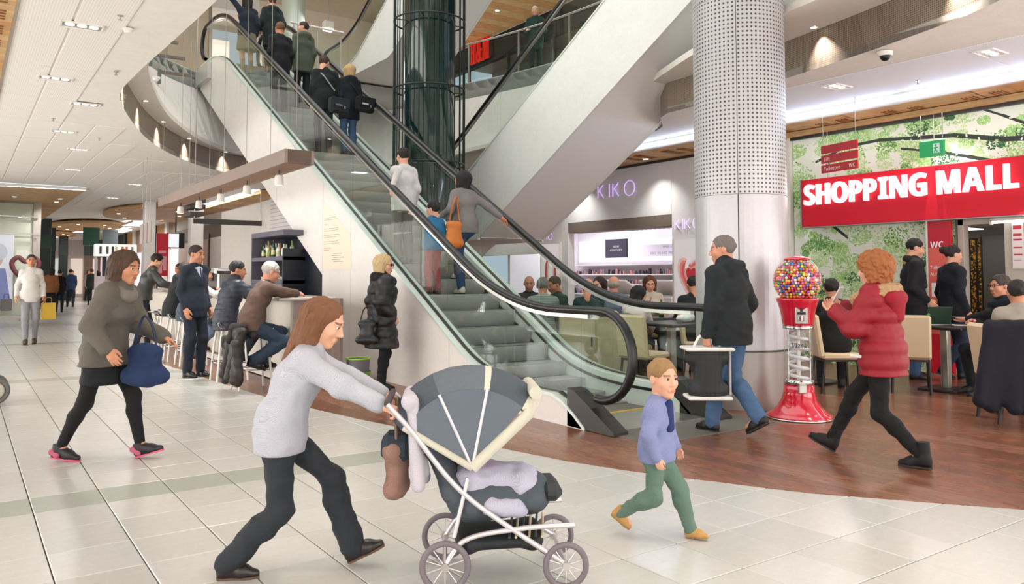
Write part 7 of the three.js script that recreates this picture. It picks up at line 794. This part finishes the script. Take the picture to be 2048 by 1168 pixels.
person({ label: 'child in a blue jacket and red trousers on the escalator', at: onStep(8, .44), face: 186, H: 1.17, hs: .88, lod: 1, skin: 'fair', hair: { type: 'short', color: '#14110f', full: .006 }, head: [24, 0, 0], feet: [[.07, 0], [-.07, 0]], hands: [{ w: [.14, 2.2, -3.55] }, [.06, -.48, .05]], top: [{ color: '#2f7fae', t: .02, hem: .10, fold: .008 }], legs: { color: '#b5505a' }, extra: (c) => ring(c, 'collar', cloth('#1d4f63'), .07, .03, .01) });
person({ label: 'black-haired woman in a grey top and jeans with an orange bag stepping up the escalator', at: onStep(8, .93), face: 184, H: 1.66, lod: 1, bust: .8, skin: 'tan', lean: 7, hair: { type: 'bob', color: '#0f0d0d', full: .004 }, head: [14, -4, 0], feet: [[.08, -.02], [-.09, .30, .20, 0]], hands: [[.12, -.30, .16], { w: [1.42, 2.15, -3.3] }], top: [{ color: '#8b8683', t: .02, hem: .10, fold: .009 }], legs: { color: '#2e4a70', t: .012, flare: .012 }, shoe: { color: '#c9bfb4' } });
{ const t = thing('handbag', 'large orange leather shoulder bag of the woman in the grey top', 'bag', [.68, 1.78, -3.44], .1); const f = new Field(.014); f.cap(V(-.08, .06, 0), V(.08, .06, 0), .06).cap(V(-.07, .3, 0), V(.07, .3, 0), .045, .045).cap(V(0, .06, 0), V(0, .3, 0), .07, .05, { f: 2, u: V(1, 0, 0) }); part(t, 'bag_body', f.mesh(), M('#c9742c', .5)); part(t, 'strap', tube([[-.08, .33, 0], [-.04, .55, .02], [.04, .68, 0], [.08, .5, -.02], [.09, .33, 0]], .012, 24), M('#b5662a', .5)); }
// -- in the café
const sit = (label, x, z, face, o) => person({ label, at: [x, .005, z], face, seat: .48, lod: 1, feet: [[.12, .40], [-.12, .38]], hands: [[-.04, -.34, .30], [-.04, -.34, .30]], elbow: [.6, -.7, -.5], legs: { color: '#22252a' }, ...o });
sit('bald man in black facing us across the café table', 3.1, -5.07, -35, { H: 1.8, male: true, skin: 'ruddy', hair: { type: 'bald', color: '#3a2d24' }, head: [0, 8, 0], top: [{ color: '#1c2226', hem: .04 }] });
sit('grey-haired man in a striped grey-green jumper seen from behind', 2.26, -3.58, 145, { H: 1.76, male: true, w: 1.1, skin: 'ruddy', hair: { type: 'short', color: '#7c7b74' }, top: [{ hem: .04, t: .018, m: M('#ffffff', .9, { map: rep(tex(8, 64, (u, v, x, y) => (y % 8 < 3 ? [112, 128, 118] : [158, 170, 160])), 1, 5) }) }], lean: 8 });
sit('man in a dark green jacket bending over the café table', 2.95, -4.02, -95, { H: 1.8, male: true, lean: 10, skin: 'tan', hair: { type: 'short', color: '#46402f' }, head: [0, 16, 0], top: [{ color: '#1f4436', hem: .05, t: .02 }] });
sit('balding man in a teal jacket turned away at the café table', 2.62, -2.98, 160, { H: 1.72, male: true, w: 1.08, skin: 'ruddy', hair: { type: 'fringe', color: '#8d8478' }, head: [-30, 8, 0], top: [{ color: '#1d3f3f', hem: .05, t: .02 }] });
sit('woman with long dark hair and a white top in the café', 3.67, -3.94, -78, { H: 1.76, bust: .8, skin: 'fair', hair: { type: 'long', color: '#2a1a14', len: .22 }, head: [0, 8, 0], top: [{ color: '#e9e4dc', hem: .05 }] });
sit('bald man in a blue-grey jumper seen from behind in the café', 3.31, -3.21, 142, { H: 1.8, male: true, w: 1.1, skin: 'ruddy', hair: { type: 'fringe', color: '#a0968a' }, lean: 8, top: [{ color: '#6b7d8c', hem: .05, t: .018 }] });
sit('black-haired figure in white bending low over the café table', 2.82, -2.34, 112, { H: 1.62, lean: 30, skin: 'fair', hair: { type: 'bob', color: '#0f0e0e' }, head: [-30, 26, 0], top: [{ color: '#e6e1d8', hem: .05 }] });
sit('woman with brown bobbed hair and a cream cardigan facing us in the café', 4.6, -3.78, -35, { H: 1.8, bust: .8, skin: 'fair', hair: { type: 'bob', color: '#5b3524' }, head: [0, 14, 0], hands: [[-.06, -.16, .2], [-.06, -.10, .22]], top: [{ color: '#e6dcc6', hem: .05, t: .018 }] });
sit('man in black seen from behind before the heart poster', 3.93, -2.17, 150, { H: 1.82, male: true, w: 1.1, skin: 'tan', hair: { type: 'short', color: HAIR.dark }, lean: 12, head: [0, 14, 0], top: [{ color: '#181c22', hem: .05, t: .022 }] });
sit('dark-haired person in black seated behind the woman in red', 4.05, -.10, 128, { H: 1.74, lean: 10, skin: 'tan', hair: { type: 'short', color: HAIR.dark }, top: [{ color: '#121316', hem: .1, t: .022 }] });
sit('man with swept-back hair in profile at the laptop table', 5.5, 1.24, -122, { H: 1.82, male: true, skin: 'ruddy', hair: { type: 'short', color: '#3f352d', full: .006 }, head: [4, 2, 0], lean: 6, hands: [{ w: [5.42, .84, .72] }, { w: [5.16, .86, 1.0] }], top: [{ color: '#15171c', name: 'jacket', hem: .05, t: .022 }], extra: (c) => { ring(c, 'scarf', cloth('#17202e'), .075, .04, .0); glasses(c); } });
sit('man in a pale grey jumper sitting with his back to us at the right edge', 3.80, 2.09, 128, { H: 1.72, male: true, lod: 1, w: 1.1, skin: 'tan', hair: { type: 'short', color: '#26211d' }, lean: 10, top: [{ color: '#b3a79a', hem: .06, t: .02, fold: .008 }] });
person({ label: 'man in a dark coat and scarf with blue jeans standing before the tree print', at: [5.98, .005, -.14], face: 42, H: 1.90, lod: 1, male: true, skin: 'fair', hair: { type: 'short', color: '#17120f' }, head: [0, 14, 0], feet: [[.1, .02], [-.1, -.03]], hands: [[.0, -.42, .14], [.02, -.44, .12]], top: [{ color: '#171a20', name: 'coat', t: .026, hem: .18 }], legs: { color: '#4a6c98', t: .014, flare: .016 }, extra: (c) => { ring(c, 'scarf', cloth('#2a2b27'), .085, .042, .01); const f = new Field(.012), a = c.neck.clone().addScaledVector(c.fwd, .09); f.cap(a, a.clone().add(V(-.03, -.34, .03)), .04, .045, { f: 1.6, u: c.lat }); part(c.root, 'scarf_end', f.mesh(), cloth('#33352e')); } });
person({ label: 'person in a navy jacket and grey jumper walking by the red notice panel', at: [6.30, .005, .22], face: 60, H: 1.80, lod: 1, skin: 'fair', hair: { type: 'bun', color: '#231a15' }, head: [-6, 4, 0], feet: [[.08, .16, 0, 8], [-.08, -.2, .02, -22]], top: [{ color: '#9a8d88', name: 'jumper', t: .018, hem: .14 }, { color: '#151a26', name: 'jacket', t: .03, hem: .12, sleeve: .9 }], legs: { color: '#26344a', t: .012, flare: .01 } });
person({ label: 'person in a dark green coat standing behind the upper glass balustrade', at: [7.05, 6.4, -10.2], face: -40, H: 1.76, lod: 2, skin: 'fair', hair: { type: 'short', color: '#c7b7b0' }, lean: 12, hands: [[.04, -.32, .24], [.04, -.32, .24]], top: [{ color: '#27463c', t: .024, hem: .3 }], legs: { color: '#20302c' } });
scene.traverse((o) => { if (o.isLight) { o.castShadow = true; } });
renderer.render(scene, camera);
